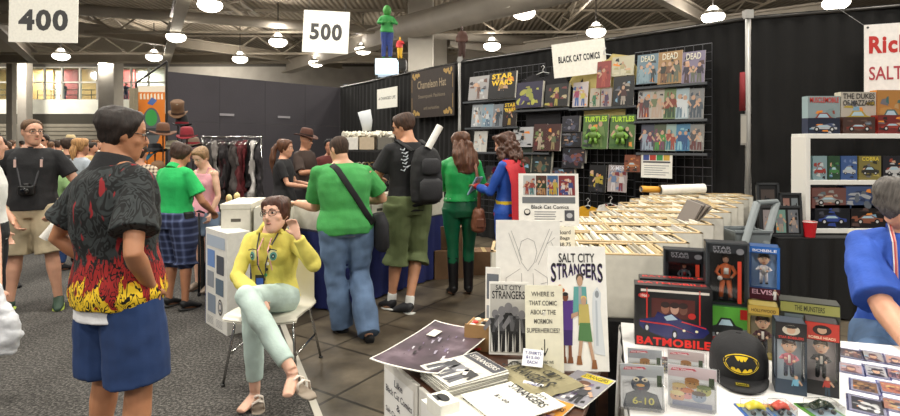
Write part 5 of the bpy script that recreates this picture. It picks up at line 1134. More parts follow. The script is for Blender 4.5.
# small table with brass pieces
skirt_table('side_table', 'small black table with brass candlesticks beside the girl in pink', [(-2.72, 5.9), (-2.2, 5.9), (-2.2, 6.4), (-2.72, 6.4)], .72, BLKC)
BRS = mat('b0924a', .35, .7)
for k, (px, py, Y, lb) in enumerate(((229, 201, 6.0, 'short brass candlestick on the black side table, nearest the girl'), (237, 199, 6.15, 'tallest brass candlestick on the black side table'), (243, 204, 6.05, 'brass candlestick on the black side table, nearest the white boxes'))):
    c = at(px, py, Y); h = c.z-.72; g = G(); g.loft([(0, 0, 0), (0, 0, .02), (0, 0, .04), (0, 0, h*.5), (0, 0, h*.6), (0, 0, h-.06), (0, 0, h-.03), (0, 0, h)], [.07, .06, .018, .015, .03, .014, .045, .03], BRS, n=18); o = g.obj('candlestick', smooth=True); put(o, (c.x, Y, .72)); tag(o, lb, 'candlestick')
    g = G(); g.ell((0, 0, h+.03), (.035, .035, .045), mat('d9c98a', .5)); g.obj('finial', o, smooth=True)

# ---------------------------------------------------------------- vendor shelf of gadgets behind the tables
cy = 8.9; x0 = (343-CX)/F*cy; x1 = (397-CX)/F*cy; xm = (x0+x1)/2; w = x1-x0
t = thing('display_rack', 'black tiered rack of gadgets in front of the black curtain', 'rack', (xm, cy, 0)); BM = mat('1c1a1c', .5)
zs = [.62, .92, 1.22, 1.50]
for z in zs: g = G(); g.box((0, 0, z), (w+.1, .36, .025), BM); g.obj('shelf_board', t)
for sx in (-1, 1): g = G(); g.box((sx*(w/2+.06), 0, .80), (.03, .36, 1.6), BM); g.obj('side_panel', t)
r = random.Random(3)
for zi, z in enumerate(zs[:3]):
    for k in range(7):
        x = xm - w/2 + w*(k+.5)/7; c = r.choice(['6a4a30', '2a2422', 'a08048', '4a2a22', '7a7468', 'b8a890']); kind = r.randrange(3); g = G(); m = mat(c, .45)
        if kind == 0: g.loft([(0, 0, 0), (0, 0, .08), (0, 0, .10), (0, 0, .16)], [.05, .045, .02, .025], m, n=14); nm = 'jar'; lb = 'small jar-shaped gadget'
        elif kind == 1:
            nm = 'goggles'; lb = 'pair of round goggles'
            for s_ in (-1, 1): g.loft([(s_*.042, .03, .05), (s_*.042, -.03, .05)], [.04, .036], m, n=14); g.loft([(s_*.042, -.03, .05), (s_*.042, -.034, .05)], [.028, .028], mat('202428', .1), n=14)
            g.rod((-.01, 0, .05), (.01, 0, .05), .01, m); g.box((0, .03, .012), (.15, .03, .02), BM)
        else: g.box((0, 0, .05), (.11, .09, .10), m); g.box((0, 0, .105), (.12, .10, .015), mat('3a2a20', .5)); nm = 'trinket_box'; lb = 'small lidded trinket box'
        o = g.obj(nm, smooth=(kind == 0)); put(o, (x, cy-.04, z+.0126), r.uniform(-.4, .4)); tag(o, '%s, %s from the right on the %s tier of the gadget rack' % (lb, ['seventh', 'sixth', 'fifth', 'fourth', 'third', 'second', 'first'][k], ['bottom', 'middle', 'upper'][zi]), 'gadget', 'gadgets on the tiered rack')
for k, (px, lb) in enumerate(((352, 'white carton at the ponytail end on top of the gadget rack'), (368, 'off-white carton in the middle of the gadget rack top'), (386, 'grey printed carton at the backpack end of the rack top'))):
    c = at(px, 150, cy); g = G(); g.box((0, 0, .11), (.24, .28, .2), mat(['d8d4cc', 'b9a890', '6a665e'][k], .6, 0, 'card')); o = g.obj('carton', bevel=.006); put(o, (c.x, cy, 1.513)); tag(o, lb, 'box')
for k in range(9):
    c = at(347+5.3*k, 132, cy); g = G(); g.ell((0, 0, .05), (.075, .08, .05), mat('ded8c8', .9, 0, 'cloth')); o = robj('fabric_flower', remesh(g, .012, 1, .5, .04, 30, 1, k)); put(o, (c.x, cy+(k % 2)*.08-.04, 1.716 + .0)); tag(o, 'crumpled cream fabric flower on the cartons, %s from the left in the row' % ['first', 'second', 'third', 'fourth', 'fifth', 'sixth', 'seventh', 'eighth', 'ninth'][k], 'flower', 'cream fabric flowers on the rack top')
g = G(); g.loft([(0, 0, 0), (.01, 0, .16), (-.01, 0, .34)], [(.07, .03), (.10, .03), (.11, .02)], mat('c8ccd0', .4), n=16); o = g.obj('paper_bag', smooth=True); put(o, at(366, 132, cy)+V((0, .12, .02)), 0, 0, -.12); tag(o, 'tall pale bag standing above the cream flowers', 'bag')
# ---------------------------------------------------------------- navy-skirted tables with white comic boxes
def quadt(c0, d1, l1, l2):     # rectangle from a corner, front direction, length, depth (to the back-left)
    d1 = V(d1).normalized(); n = V((-d1.y, d1.x)); c0 = V(c0); return [tuple(c0), tuple(c0+d1*l1), tuple(c0+d1*l1+n*l2), tuple(c0+n*l2)]
dB = V((1.08, 1.51)).normalized(); B0_ = V((-1.11, 5.13)); nB = V((-dB.y, dB.x))
skirt_table('skirted_table', 'long table with navy blue skirt behind the man in green T-shirt', quadt(B0_, dB, 1.85, .62), .76, NAVY, mat('20203a', .8, 0, 'cloth'))
dA = V((1, .12)).normalized(); A0_ = V((-2.06, 4.78)); nA = V((-dA.y, dA.x))
skirt_table('skirted_table', 'short table with navy blue skirt behind the seated woman', quadt(A0_, dA, .60, .62), .76, NAVY, mat('20203a', .8, 0, 'cloth'))
LBX = mat('d2cec2', .6, 0, 'card'); TAN = mat('b39a72', .65, 0, 'card'); EDG = [mat(h, .6, 0) for h in ('d8d4c4', 'c4bda8', 'e4e0d2', 'a9a08c', '8f8a80', 'cfc4a4', 'b8b4ac', 'c8b48a')]
def comic_box(loc, rz, L_, W_, H_, label, group, lid=False, seed=0, fill=True, wall=LBX, topc=TAN, clabel=None):
    t = thing('comic_box', label, 'box', loc, rz, group); g = G(); e = .006
    g.box((0, 0, e/2), (L_, W_, e), wall)
    for s_ in (-1, 1): g.box((s_*(L_/2-e/2), 0, H_/2), (e, W_, H_), wall); g.box((0, s_*(W_/2-e/2), H_/2), (L_, e, H_), wall)
    g.obj('box_body', t)
    g = G(); c = .016; c2 = .034 if W_ > .3 else .016
    for s_ in (-1, 1): g.box((s_*(L_/2-c/2), 0, H_+.002), (c, W_, .006), topc); g.box((0, s_*(W_/2-c2/2), H_+.002), (L_, c2, .006), topc)
    for s_ in (-1, 1): g.box((s_*(L_/2+.0006), 0, H_*.62), (.002, .085, .028), mat('57524a', .9))
    g.obj('box_edge', t)
    if lid: g = G(); g.box((0, 0, H_+.02), (L_+.012, W_+.012, .045), wall); g.obj('lid', t, bevel=.003); return t
    if fill:
        r = random.Random(seed); g = G(); x = -L_/2+.03; lean = r.uniform(.3, .7)
        while x < L_/2-.05:
            th = r.choice((.006, .008, .012, .02)); h = H_*r.uniform(.955, 1.0) + (.015 if r.random() < .08 else 0); 
            yy = r.uniform(-.006, .006); g.box((x, yy, h/2+.004), (th*.98, W_-.035, h), r.choice(EDG), Matrix.Rotation(lean*.35, 3, 'Y') @ Matrix.Rotation(.0, 3, 'Z')); x += th*.93
        o = g.obj('filed_comics'); put(o, loc, rz); tag(o, clabel or ('bagged comics filed upright in the ' + label), 'comics', 'filed comics', 'stuff')
    return t
names = ['at the end nearest the seated woman', 'second along the navy table', 'third along, in front of the green T-shirt man', 'fourth along the navy table', 'fifth along the navy table', 'sixth, by the backpack man', 'last before the woman in green']
for k in range(7):
    c = B0_ + dB*(.14+.256*k) + nB*.31; comic_box((c.x, c.y, .762), math.atan2(nB.y, nB.x), .60, .235, .26, 'white comic box ' + names[k], 'white boxes on the navy table', seed=k, topc=LBX)
for k, s_ in enumerate(('beside the display of flyers', 'nearest the long navy table')):
    c = A0_ + dA*(.155+.28*k) + nA*.31; comic_box((c.x, c.y, .762), math.atan2(nA.y, nA.x), .60, .255, .27, 'white comic box ' + s_, 'white boxes on the short navy table', seed=20+k, topc=LBX, lid=(k == 0))
for k, (px, w_) in enumerate(((312, .26), (352, .24), (392, .22))):
    s_ = .30+.5*k; c = B0_ + dB*s_ + nB*.25; g = G()
    for j in range(5): g.box((.01*(j % 2), .008*j, .004+j*.008), (.17, .26, .006), mat(('e8e4da', 'cfc8b4', 'd8d8d8', 'b8a888', 'e0dccc')[j], .5), Matrix.Rotation(.1*j, 3, 'Z'))
    o = g.obj('paper_stack'); put(o, (c.x, c.y, 1.034), .5); tag(o, 'loose pale comics lying on the white boxes ' + ('by the seated woman', 'before the green T-shirt man', 'before the backpack man')[k], 'comics')
# display of flyers at the end of the short table
a_ = V((-2.20, 4.86)); d_ = V((.35, -.36)).normalized(); w_ = .48; c = a_ + d_*w_/2; rz = math.atan2(d_.y, d_.x)
t = thing('flyer_display', 'white panel covered with printed flyers at the navy table end', 'display', (c.x, c.y, 0), rz); g = G(); g.box((0, .10, .43), (w_, .2, .86), mat('dcdad4', .5, 0, 'card')); g.box((-w_/2+.0, .10, .42), (.012, .205, .84), NAVY); g.obj('panel', t, bevel=.004)
g = G(); P = FRONT(-.0015, 0, .43); g.rect(P, -.20, .28, .20, .38, mat('a8b4c4', .6), .001); g.rect(P, -.19, .10, -.02, .25, mat('6a8ac0', .6), .001); g.rect(P, .02, .06, .18, .22, mat('4a4e58', .6), .001); g.rect(P, -.19, -.08, -.04, .06, mat('8a8f98', .6), .001); g.rect(P, .0, -.12, .17, .02, mat('5a6a7a', .6), .001); g.rect(P, -.18, -.30, .0, -.14, mat('7f8a9a', .6), .001)
for k in range(12): g.rect(P, -.19+.2*(k % 2), -.34-.006*(k//2)*2, -.05+.2*(k % 2), -.336-.012*(k//2), mat('8a8a8e', .6), .0015)
for k in range(4): g.disc(P, .10, -.22+.001*k, .05-.01*k, .07-.015*k, mat(('3a3a40', 'b8b0a8', '4a5a70', 'd8d0c8')[k], .6), .0012+.0003*k)
g.obj('flyers', t)
# cardboard cartons under / past the navy table
for k, (x, y, s_, lb) in enumerate(((-.02, 6.60, .42, 'brown cardboard carton on the floor behind the woman in green'), (.42, 6.75, .36, 'small brown carton on the floor beside the larger carton'), (.0, 6.62, .34, 'brown carton stacked on the larger floor carton'))):
    g = G(); g.box((0, 0, s_*.4), (s_, s_*.8, s_*.8), mat('6e5238', .8, 0, 'card')); g.box((0, 0, s_*.802), (.05, s_*.8, .003), mat('a08a60', .5)); o = g.obj('carton', bevel=.006); put(o, (x, y, .004 if k < 2 else .345), .25-.2*k); tag(o, lb, 'box')

# ---------------------------------------------------------------- long rows of comic boxes
def boxrow(d): return .20+(d-2.86)*.66, 1.10+(d-2.86)*.69
skirt_table('box_table', 'long black-draped table carrying the rows of comic boxes', [(.12, 2.72), (1.06, 2.64), (3.42, 6.22), (2.25, 6.32)], .73, BLKC)
rn = ['nearest the camera, behind the tall posters', 'second row from the camera', 'third row from the camera', 'fourth row from the camera', 'fifth row from the camera', 'sixth row, level with the hanging white shirt', 'seventh row, past the white shirt', 'eighth row along the long table', 'ninth row, last but one', 'farthest row, against the black curtain']
for k in range(10):
    d = 2.90+.345*k; xl, xr = boxrow(d); L_ = (xr-xl); rot = R(-7)
    hh = .315
    comic_box(((xl+xr)/2, d, .732), rot, L_, .335, hh, 'wide white comic box ' + rn[k], 'rows of wide comic boxes', seed=40+k)
g = G()
for j in range(7): g.box((.012*j, .004*j, .085+.004*(j % 3)), (.004, .16, .17), mat(('6a6058', '8a8078', '4a4440', 'a09488', '70645c', '57504a', '90887e')[j], .5), Matrix.Rotation(.5+.05*j, 3, 'Y') @ Matrix.Rotation(.3, 3, 'Z'))
o = g.obj('pulled_comics'); put(o, at(689, 233, 3.95)); o.location.z = 1.02; tag(o, 'dark comics pulled up leaning out of a white comic box', 'comics', None, 'stuff')
rolled(at(641, 189, 6.0), at(659, 189.5, 6.05), .035, 'rainbow-sleeved tube lying behind the comic boxes', '888888'); bpy.data.objects['rolled_poster.002'].data.materials[0] = mat('d89a30', .5) if 'rolled_poster.002' in bpy.data.objects else None
rolled(at(660, 190, 6.0), at(704, 188.5, 6.05), .055, 'thick white roll lying across the farthest comic box')
# price note
def note(loc, w, h, lines, label, rz=0, tilt=-.15, name='price_note', base=None, cat='note', fw=.8, col='ece6d2', ink='4a4640'):
    g = G(); g.box((0, 0, h/2), (w, .003, h), mat(col, .6, 0, 'card')); P = FRONT(-.002, 0, h/2)
    n = len(lines)
    for i, s_ in enumerate(lines):
        if s_: g.text(s_, w*min(fw, .09*len(s_)+.12), h*.55/n, P @ Matrix.Translation((0, h*(.40-.8*(i+.5)/n+.0), .0006)), mat(ink, .6))
    o = g.obj(name); put(o, loc, rz, tilt); tag(o, label, cat); return o
note(at(565, 248, 2.8), .11, .12, ['Board', 'Bags', '$8.75'], 'small cream handwritten note clipped to the nearest comic box', rz=.1, tilt=-.1).location.z = 1.055
# easel sign
t = note(at(549, 226, 2.93), .325, .285, [], 'white comic shop sign with row of covers above the drawing poster', rz=-.06, tilt=-.12, name='tabletop_sign', cat='sign', col='e8e6e0'); h = .285; w = .325
g = G(); P = FRONT(-.0022, 0, h/2)
for k, (a, b, bg, cs) in enumerate(((-.42, -.22, 'c8ccc8', ['b83a30', '3a8a8a']), (-.21, -.03, '6a3a2a', ['c88a4a', '2a4a2a']), (-.02, .16, '3a6aa8', ['d8b82a', 'c83a2a']), (.17, .44, 'a82a30', ['3a4a9a', 'e8d8d0']))):
    art(g, P @ Matrix.Translation(((a+b)/2*w, .27*h, .0002)), (b-a)*w, .38*h, bg, cs, n=2, seed=90+k, d=.0004)
g.rect(P, -.44*w, -.07*h, .44*w, .05*h, mat('6a6e72', .5), .001); g.text('Black Cat Comics', .62*w, .07*h, P @ Matrix.Translation((.02*w, -.14*h, .0015)), mat('2a2a2e', .5)); g.disc(P, -.36*w, -.24*h, .055*w, .065*h, mat('1c1c1e', .5), .001); g.disc(P, -.36*w, -.23*h, .04*w, .04*h, mat('d8d4cc', .5), .0015)
g.rect(P, .26*w, -.40*h, .42*w, -.20*h, mat('4a4a50', .5), .001); g.disc(P, .34*w, -.30*h, .05*w, .05*h, mat('b0b0b4', .5), .0015)
for k in range(5): g.rect(P, -.24*w, (-.24-.045*k)*h, (.12 if k < 4 else .22)*w-.02*(k % 2)*w, (-.225-.045*k)*h, mat('85858a', .6), .001)
g.obj('print', t); g = G(); g.box((0, .06, -.03), (.2, .11, .005), WHITE()); g.loft([(0, .006, .2), (0, .11, -.03)], [.012, .012], WHITE(), n=6); g.box((0, .0, -.055), (.03, .02, .12), WHITE()); g.obj('stand', t)

# ---------------------------------------------------------------- zine table
TZ = .75; ZC = V((.72, 2.3)); e1 = V((-.43, -.90)).normalized(); e2 = V((-.90, .43)).normalized()
WD = mat('4a2c1e', .45, 0, 'wood')
t = thing('zine_table', 'dark wooden table covered with zines, shirts and posters', 'table', (.1, 1.8, 0)); o_ = V((.1, 1.8)); q = [V((.675, 2.29)), V((.25, 1.30)), V((-.252, 2.185)), V((-.05, 2.60))][::-1]
g = G(); g.prism([tuple(p-o_) for p in q], TZ-.022, TZ, WD); g.obj('table_top', t, bevel=.004)
for p in q: c = (p-o_)*.86 + V((.03, 0)); g = G(); g.box((c.x, c.y, (TZ-.022)/2), (.04, .04, TZ-.022), WD); g.obj('leg', t)
ua = V((.51, -.86)).normalized(); va = V((.86, .51)).normalized(); A_ = V((-.245, 2.19))
rz = math.atan2(ua.y, ua.x); 
def stand_box(s0, L_, h, label, lines):
    c = A_ + ua*(s0+L_/2) - va*.028; t = thing('display_box', label, 'box', (c.x, c.y, 0), rz); g = G(); g.box((0, .14, h/2), (L_-.008, .28, h), mat('dedad2', .5, 0, 'card')); g.obj('box_body', t, bevel=.004)
    g = G(); P = FRONT(-.003, 0, h-.17); g.rect(P, -L_*.42, -.30, L_*.42, .14, mat('eceae6', .5), .0)
    for i, s_ in enumerate(lines): g.text(s_, L_*min(.76, .045*len(s_)+.06), .026, P @ Matrix.Translation((0, .11-.042*i, .001)), mat('55535a', .6))
    g.rect(P, -L_*.28, -.20, L_*.28, -.09+.0, mat('3a62a8', .5), .001); g.text('f', .02, .07, P @ Matrix.Translation((0, -.145, .0015)), mat('eceae6', .5)); g.obj('notice', t)
stand_box(.0, .30, .744, 'white display box with a printed notice and blue square under the big print', ['Like', 'Black Cat Comics', '&', 'Salt City Strangers', 'on']); stand_box(.305, .36, .744, 'second white box with the same notice, at the picture bottom', ['Like', 'Black Cat Comics', '&', 'Salt City Strangers', 'on'])
def lie(corners, z, label, name, cat, draw, bend=.0, th=.003, m=None, group=None, mapz=None, twist=0):
    """thin sheet whose corners are near-left, near-right, far-right, far-left on a plane at height z"""
    c = [ground(px, py, z) for px, py in corners]; o0 = sum(c, V((0, 0, 0)))/4; w = ((c[1]-c[0]).length+(c[2]-c[3]).length)/2; h = ((c[3]-c[0]).length+(c[2]-c[1]).length)/2
    d = (c[1]-c[0]+c[2]-c[3]); rz = math.atan2(d.y, d.x); g = G(); n = 8; vs = []; m = m or WHITE()
    def zz(u, v): return bend*(abs(u*2)**3 + abs(v*2)**3)
    for s_ in (0, 1):
        for i in range(n+1):
            for j in range(n+1): u = i/n-.5; v = j/n-.5; vs.append((u*w, v*h, zz(u, v)+th*s_))
    K = (n+1)**2; fs = []
    for i in range(n):
        for j in range(n): a = i*(n+1)+j; fs.append((K+a, K+a+n+1, K+a+n+2, K+a+1)); fs.append((a, a+1, a+n+2, a+n+1))
    for i in range(n): 
        for (a, b) in ((i*(n+1), (i+1)*(n+1)), ((i+1)*(n+1)+n, i*(n+1)+n), (i+1, i), (n*(n+1)+i, n*(n+1)+i+1)): fs.append((a, b, K+b, K+a))
    g.add(vs, fs, m); k0 = len(g.v); draw(g, TOP(th+.0008), w, h)
    for i in range(k0, len(g.v)): v = g.v[i]; g.v[i] = V((v.x, v.y, v.z+zz(v.x/w, v.y/h)))
    o = g.obj(name); put(o, (o0.x, o0.y, z), rz+twist); tag(o, label, cat, group); return o
def gridfill(g, P, w, h, m, n=8, d=0, k=.93):
    for i in range(n):
        for j in range(n): g.rect(P, (-.5+i/n)*w*k, (-.5+j/n)*h*k, (-.5+(i+1)/n)*w*k, (-.5+(j+1)/n)*h*k, m, d)
def dprint(g, P, w, h):
    m = node_mat('print_dark', lambda nt, N, L, b: (lambda a: L.new(ramp(nt, a.outputs[0], [(.3, '3a3438'), (.55, '5a4c55'), (.75, '8a7a84')]).outputs[0], b.inputs['Base Color']))((lambda a: (L.new(N_(nt, 'ShaderNodeTexCoord').outputs['Object'], a.inputs[0]), a)[1])(N_(nt, 'ShaderNodeTexNoise', _Scale=7, _Detail=5))), .35)
    gridfill(g, P, w, h, m, 10, 0, .965)
    r = random.Random(5)
    for k in range(26): u = r.uniform(-.3, .25)*w; v = r.uniform(-.32, .25)*h; l = r.uniform(.02, .10)*w; g.shape(P, [(u, v), (u+l, v+l*.25), (u+l*.8, v+l*.45), (u+l*.1, v+l*.2)], r.choice([mat('a098a8', .4), mat('c8c4cc', .4), mat('2a2428', .4), mat('7a6a86', .4)]), .001+.0002*k)
    g.rect(P, .16*w, .18*h, .30*w, .32*h, mat('d8d4c8', .5), .007)
lie([(429, 389), (478, 337), (450, 322), (380, 355)], .795, 'large dark purple-grey art print with white border on the zine table corner', 'art_print', 'print', dprint, bend=.008)
g = G()
c0 = ground(462, 377, .76); rzz = math.atan2((ground(497, 360, .8)-ground(458, 392, .8)).y, (ground(497, 360, .8)-ground(458, 392, .8)).x)
tzz = None
for k in range(9):
    g = G(); g.box((0, 0, .0027), (.20, .245, .0048), WHITE()); g.box((0, .0, .0027), (.202, .247, .002), mat('8a867e', .6))
    if k == 8:
        P = TOP(.0056) @ Matrix.Diagonal((1.22, 1, 1, 1)); g.rect(P, -.078, -.12, .078, .12, mat('c8c4bc', .5)); g.rect(P, -.078, .06, .078, .12, mat('4a4a50', .5), .0004); g.text('STRANGERS', .13, .025, P @ Matrix.Translation((0, .09, .001)), mat('d8d4cc', .5))
        for j in range(3): g.figure(P, -.045+.045*j, -.11, .15, (mat('e8e4dc', .5), mat(('3a3a3e', '77777c', '2a2a2c')[j], .5), mat('55555a', .5)), .0008)
        for j in range(8): g.shape(P, [(-.07+.018*j, -.11), (-.055+.018*j, -.10), (-.06+.018*j, -.03-.02*(j % 3)), (-.068+.018*j, -.05)], mat(('2a2a2c', 'e8e8e4')[j % 2], .5), .0006)
    o = g.obj('comic_zine'); put(o, (.05+.003*math.sin(k*2), 1.92+.003*math.cos(k*3), .757+k*.0056), -1.04+.03*math.sin(k*1.7)); tag(o, 'black-and-white comic zine, topmost of the stack on the dark print' if k == 8 else 'pale-edged comic zine within the tall stack on the dark print', 'comic', 'stack of black-and-white comic zines')
# cardboard button box
def carton_open(loc, rz, w, d, h, label):
    t = thing('button_tray', label, 'box', loc, rz); K = mat('a07c50', .75, 0, 'card'); g = G(); g.box((0, 0, .003), (w, d, .005), K)
    for s_ in (-1, 1): g.prism([(-w/2, s_*d/2-.003), (w/2, s_*d/2-.003), (w/2, s_*d/2+.003), (-w/2, s_*d/2+.003)], 0, h*(1 if s_ < 0 else .8), K); g.prism([(s_*w/2-.003, -d/2), (s_*w/2+.003, -d/2), (s_*w/2+.003, d/2), (s_*w/2-.003, d/2)], 0, h*.9, K)
    g.box((0, 0, h*.86), (w*.98, d*.96, .004), K); g.obj('tray_body', t); return t
c = ground(490, 352, TZ); t = carton_open((c.x, c.y+.06, .752), -.35, .17, .13, .105, 'brown cardboard tray topped with round pin buttons')
k = 0
for i in range(4):
    for j in range(3):
        g = G(); g.loft([(0, 0, 0), (0, 0, .004), (0, 0, .006)], [.0145, .014, .010], mat(('e8e4dc', 'c83a30', 'd8d4c0', '2a2a2c', 'e0c8a8', 'd8d8dc')[(i*2+j) % 6], .3), n=14); o = g.obj('pin_button', smooth=False); M4 = Matrix.Translation(t.location) @ Matrix.Rotation(-.35, 4, 'Z'); put(o, M4 @ V((-.06+.04*i, -.04+.04*j, .105*.86+.0032))); o['label'] = 'round pin button on the brown cardboard tray'; o['category'] = 'button'; o['group'] = 'pin buttons on the cardboard tray'
for k, (px, py, c1, lb) in enumerate(((466, 335, 'c23a30', 'red and white flyer lying behind the cardboard tray'), (477, 328, 'd8d0c8', 'pale flyer lying between red flyers behind the tray'), (472, 340, 'a82a28', 'dark red flyer beside the dark print edge'), (486, 333, '3a6a4a', 'green-red flyer against the cardboard tray'), (461, 328, 'd8a8a0', 'pink flyer farthest back beside the dark print'))):
    c = ground(px, py, .79); g = G(); g.box((0, 0, .002), (.085, .06, .003), mat(c1, .45)); P = TOP(.0042); r = random.Random(k)
    for j in range(5): g.rect(P, r.uniform(-.04, 0), r.uniform(-.028, 0), r.uniform(.005, .04), r.uniform(.005, .028), r.choice(PAL), .0003*j)
    o = g.obj('flyer'); put(o, (c.x, c.y, .752+.005*k), .5-.4*k); tag(o, lb, 'flyer')
# standing posters
def stand_poster(px0, py0, px1, py1, Y, z0, label, draw, tilt=-.14, rz=0, name='poster', th=.006, m=None, cat='poster', roll=0):
    w = (px1-px0)/F*Y; h = EYE-(py0-HY)/F*Y - z0; g = G(); h /= math.cos(tilt); g.box((0, 0, h/2), (w, th, h), m or mat('e9e7e1', .5, 0, 'card')); draw(g, FRONT(-th/2-.0006, 0, h/2), w, h)
    o = g.obj(name); put(o, ((((px0+px1)/2)-CX)/F*Y, Y, z0), rz, tilt, roll); tag(o, label, cat)
    g = G(); g.loft([(0, th, h*.7), (0, th+h*.20, .0)], [.010, .010], WHITE(), n=6); g.obj('prop_leg', o); return o
def sketch(g, P, w, h):
    m = mat('a9a8a8', .7)
    def ln(a, b, t=.0012): a = V((a[0]*w, a[1]*h)); b = V((b[0]*w, b[1]*h)); n = V((-(b-a).y, (b-a).x)).normalized()*t; g.shape(P, [tuple(a+n), tuple(b+n), tuple(b-n), tuple(a-n)], m, .0006)
    pts = [(-.1, .1), (-.14, .2), (-.1, .3), (0, .33), (.1, .3), (.14, .2), (.1, .1), (0, .02)]
    for i in range(8): ln(pts[i], pts[(i+1) % 8])
    for a, b in (((-.30, .38), (-.12, .08)), ((-.26, .40), (-.09, .12)), ((.12, .10), (.34, .42)), ((.16, .08), (.38, .40)), ((-.12, .04), (-.34, -.05)), ((-.34, -.05), (-.36, -.40)), ((.1, .04), (.30, -.04)), ((.30, -.04), (.34, -.4)), ((-.1, 0), (-.08, -.35)), ((.08, 0), (.10, -.35)), ((.36, .30), (.44, .20)), ((.30, .28), (.42, .34)), ((.2, -.1), (.44, -.06))): ln(a, b)
stand_poster(496, 221, 560, 345, 2.52, .755, 'large white sheet with a faint pencil drawing, rearmost of the posters', sketch, rz=-.08, tilt=-.05, name='drawing')
PUR = mat('5a3a8a', .5)
def strang(g, P, w, h):
    g.text('SALT CITY', w*.62, h*.075, P @ Matrix.Translation((0, h*.405, .0012)), mat('2a2a2e', .5))
    for i, ch in enumerate('STRANGERS'):
        u = -.40+.1*i; a = .014*abs(i-4)**1.3; g.text(ch, w*.085, h*(.085+a*.8), P @ Matrix.Translation((u*w, h*(.315-a*.35), .0012)), mat('1c1c20', .5)); g.text(ch, w*.085, h*(.085+a*.8), P @ Matrix.Translation((u*w-.0015, h*(.312-a*.35)-.001, .0008)), PUR)
    g.disc(P, -.30*w, .14*h, .085*w, .022*h, mat('c86a24', .6), .001); g.disc(P, -.30*w, .155*h, .045*w, .03*h, mat('c86a24', .6), .0012); g.shape(P, [(-.34*w, .13*h), (-.26*w, .13*h), (-.29*w, .09*h)], mat('d87a34', .6), .0011)
    sk = SKN; d = .001
    # standing man in teal coat
    g.shape(P, [(-.09*w, -.06*h), (.17*w, -.06*h), (.15*w, .17*h), (-.06*w, .17*h)], mat('5a9a98', .6), d); g.shape(P, [(.01*w, -.02*h), (.08*w, -.02*h), (.07*w, .17*h), (.02*w, .17*h)], mat('9aa0a4', .6), d*1.2); g.disc(P, .045*w, .215*h, .05*w, .042*h, sk, d*1.4); g.disc(P, .045*w, .24*h, .065*w, .038*h, mat('4a4038', .6), d*1.2)
    # purple shirt man
    g.shape(P, [(-.30*w, -.20*h), (-.10*w, -.20*h), (-.08*w, .06*h), (-.32*w, .05*h)], PUR, d*1.6); g.shape(P, [(-.30*w, -.30*h), (-.11*w, -.30*h), (-.10*w, -.18*h), (-.30*w, -.18*h)], mat('3f2a6a', .6), d*1.7); g.disc(P, -.21*w, .085*h, .05*w, .036*h, mat('7a4a34', .6), d*2); g.disc(P, -.21*w, .108*h, .05*w, .016*h, mat('1c1c1c', .6), d*2.1)
    for u in (-.26, -.15): g.shape(P, [((u-.03)*w, -.42*h), ((u+.03)*w, -.42*h), ((u+.025)*w, -.29*h), ((u-.025)*w, -.29*h)], mat('7a4a34', .6), d*1.6); g.shape(P, [((u-.05)*w, -.44*h), ((u+.05)*w, -.44*h), ((u+.04)*w, -.39*h), ((u-.03)*w, -.39*h)], mat('7a4a2a', .6), d*1.8)
    # blond man in green shorts
    g.shape(P, [(0, -.14*h), (.20*w, -.14*h), (.18*w, .03*h), (.02*w, .03*h)], mat('b8a860', .6), d*2.0); g.shape(P, [(-.01*w, -.26*h), (.23*w, -.27*h), (.20*w, -.12*h), (.02*w, -.12*h)], mat('4f7a4a', .6), d*2.2); g.disc(P, .10*w, .055*h, .045*w, .034*h, sk, d*2.6); g.disc(P, .10*w, .075*h, .05*w, .022*h, mat('d8c060', .6), d*2.4)
    for a, b in (((.04, -.26), (.00, -.42)), ((.18, -.27), (.25, -.45))): g.shape(P, [((a[0]-.03)*w, a[1]*h), ((a[0]+.03)*w, a[1]*h), ((b[0]+.025)*w, b[1]*h), ((b[0]-.025)*w, b[1]*h)], sk, d*2); g.shape(P, [((b[0]-.05)*w, (b[1]-.03)*h), ((b[0]+.05)*w, (b[1]-.03)*h), ((b[0]+.03)*w, (b[1]+.04)*h), ((b[0]-.03)*w, (b[1]+.04)*h)], mat('8a5a34', .6), d*2.4)
    g.shape(P, [(-.12*w, -.05*h), (0, -.03*h), (0, -.06*h), (-.12*w, -.09*h)], sk, d*3)
    # pale cloaked figure
    g.shape(P, [(.26*w, -.36*h), (.44*w, -.38*h), (.38*w, .0*h), (.40*w, .12*h), (.34*w, .17*h), (.26*w, .12*h), (.24*w, -.02*h)], mat('cdd2d6', .6), d*1.1); g.shape(P, [(.29*w, -.3*h), (.33*w, -.3*h), (.33*w, .06*h), (.30*w, .06*h)], mat('b0b8c0', .6), d*1.5); g.disc(P, .33*w, .11*h, .035*w, .03*h, mat('8a9096', .6), d*1.4)
stand_poster(550, 250, 609, 378, 2.02, .755, 'tall white colour poster of four costumed characters under purple and black lettering', strang, rz=-.05, tilt=-.16)
def hand_(g, P, w, h):
    for i, s_ in enumerate(('WHERE IS', 'THAT COMIC', 'ABOUT THE', 'MORMON', 'SUPERHEROES?')): g.text(s_, w*(.066*len(s_)+.08), h*.055, P @ Matrix.Translation((-.03*w, h*(.40-.105*i), .0006)), mat('57554e', .6))
    m = mat('2a2a2a', .6); g.rect(P, -.012*w, -.30*h, .012*w, -.12*h, m, .0006); g.shape(P, [(-.09*w, -.23*h), (0, -.32*h), (0, -.295*h), (-.08*w, -.215*h)], m, .0006); g.shape(P, [(.09*w, -.23*h), (0, -.32*h), (0, -.295*h), (.08*w, -.215*h)], m, .0006)
    g.text("DON'T PANIC WE", w*.62, h*.035, P @ Matrix.Translation((-.08*w, -.38*h, .0006)), mat('57554e', .6)); g.text('GOT IT RIGHT HERE', w*.56, h*.03, P @ Matrix.Translation((-.1*w, -.44*h, .0006)), mat('57554e', .6))
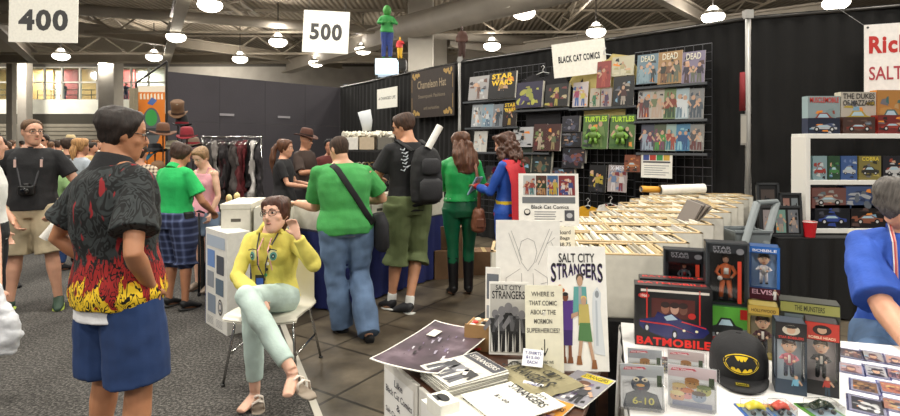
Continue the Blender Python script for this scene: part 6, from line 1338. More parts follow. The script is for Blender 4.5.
stand_poster(526, 288, 564, 366, 2.0, .757, 'cream handwritten sheet with a downward arrow leaning on the tall poster', hand_, rz=-.04, tilt=-.12, name='handwritten_sign', m=mat('e6e2cc', .6, 0, 'card'), cat='sign', th=.003)
def bw(g, P, w, h):
    g.rect(P, -w*.47, -h*.47, w*.47, h*.47, mat('b4b2ac', .5), .0002); g.text('SALT CITY', w*.66, h*.07, P @ Matrix.Translation((0, h*.42, .001)), mat('2a2a2e', .5)); g.text('STRANGERS', w*.84, h*.11, P @ Matrix.Translation((0, h*.32, .001)), mat('1a1a1e', .5))
    for j in range(5): g.figure(P, (-.34+.17*j)*w, -.45*h, h*(.66-.05*abs(j-2)), (mat('77767a', .5), mat(('2a2a2c', '4c4c50', '1c1c1e', '5c5c60', '333336')[j], .5), mat('222224', .5)), .0006+.0002*j)
    for j in range(10): g.shape(P, [((-.45+.09*j)*w, -.46*h), ((-.40+.09*j)*w, -.46*h), ((-.43+.09*j)*w, (-.2+.1*(j % 3))*h)], mat(('e8e8e4', '1c1c1e')[j % 2], .5), .0022)
stand_poster(489, 284, 528, 352, 2.17, .757, 'smaller black-and-white poster of dark figures beside the handwritten sheet', bw, rz=-.1, tilt=-.12)
stand_poster(485, 268, 500, 330, 2.45, .757, 'narrow grey printed board at the rear beside the drawing', lambda g, P, w, h: (g.rect(P, -.4*w, .0, .4*w, .4*h, mat('6a7078', .5), .0004), g.rect(P, -.4*w, -.4*h, .4*w, -.1*h, mat('9aa0a6', .5), .0004)), rz=-.3, tilt=-.04, name='printed_board', cat='board')
note(at(516, 352, 2.0), .055, .045, ['$ 1 ea', 'buttons'], 'tiny grey price card at the foot of the black-and-white poster', tilt=-.5, col='b8b6b0').location.z = .757
# folded shirt
def tshirt(g, P, w, h):
    for i, ch in enumerate('SALT CITY'):
        if ch != ' ': g.text(ch, w*.07, h*.16, P @ Matrix.Translation(((-.34+.085*i)*w, h*.16, .004)), mat('24241f', .7))
    for i, ch in enumerate('STRANGERS'): g.text(ch, w*.085, h*(.22+.02*abs(i-4)), P @ Matrix.Translation(((-.40+.1*i)*w, -h*.12, .004)), mat('1c1c18', .7))
g = G(); KH = mat('8f8768', .9, 0, 'cloth'); c4 = [ground(*q, .775) for q in ((497, 374), (545, 404), (573, 378), (526, 356))]; cc = sum(c4, V((0, 0, 0)))/4; w = (c4[1]-c4[0]).length; h = (c4[2]-c4[1]).length; d = c4[1]-c4[0]
g.loft([(0, 0, .004), (0, 0, .016), (0, 0, .034), (0, 0, .038)], [(w*.53, h*.50), (w*.57, h*.55), (w*.55, h*.53), (w*.45, h*.42)], KH, n=4)
bm = G(); n = 16; vs = []
for i in range(n+1):
    for j in range(n+1):
        u = i/n-.5; v = j/n-.5; e = max(abs(u), abs(v))*2; vs.append((u*w, v*h, .034*(1-max(0, e-.8)*3.2)+.005*noise.noise(V((u*7, v*7, 0)))))
fs = [(i*(n+1)+j, (i+1)*(n+1)+j, (i+1)*(n+1)+j+1, i*(n+1)+j+1) for i in range(n) for j in range(n)]
bm.add(vs, fs, KH); bm.add([(x, y, 0) for x, y, z in vs], [f[::-1] for f in fs], KH); tshirt(bm, TOP(.036), w, h); o = bm.obj('folded_shirt', smooth=False); put(o, (cc.x, cc.y, .753), math.atan2(d.y, d.x)); tag(o, 'folded khaki T-shirt printed with jagged black lettering', 'shirt')
note(at(532, 367, 1.95), .075, .062, ['T-SHIRTS', '$15.00', 'EACH'], 'white handwritten price card propped on the khaki shirt', rz=-.3, tilt=-.7, ink='3a3a7a', col='e6e6ea').location.z = .80
lie([(480, 404), (519, 436), (548, 400), (503, 373)], .775, 'white sheet with jagged black title at the table front', 'paper_sheet', 'paper', lambda g, P, w, h: (g.text('SALT CITY', w*.5, h*.07, P @ Matrix.Translation((0, h*.38, .002)), mat('24242a', .5)), g.text('STRANGERS', w*.78, h*.14, P @ Matrix.Translation((0, h*.25, .002)), mat('1c1c22', .5)), g.text('$1.00', w*.3, h*.08, P @ Matrix.Translation((-w*.1, -h*.1, .002)), mat('3a3a40', .5))), bend=.001)
lie([(440, 410), (478, 440), (510, 398), (474, 374)], .765, 'white sheet lying lowest at the picture bottom beside the zine stack', 'paper_sheet', 'paper', lambda g, P, w, h: (g.text('8.00', w*.3, h*.08, P @ Matrix.Translation((-w*.05, -h*.05, .002)), mat('3a3a40', .5))), bend=.001)
def gz(g, P, w, h):
    g.rect(P, -w*.49, -h*.49, w*.49, h*.49, mat('8a8890', .4), .0002); g.shape(P, [(-.25*w, .30*h), (.45*w, .30*h), (.48*w, .46*h), (-.2*w, .46*h)], mat('d8c020', .4), .0006); g.text('STRANGERS', w*.6, h*.1, P @ Matrix.Translation((.1*w, .38*h, .0012)), mat('2a2a20', .5))
    r = random.Random(8)
    for k in range(22): u = r.uniform(-.42, .34)*w; v = r.uniform(-.45, .18)*h; g.shape(P, [(u, v), (u+.09*w, v+.02*h), (u+.06*w, v+.09*h), (u-.01*w, v+.06*h)], mat(r.choice(('c8c6cc', '4a4a50', '6a5a7a', 'd8d4d0', '2c2c30')), .4), .0005+.00005*k)
    g.disc(P, 0, .10*h, .13*w, .10*h, mat('c8a890', .5), .002); g.disc(P, 0, .15*h, .14*w, .06*h, mat('5a3a2a', .5), .0022); g.figure(P, .2*w, -.46*h, .5*h, (SKN, mat('3a3a40', .5), mat('2a2a2e', .5)), .0022)
lie([(548, 397), (590, 411), (610, 380), (572, 369)], .756, 'grey comic with yellow title at the table edge', 'comic_book', 'comic', gz, bend=0)
def oz(g, P, w, h):
    g.rect(P, -w*.49, -h*.49, w*.49, h*.49, mat('c88a34', .4), .0002); g.disc(P, -.3*w, .36*h, .10*w, .07*h, mat('e0b040', .4), .001); g.text('STRANGERS', w*.7, h*.13, P @ Matrix.Translation((.08*w, .22*h, .0012)), mat('3a2418', .5))
    for k in range(3): g.figure(P, (-.28+.28*k)*w, -.45*h, .5*h, (SKN, mat(('7a3a2a', '4a5a3a', '5a3a6a')[k], .5), mat('3a2a20', .5)), .0008)
lie([(512, 421), (551, 434), (570, 405), (531, 392)], .757, 'orange-brown comic at the bottom edge of the zine table', 'comic_book', 'comic', oz)
note(at(529, 402, 1.8), .07, .05, ['COMIC', '$5.00'], 'white handwritten card lying between the khaki shirt and orange comic', rz=-.5, tilt=-1.2, ink='3a3a7a', col='e8e8ec').location.z = .772
o = None
g = G(); g.box((0, 0, .025), (.09, .07, .048), WHITE()); g.disc(TOP(.0498), 0, 0, .03, .018, mat('1c1c1e', .5), .0004); g.rect(TOP(.0498), -.03, -.025, .01, -.01, mat('3a3a3e', .5), .0004); c = ground(443, 398, .80); o = g.obj('card_box', bevel=.002); put(o, (c.x, c.y, .752), -1.04); tag(o, 'small white box with black print between the dark print and zines', 'box')

# ---------------------------------------------------------------- white-clothed toy table
WC = mat('e4e2e0', .75, 0, 'cloth'); K0 = V((.82, 2.59)); te = V((.95, -.27)).normalized(); tf = V((-.27, -.95)).normalized()
skirt_table('toy_table', 'table under a white cloth carrying toys and trading cards', [tuple(K0+tf*1.25), tuple(K0+tf*1.25+te*2.0), tuple(K0+te*2.0), tuple(K0)], .75, WC, amp=.02)
T2 = .7512
GL = mat('ffffff', .05, 0, 'glass'); BK = mat('151517', .35); RED = mat('b5251f', .4)
def tbase(px, py, z=T2): p = ground(px, py, z); return p
def pack(loc, w, d, h, body, label, cat='toy box', name='toy_box', rz=0, bevel=.0015, rx=0):
    t = thing(name, label, cat, loc, rz, rx=rx); return t
def printed_box(px0, px1, pytop, Y, z0, d, body, label, draw, rz=0, sides=None, name='toy_box', topdraw=None, cat='toy box', turn=.8):
    h = EYE-(pytop-HY)/F*Y-z0; x = ((px0+px1)/2-CX)/F*Y; th = math.atan2(x, Y)*turn; w = (px1-px0)/F*Y*math.cos(th); rz -= th
    g = G(); g.box((0, d/2, h/2), (w, d, h), body); draw(g, FRONT(-.0008, 0, h/2), w, h)
    if topdraw: topdraw(g, TOP(h+.0006, 0, 0, d/2), w, d)
    o = g.obj(name); put(o, (x, Y, z0), rz); tag(o, label, cat); return o, w, h
def window_box(px0, px1, pytop, Y, z0, d, body, label, rz=0, header=.2, footer=.08, drawf=None, fig=None, side=.06, sidewin=False, name='figure_box', cat='toy box', inner='2a2c34'):
    h = EYE-(pytop-HY)/F*Y-z0; x = ((px0+px1)/2-CX)/F*Y; th = math.atan2(x, Y)*.8; w = (px1-px0)/F*Y*math.cos(th); rz -= th; t = thing(name, label, cat, (x, Y, z0), rz); e = .003
    b = mat(body, .35) if isinstance(body, str) else body
    g = G(); g.box((0, d-e/2, h/2), (w, e, h), b); g.rect(FRONT(d-e-.0008), -w/2+e, e, w/2-e, h-e, mat(inner, .5)); g.box((0, d/2, e/2), (w, d, e), b); g.box((0, d/2, h-e/2), (w, d, e), b)
    for s_ in (-1, 1):
        if not sidewin: g.box((s_*(w/2-e/2), d/2, h/2), (e, d, h), b)
        else:
            g.box((s_*(w/2-e/2), d/2, h*footer/2), (e, d, h*footer), b); g.box((s_*(w/2-e/2), d/2, h*(1-header/2)), (e, d, h*header), b); g.box((s_*(w/2-e/2), d-.01, h/2), (e, .02, h), b)
    s = side*w
    g.box((0, e/2, h*(1-header/2)), (w, e, h*header), b); g.box((0, e/2, h*footer/2), (w, e, h*footer), b)
    for s_ in (-1, 1): g.box((s_*(w/2-s/2), e/2, h/2), (s, e, h), b)
    if drawf: drawf(g, FRONT(-.0008, 0, h/2), w, h)
    g.obj('carton', t)
    g = G(); g.quad((-w/2+s, .001, h*footer), (w/2-s, .001, h*footer), (w/2-s, .001, h*(1-header)), (-w/2+s, .001, h*(1-header)), GL); g.obj('window', t)
    if fig: fig(t, w, d, h, header, footer)
    return t
def bobble(cloth, hairc, legs='26262c', wide=1.0, pose=0, skin='e8bc9c', arms=None):
    def f(t, w, d, h, hd, ft):
        H_ = h*(1-hd-ft)*.99; z0 = h*ft+.003; s = H_; g = G(); sk = mat(skin, .5, 0, 'skin'); c = mat(cloth, .6); lg = mat(legs, .6); y = d*.5
        for k in (-1, 1): g.loft([(k*.07*s, y, z0+.02*s), (k*.065*s, y, z0+.18*s), (k*.05*s, y, z0+.34*s)], [.045*s, .05*s, .06*s], lg, n=10); g.ell((k*.075*s, y-.02*s, z0+.025*s), (.045*s, .07*s, .03*s), mat('1a1a1a', .4))
        g.loft([(0, y, z0+.30*s), (0, y, z0+.42*s), (0, y, z0+.54*s), (0, y, z0+.58*s)], [(.10*s, .07*s), (.115*s*wide, .08*s), (.12*s*wide, .07*s), (.05*s, .04*s)], c, n=14)
        for k in (-1, 1): g.loft([(k*.115*s*wide, y, z0+.52*s), (k*.19*s*wide, y-.02*s, z0+.44*s), (k*.10*s, y-.11*s, z0+(.42 if k > 0 else .48)*s)], [.04*s, .036*s, .03*s], c, n=10); g.ell((k*.09*s, y-.12*s, z0+(.42 if k > 0 else .48)*s), .034*s, sk)
        g.loft([(0, y-.07*s, z0+.55*s), (0, y-.085*s, z0+.36*s)], [(.03*s, .01*s), (.03*s, .01*s)], mat('e0dcd4', .6), n=8)
        g.obj('figure', t, smooth=True); g = G()
        hz = z0+.76*s; g.ell((0, y-.01*s, hz), (.145*s, .14*s, .17*s), sk, n=18, k=12); g.ell((0, y-.14*s, hz-.02*s), (.025*s, .03*s, .035*s), sk)
        for k in (-1, 1): g.ell((k*.055*s, y-.125*s, hz+.03*s), (.025*s, .015*s, .016*s), mat('f0ece4', .3)); g.ell((k*.055*s, y-.138*s, hz+.03*s), (.010*s, .008*s, .010*s), mat('1c1410', .2)); g.ell((k*.15*s, y, hz), (.02*s, .03*s, .04*s), sk); g.ell((k*.055*s, y-.13*s, hz+.065*s), (.03*s, .01*s, .008*s), mat(hairc, .7))
        g.ell((0, y-.128*s, hz-.085*s), (.04*s, .015*s, .012*s), mat('a04a40', .5)); g.obj('head', t, smooth=True)
        g = G(); g.ell((0, y+.02*s, hz+.06*s), (.16*s, .15*s, .145*s), mat(hairc, .6, 0, 'hair'), n=16, k=10); g.ell((.03*s, y-.09*s, hz+.16*s), (.10*s, .07*s, .045*s), mat(hairc, .6, 0, 'hair')); g.obj('hair', t, smooth=True)
    return f
def soldier(col, accent, skin='c9977a'):
    def f(t, w, d, h, hd, ft):
        s = h*(1-hd-ft)*.90; z0 = h*ft+.004; y = d*.5; c = mat(col, .6); a = mat(accent, .5); g = G()
        for k in (-1, 1): g.loft([(k*.10*s, y, z0), (k*.085*s, y, z0+.25*s), (k*.05*s, y, z0+.48*s)], [.045*s, .05*s, .065*s], c, n=10); g.box((k*.10*s, y-.02*s, z0+.03*s), (.08*s, .12*s, .06*s), mat('1c1c1c', .5)); g.loft([(k*.12*s, y, z0+.76*s), (k*.20*s, y-.02*s, z0+.62*s), (k*.12*s, y-.09*s, z0+.54*s)], [.042*s, .038*s, .032*s], c, n=10); g.ell((k*.11*s, y-.1*s, z0+.535*s), .03*s, mat(skin, .5))
        g.loft([(0, y, z0+.46*s), (0, y, z0+.6*s), (0, y, z0+.78*s), (0, y, z0+.82*s)], [(.09*s, .06*s), (.10*s, .07*s), (.12*s, .07*s), (.04*s, .04*s)], c, n=14); g.box((0, y-.075*s, z0+.66*s), (.10*s, .02*s, .14*s), a); g.box((0, y-.06*s, z0+.48*s), (.19*s, .05*s, .03*s), mat('2a2a2a', .5)); g.ell((0, y, z0+.91*s), (.065*s, .068*s, .08*s), mat(skin, .5)); g.ell((0, y+.015*s, z0+.935*s), (.07*s, .07*s, .07*s), mat('5a3a22', .7)); g.ell((-.13*s, y-.10*s, z0+.50*s), .055*s, mat('d8d4d0', .4))
        g.obj('figure', t, smooth=True)
    return f
# model car kit box in front
def kit(g, P, w, h):
    g.rect(P, -w/2, -h/2, w/2, h/2, BK, 0); 
    for s_ in (-1, 1): g.rect(P, s_*w*.34-.003, -.18*h, s_*w*.34+.003, .46*h, RED, .0006)
    g.rect(P, -.42*w, .40*h, .46*w, .44*h, mat('d8d0c8', .4), .0006); g.disc(P, -.38*w, .33*h, .075*w, .045*h, RED, .0008); g.text('1966', .08*w, .05*h, P @ Matrix.Translation((-.38*w, .33*h, .0014)), mat('e8e0d8', .4))
    g.rect(P, -.28*w, -.02*h, .28*w, .30*h, mat('4a1c18', .4), .0006); 
    for k, u in enumerate((-.10, .02, .13)): g.disc(P, u*w, .14*h, .055*w, .09*h, mat(('8a5a48', 'b08a78', '6a4438')[k], .5), .001+.0002*k); g.disc(P, u*w, .20*h, .06*w, .05*h, mat('2a1a18', .5), .0012+.0002*k)
    g.disc(P, .24*w, .04*h, .05*w, .05*h, RED, .001)
    m = mat('25275a', .2); g.shape(P, [(-.44*w, -.17*h), (-.38*w, -.24*h), (-.05*w, -.36*h), (.38*w, -.30*h), (.46*w, -.20*h), (.42*w, -.12*h), (.12*w, -.04*h), (-.02*w, .06*h), (-.10*w, .03*h), (-.20*w, .08*h), (-.24*w, -.02*h), (-.44*w, -.07*h)], m, .0016)
    g.shape(P, [(-.12*w, .0*h), (-.02*w, .05*h), (.06*w, -.03*h), (-.08*w, -.06*h)], mat('9ab0c0', .2), .002); g.shape(P, [(.42*w, -.13*h), (.12*w, -.05*h), (.10*w, -.065*h), (.42*w, -.15*h)], RED, .002); g.shape(P, [(-.43*w, -.09*h), (-.05*w, -.11*h), (.3*w, -.25*h), (.0*w, -.14*h), (-.43*w, -.11*h)], RED, .002)
    for u, v in ((-.34, -.20), (.02, -.28)): g.disc(P, u*w, v*h, .035*w, .075*h, mat('101010', .5), .0024); g.disc(P, u*w, v*h, .020*w, .045*h, mat('c8c8cc', .3), .0026)
    for u in (.14, .30): g.disc(P, u*w, -.20*h, .02*w, .02*h, mat('e8e0b8', .3), .0024)
    g.text('*BATMOBILE', w*.95, h*.135, P @ Matrix.Translation((0, -.415*h, .0018)), mat('d8261e', .4))
ktop = lambda g, P, w, d: g.text('BATMOBILE', w*.9, d*.35, P @ Matrix.Translation((0, d*.1, 0)), mat('d8261e', .4))
printed_box(635, 711, 287, 2.26, T2, .09, BK, 'black car model kit box with red lettering and a finned dark car', kit, topdraw=ktop, name='model_kit_box', rz=.03)
printed_box(640, 707, 280, 2.37, T2, .08, BK, 'black car kit box directly behind the one with the finned car', kit, topdraw=ktop, name='model_kit_box', rz=.05)
def riser(px0, px1, Y, z1, d, label, c='3a3834'):
    x0, x1 = (px0-CX)/F*Y, (px1-CX)/F*Y; g = G(); g.box((0, d/2, (z1-T2)/2), (x1-x0, d, z1-T2), mat(c, .5)); o = g.obj('carton', bevel=.002); put(o, ((x0+x1)/2, Y, T2)); tag(o, label, 'box'); return o
riser(666, 700, 2.50, .885, .09, 'plain dark carton hidden under the black-framed box with red strip')
def swf(u): 
    def f(g, P, w, h):
        g.text('STAR', w*.42, h*.05, P @ Matrix.Translation((-.12*w, .42*h, .001)), mat('8a8a90', .4)); g.text('WARS', w*.42, h*.05, P @ Matrix.Translation((-.12*w, .36*h, .001)), mat('8a8a90', .4)); g.rect(P, .24*w, -.44*h, .33*w, .22*h, mat('c2402a', .4), .0008); g.disc(P, .30*w, .37*h, .09*w, .05*h, mat('77777c', .4), .0008)
        g.rect(P, -w*.5, -h*.5, -w*.46, h*.5, mat('3c4044', .35), .0008); g.rect(P, w*.46, -h*.5, w*.5, h*.5, mat('3c4044', .35), .0008); g.rect(P, -w*.5, h*.48, w*.5, h*.5, mat('4c5054', .35), .0008)
    return f
window_box(664, 706, 250, 2.49, .886, .075, '1c1e22', 'black framed toy box with small dark figures and red strip', header=.26, footer=.10, side=.12, drawf=swf(0), fig=soldier('5a5c64', '8a2a2a'), inner='101116')
printed_box(706, 748, 307, 2.26, T2, .10, mat('2c5a2a', .4), 'green kit box with a dark vehicle under the orange pilot figure', lambda g, P, w, h: (g.rect(P, -w/2, -.02*h, w/2, h/2, mat('57a03a', .4), .0005), g.rect(P, -w/2, -h/2, w/2, -.02*h, mat('7c8488', .4), .0005), g.rect(P, .30*w, .22*h, .46*w, .46*h, RED, .001), g.text('S', w*.08, h*.2, P @ Matrix.Translation((-.4*w, .30*h, .001)), mat('d8e8c0', .4)), car(g, P, 0, -.02*h, w*.72, h*.6, mat('26282a', .3), .001), g.shape(P, [(-.45*w, -.38*h), (.42*w, -.22*h), (.42*w, -.12*h), (-.45*w, -.26*h)], mat('8a2a2a', .4), .002)), name='model_kit_box', rz=.05)
window_box(706, 748, 243, 2.28, .918, .075, '26292d', 'black framed toy box with a pilot figure in orange overalls', header=.16, footer=.06, side=.10, drawf=swf(1), fig=soldier('c8602a', 'd8d4cc'), inner='17181c', rz=.04).name
def elv(g, P, w, h):
    g.rect(P, -w/2, .38*h, w/2, h/2, mat('2a62b0', .4), .0005); g.text('BOBBLE', w*.8, h*.05, P @ Matrix.Translation((0, .43*h, .001)), mat('e8e8f0', .4)); g.rect(P, -w/2, -h/2, w/2, -.29*h, mat('4a1c28', .4), .0005); g.text('ELVIS', w*.66, h*.09, P @ Matrix.Translation((-.08*w, -.36*h, .001)), mat('e0b0c0', .4)); g.figure(P, .34*w, -.49*h, .2*h, (SKN, mat('e8e4e0', .5), mat('e8e4e0', .5)), .001); g.rect(P, .40*w, -.28*h, .5*w, .38*h, mat('2a62b0', .4), .0005)
riser(752, 781, 2.30, .944, .10, 'plain carton hidden behind the golden-topped bobblehead box', '6a5a3a')
window_box(750, 779, 247, 2.29, .945, .09, '2b4a7a', 'blue-topped bobblehead box with a figure in white and a maroon base band', header=.13, footer=.24, side=.07, drawf=elv, fig=bobble('d8d4d8', '1c1210', 'd8d4d8'), inner='8aa8d0', rz=-.05, sidewin=True)
window_box(749, 778, 306, 2.14, T2, .085, '8a7a3a', 'golden-topped bobblehead box with a dark-coated figure, under the blue-topped one', header=.2, footer=.05, drawf=lambda g, P, w, h: (g.rect(P, -w/2, .34*h, w/2, h/2, mat('b89a48', .4), .0005), g.text('HOLLYWOOD', w*.8, h*.06, P @ Matrix.Translation((0, .41*h, .001)), mat('3a2a20', .4))), fig=bobble('4a2a30', '3a3028'), inner='8a8068', rz=-.03, sidewin=True)
printed_box(781, 838, 303, 2.16, T2, .09, mat('2a2c24', .4), 'long dark box with olive band behind the two tall bobblehead boxes', lambda g, P, w, h: (g.rect(P, -.49*w, .30*h, .49*w, .48*h, mat('8a8a4a', .4), .0005), g.text('THE MUNSTERS', .5*w, .1*h, P @ Matrix.Translation((0, .39*h, .001)), mat('2a2c1c', .5)), g.rect(P, -.42*w, -.10*h, .40*w, .27*h, mat('5a6468', .3), .0006), g.shape(P, [(-.3*w, .0), (.3*w, .02*h), (.26*w, .14*h), (-.1*w, .2*h)], mat('8a8474', .4), .001), g.rect(P, .28*w, .02*h, .38*w, .2*h, mat('b8c0b0', .4), .0012)), name='toy_box')
def bh(band, portrait, btxt, wtxt):
    def f(g, P, w, h):
        g.rect(P, -w/2, .26*h, w/2, h/2, mat(band, .4), .0005); g.disc(P, 0, .40*h, .28*w, .07*h, mat(portrait, .5), .001, n=20); g.disc(P, 0, .40*h, .14*w, .05*h, SKN, .0014); g.disc(P, 0, .445*h, .2*w, .022*h, mat('1c1a1a', .5), .0018); g.text(btxt, w*.8, h*.035, P @ Matrix.Translation((0, .295*h, .001)), mat(wtxt, .4))
        g.rect(P, -w/2, -h/2, w/2, -.30*h, mat('2c3a4a' if band[0] == '1' else '1c1a1c', .4), .0005); g.figure(P, .16*w, -.49*h, .26*h, (SKN, mat('6aa0b8' if band[0] == '1' else 'a03a30', .5), mat('2a3a4a', .5)), .0008)
    return f
window_box(776, 806, 323, 1.84, T2, .08, '2a3440', 'black bobblehead box with a pink-jacketed figure beside the cap', header=.25, footer=.18, drawf=bh('1a1618', 'b8b0a0', 'STAR BOBBLERS', 'c83a30'), fig=bobble('c06a78', '5a3a28', '26304a'), inner='b8c8d4', rz=.04, sidewin=True)
window_box(806, 838, 323, 1.83, T2, .08, '1e1a1c', 'red-topped bobblehead box with a black-suited figure', header=.25, footer=.18, drawf=bh('b03428', '2a1a18', 'BOBBLE HEADS', 'e8d0b0'), fig=bobble('1c1c20', '6a5a4a', '1c1c20'), inner='b0a4a4', rz=-.04, sidewin=True)
# the cap
c = tbase(751, 384); t = thing('baseball_cap', 'black baseball cap with yellow oval bat emblem and stickered flat brim', 'cap', (c.x, c.y+.085, T2), -.40)
CB = mat('17171a', .8, 0, 'cloth'); YE = mat('e2c21c', .5); g = G(); n = 32; prof = [(0, 1.0), (.02, 1.0), (.06, .985), (.095, .90), (.12, .72), (.135, .46), (.14, .2), (.141, .02)]; vs = []
for z, k in prof:
    for j in range(n): a = 2*math.pi*j/n; vs.append((.098*k*math.cos(a), .105*k*math.sin(a)-(.012 if math.sin(a) < 0 else 0)*(z > .03)*(z < .12), z+.012))
fs = [(i*n+j, i*n+(j+1) % n, (i+1)*n+(j+1) % n, (i+1)*n+j) for i in range(len(prof)-1) for j in range(n)]; fs.append(tuple(range((len(prof)-1)*n, len(prof)*n))); g.add(vs, fs, CB); g.obj('crown', t, smooth=True)
g = G(); g.ell((0, 0, .153), (.009, .009, .004), CB); g.obj('top_button', t, smooth=True)
g = G(); vs = []; fs = []; m_ = 20
for sg in (0, 1):
    for i in range(6):
        for j in range(m_+1):
            u = -1+2*j/m_; a = math.pi*1.5+u*1.15; r0 = .098; x = r0*math.cos(a)*(1+.06*i/5); y = .105*math.sin(a) - (i/5)*.085*(1-abs(u)**2.6); vs.append((x, y, .014-.006*(i/5)-.004*u*u*(i/5)+.004*sg))
K = 6*(m_+1)
for i in range(5):
    for j in range(m_): a = i*(m_+1)+j; fs += [(K+a, K+a+1, K+a+m_+2, K+a+m_+1), (a, a+m_+1, a+m_+2, a+1)]
for j in range(m_): a = 5*(m_+1)+j; fs.append((a, K+a, K+a+1, a+1))
g.add(vs, fs, CB); g.obj('brim', t, smooth=True)
def cappt(u, v, o=.0025):   # u across, v up, on the crown front
    z = .065+v; kk = 1
    for i in range(len(prof)-1):
        if prof[i][0] <= z <= prof[i+1][0]: q = (z-prof[i][0])/(prof[i+1][0]-prof[i][0]); kk = prof[i][1]*(1-q)+prof[i+1][1]*q
    a = math.asin(max(-1, min(1, u/(.098*kk)))); return V((u, -(.105*kk*math.cos(a)+.012*math.cos(a))-o, z+.012))
def decal(pts, m, o):
    c = (sum(p[0] for p in pts)/len(pts), sum(p[1] for p in pts)/len(pts)); vs = []; fs = []; n = len(pts); R_ = 5
    for r_ in range(R_+1):
        for p in pts: q = r_/R_; vs.append(cappt(c[0]+(p[0]-c[0])*q, c[1]+(p[1]-c[1])*q, o))
    for r_ in range(R_):
        for j in range(n): fs.append((r_*n+j, r_*n+(j+1) % n, (r_+1)*n+(j+1) % n, (r_+1)*n+j))
    gg.add(vs, fs, m)
gg = G(); el = lambda a, b: [(a*math.cos(2*math.pi*j/40), b*math.sin(2*math.pi*j/40)) for j in range(40)]
decal(el(.056, .034), YE, .002); decal(el(.0535, .0315), CB, .003); decal(el(.050, .028), YE, .004)
half = [(0, .008), (.004, .011), (.006, .020), (.008, .013), (.013, .012), (.0150, .020), (.022, .027), (.036, .021), (.046, .010), (.049, .0), (.045, -.012), (.036, -.020), (.033, -.012), (.025, -.011), (.020, -.018), (.013, -.012), (.006, -.016), (0, -.028)]
bat = half+[(-x, y) for x, y in half[::-1][1:-1]]
tp = [(0, .010), (.004, .010), (.006, .019), (.008, .012), (.012, .011), (.016, .017), (.022, .0262), (.036, .020), (.044, .012), (.0495, .0)]; bt = [(0, -.0272), (.004, -.020), (.008, -.014), (.012, -.012), (.018, -.020), (.021, -.013), (.026, -.011), (.032, -.012), (.034, -.020), (.042, -.013), (.0495, 0)]
def itp(T, x):
    for i in range(len(T)-1):
        if T[i][0] <= x <= T[i+1][0]: return T[i][1]+(T[i+1][1]-T[i][1])*(x-T[i][0])/(T[i+1][0]-T[i][0])
    return T[-1][1]
vs = []; nb = 64
for i in range(nb+1):
    x = -.0495+.099*i/nb; a, b = itp(tp, abs(x)), itp(bt, abs(x))
    for q in range(4): vs.append(cappt(x, b+(a-b)*q/3, .0052))
gg.add(vs, [(4*i+q, 4*i+4+q, 4*i+5+q, 4*i+1+q) for i in range(nb) for q in range(3)], mat('0c0c0e', .7)); gg.obj('bat_emblem', t)
g = G(); P = Matrix.Translation((.0, -.14, .0165)); g.rect(P, -.022, -.014, .022, .014, mat('3a3418', .3), .0008); g.rect(P, -.019, -.011, .019, .011, mat('b0a030', .3), .0012); g.rect(P, -.016, -.008, .016, .0085, mat('2c2810', .3), .0016); g.text('9FIFTY', .026, .007, P @ Matrix.Translation((0, .002, .002)), mat('c8b838', .3)); g.obj('brim_sticker', t)
# blister packs
def blister(px0, px1, pytop, Y, label, top, figs, bz0=.0, rz=0, title=None):
    h = EYE-(pytop-HY)/F*Y-T2; x = ((px0+px1)/2-CX)/F*Y; th = math.atan2(x, Y)*.8; w = (px1-px0)/F*Y*math.cos(th); rz -= th; t = thing('blister_pack', label, 'toy', (x, Y, T2), rz, rx=-.10); g = G()
    g.box((0, 0, h/2), (w, .002, h), mat('d4d6d8', .4)); P = FRONT(-.0016, 0, h/2); g.rect(P, -w*.49, .22*h, w*.49, .49*h, mat(top, .4), .0002); g.shape(P, [(-.44*w, .36*h), (.1*w, .40*h), (.05*w, .45*h), (-.40*w, .43*h)], mat('c04a58', .4), .0006); g.text(title or 'Hot Wheels', .42*w, .05*h, P @ Matrix.Translation((-.18*w, .405*h, .001)), mat('ece8e8', .4)); g.rect(P, .34*w, .02*h, .45*w, .28*h, mat('3a4a30', .4), .0006); figs(g, P, w, h); g.obj('card', t)
    g = G(); g.box((0, -.022, h*.34), (w*.92, .040, h*.62), GL); g.obj('blister', t, bevel=.006)
    g = G(); g.box((0, -.004, h/2), (w*1.10, .010, h*1.06), mat('ffffff', .05, 0, 'glass')); g.obj('clamshell', t, bevel=.003); return t
def monster(g, P, w, h):
    g.disc(P, -.04*w, .05*h, .22*w, .19*h, mat('4a5262', .6), .001, n=20); g.disc(P, -.04*w, -.03*h, .20*w, .08*h, mat('343a48', .6), .0012)
    for k in (-1, 1): g.disc(P, (-.04+.10*k)*w, .16*h, .075*w, .05*h, mat('e8e0c8', .4), .0016); g.disc(P, (-.04+.10*k)*w, .155*h, .03*w, .02*h, mat('1c1c20', .4), .002)
    g.disc(P, -.04*w, .03*h, .10*w, .035*h, mat('e8b060', .5), .0014); g.disc(P, -.04*w, -.05*h, .07*w, .02*h, mat('6a3038', .5), .0018); g.shape(P, [(-.45*w, -.48*h), (.45*w, -.48*h), (.34*w, -.16*h), (.1*w, -.10*h), (-.2*w, -.10*h), (-.38*w, -.18*h)], mat('2c3440', .6), .0011); g.text('6-10', .5*w, .16*h, P @ Matrix.Translation((.02*w, -.32*h, .002)), mat('c8c04a', .5))
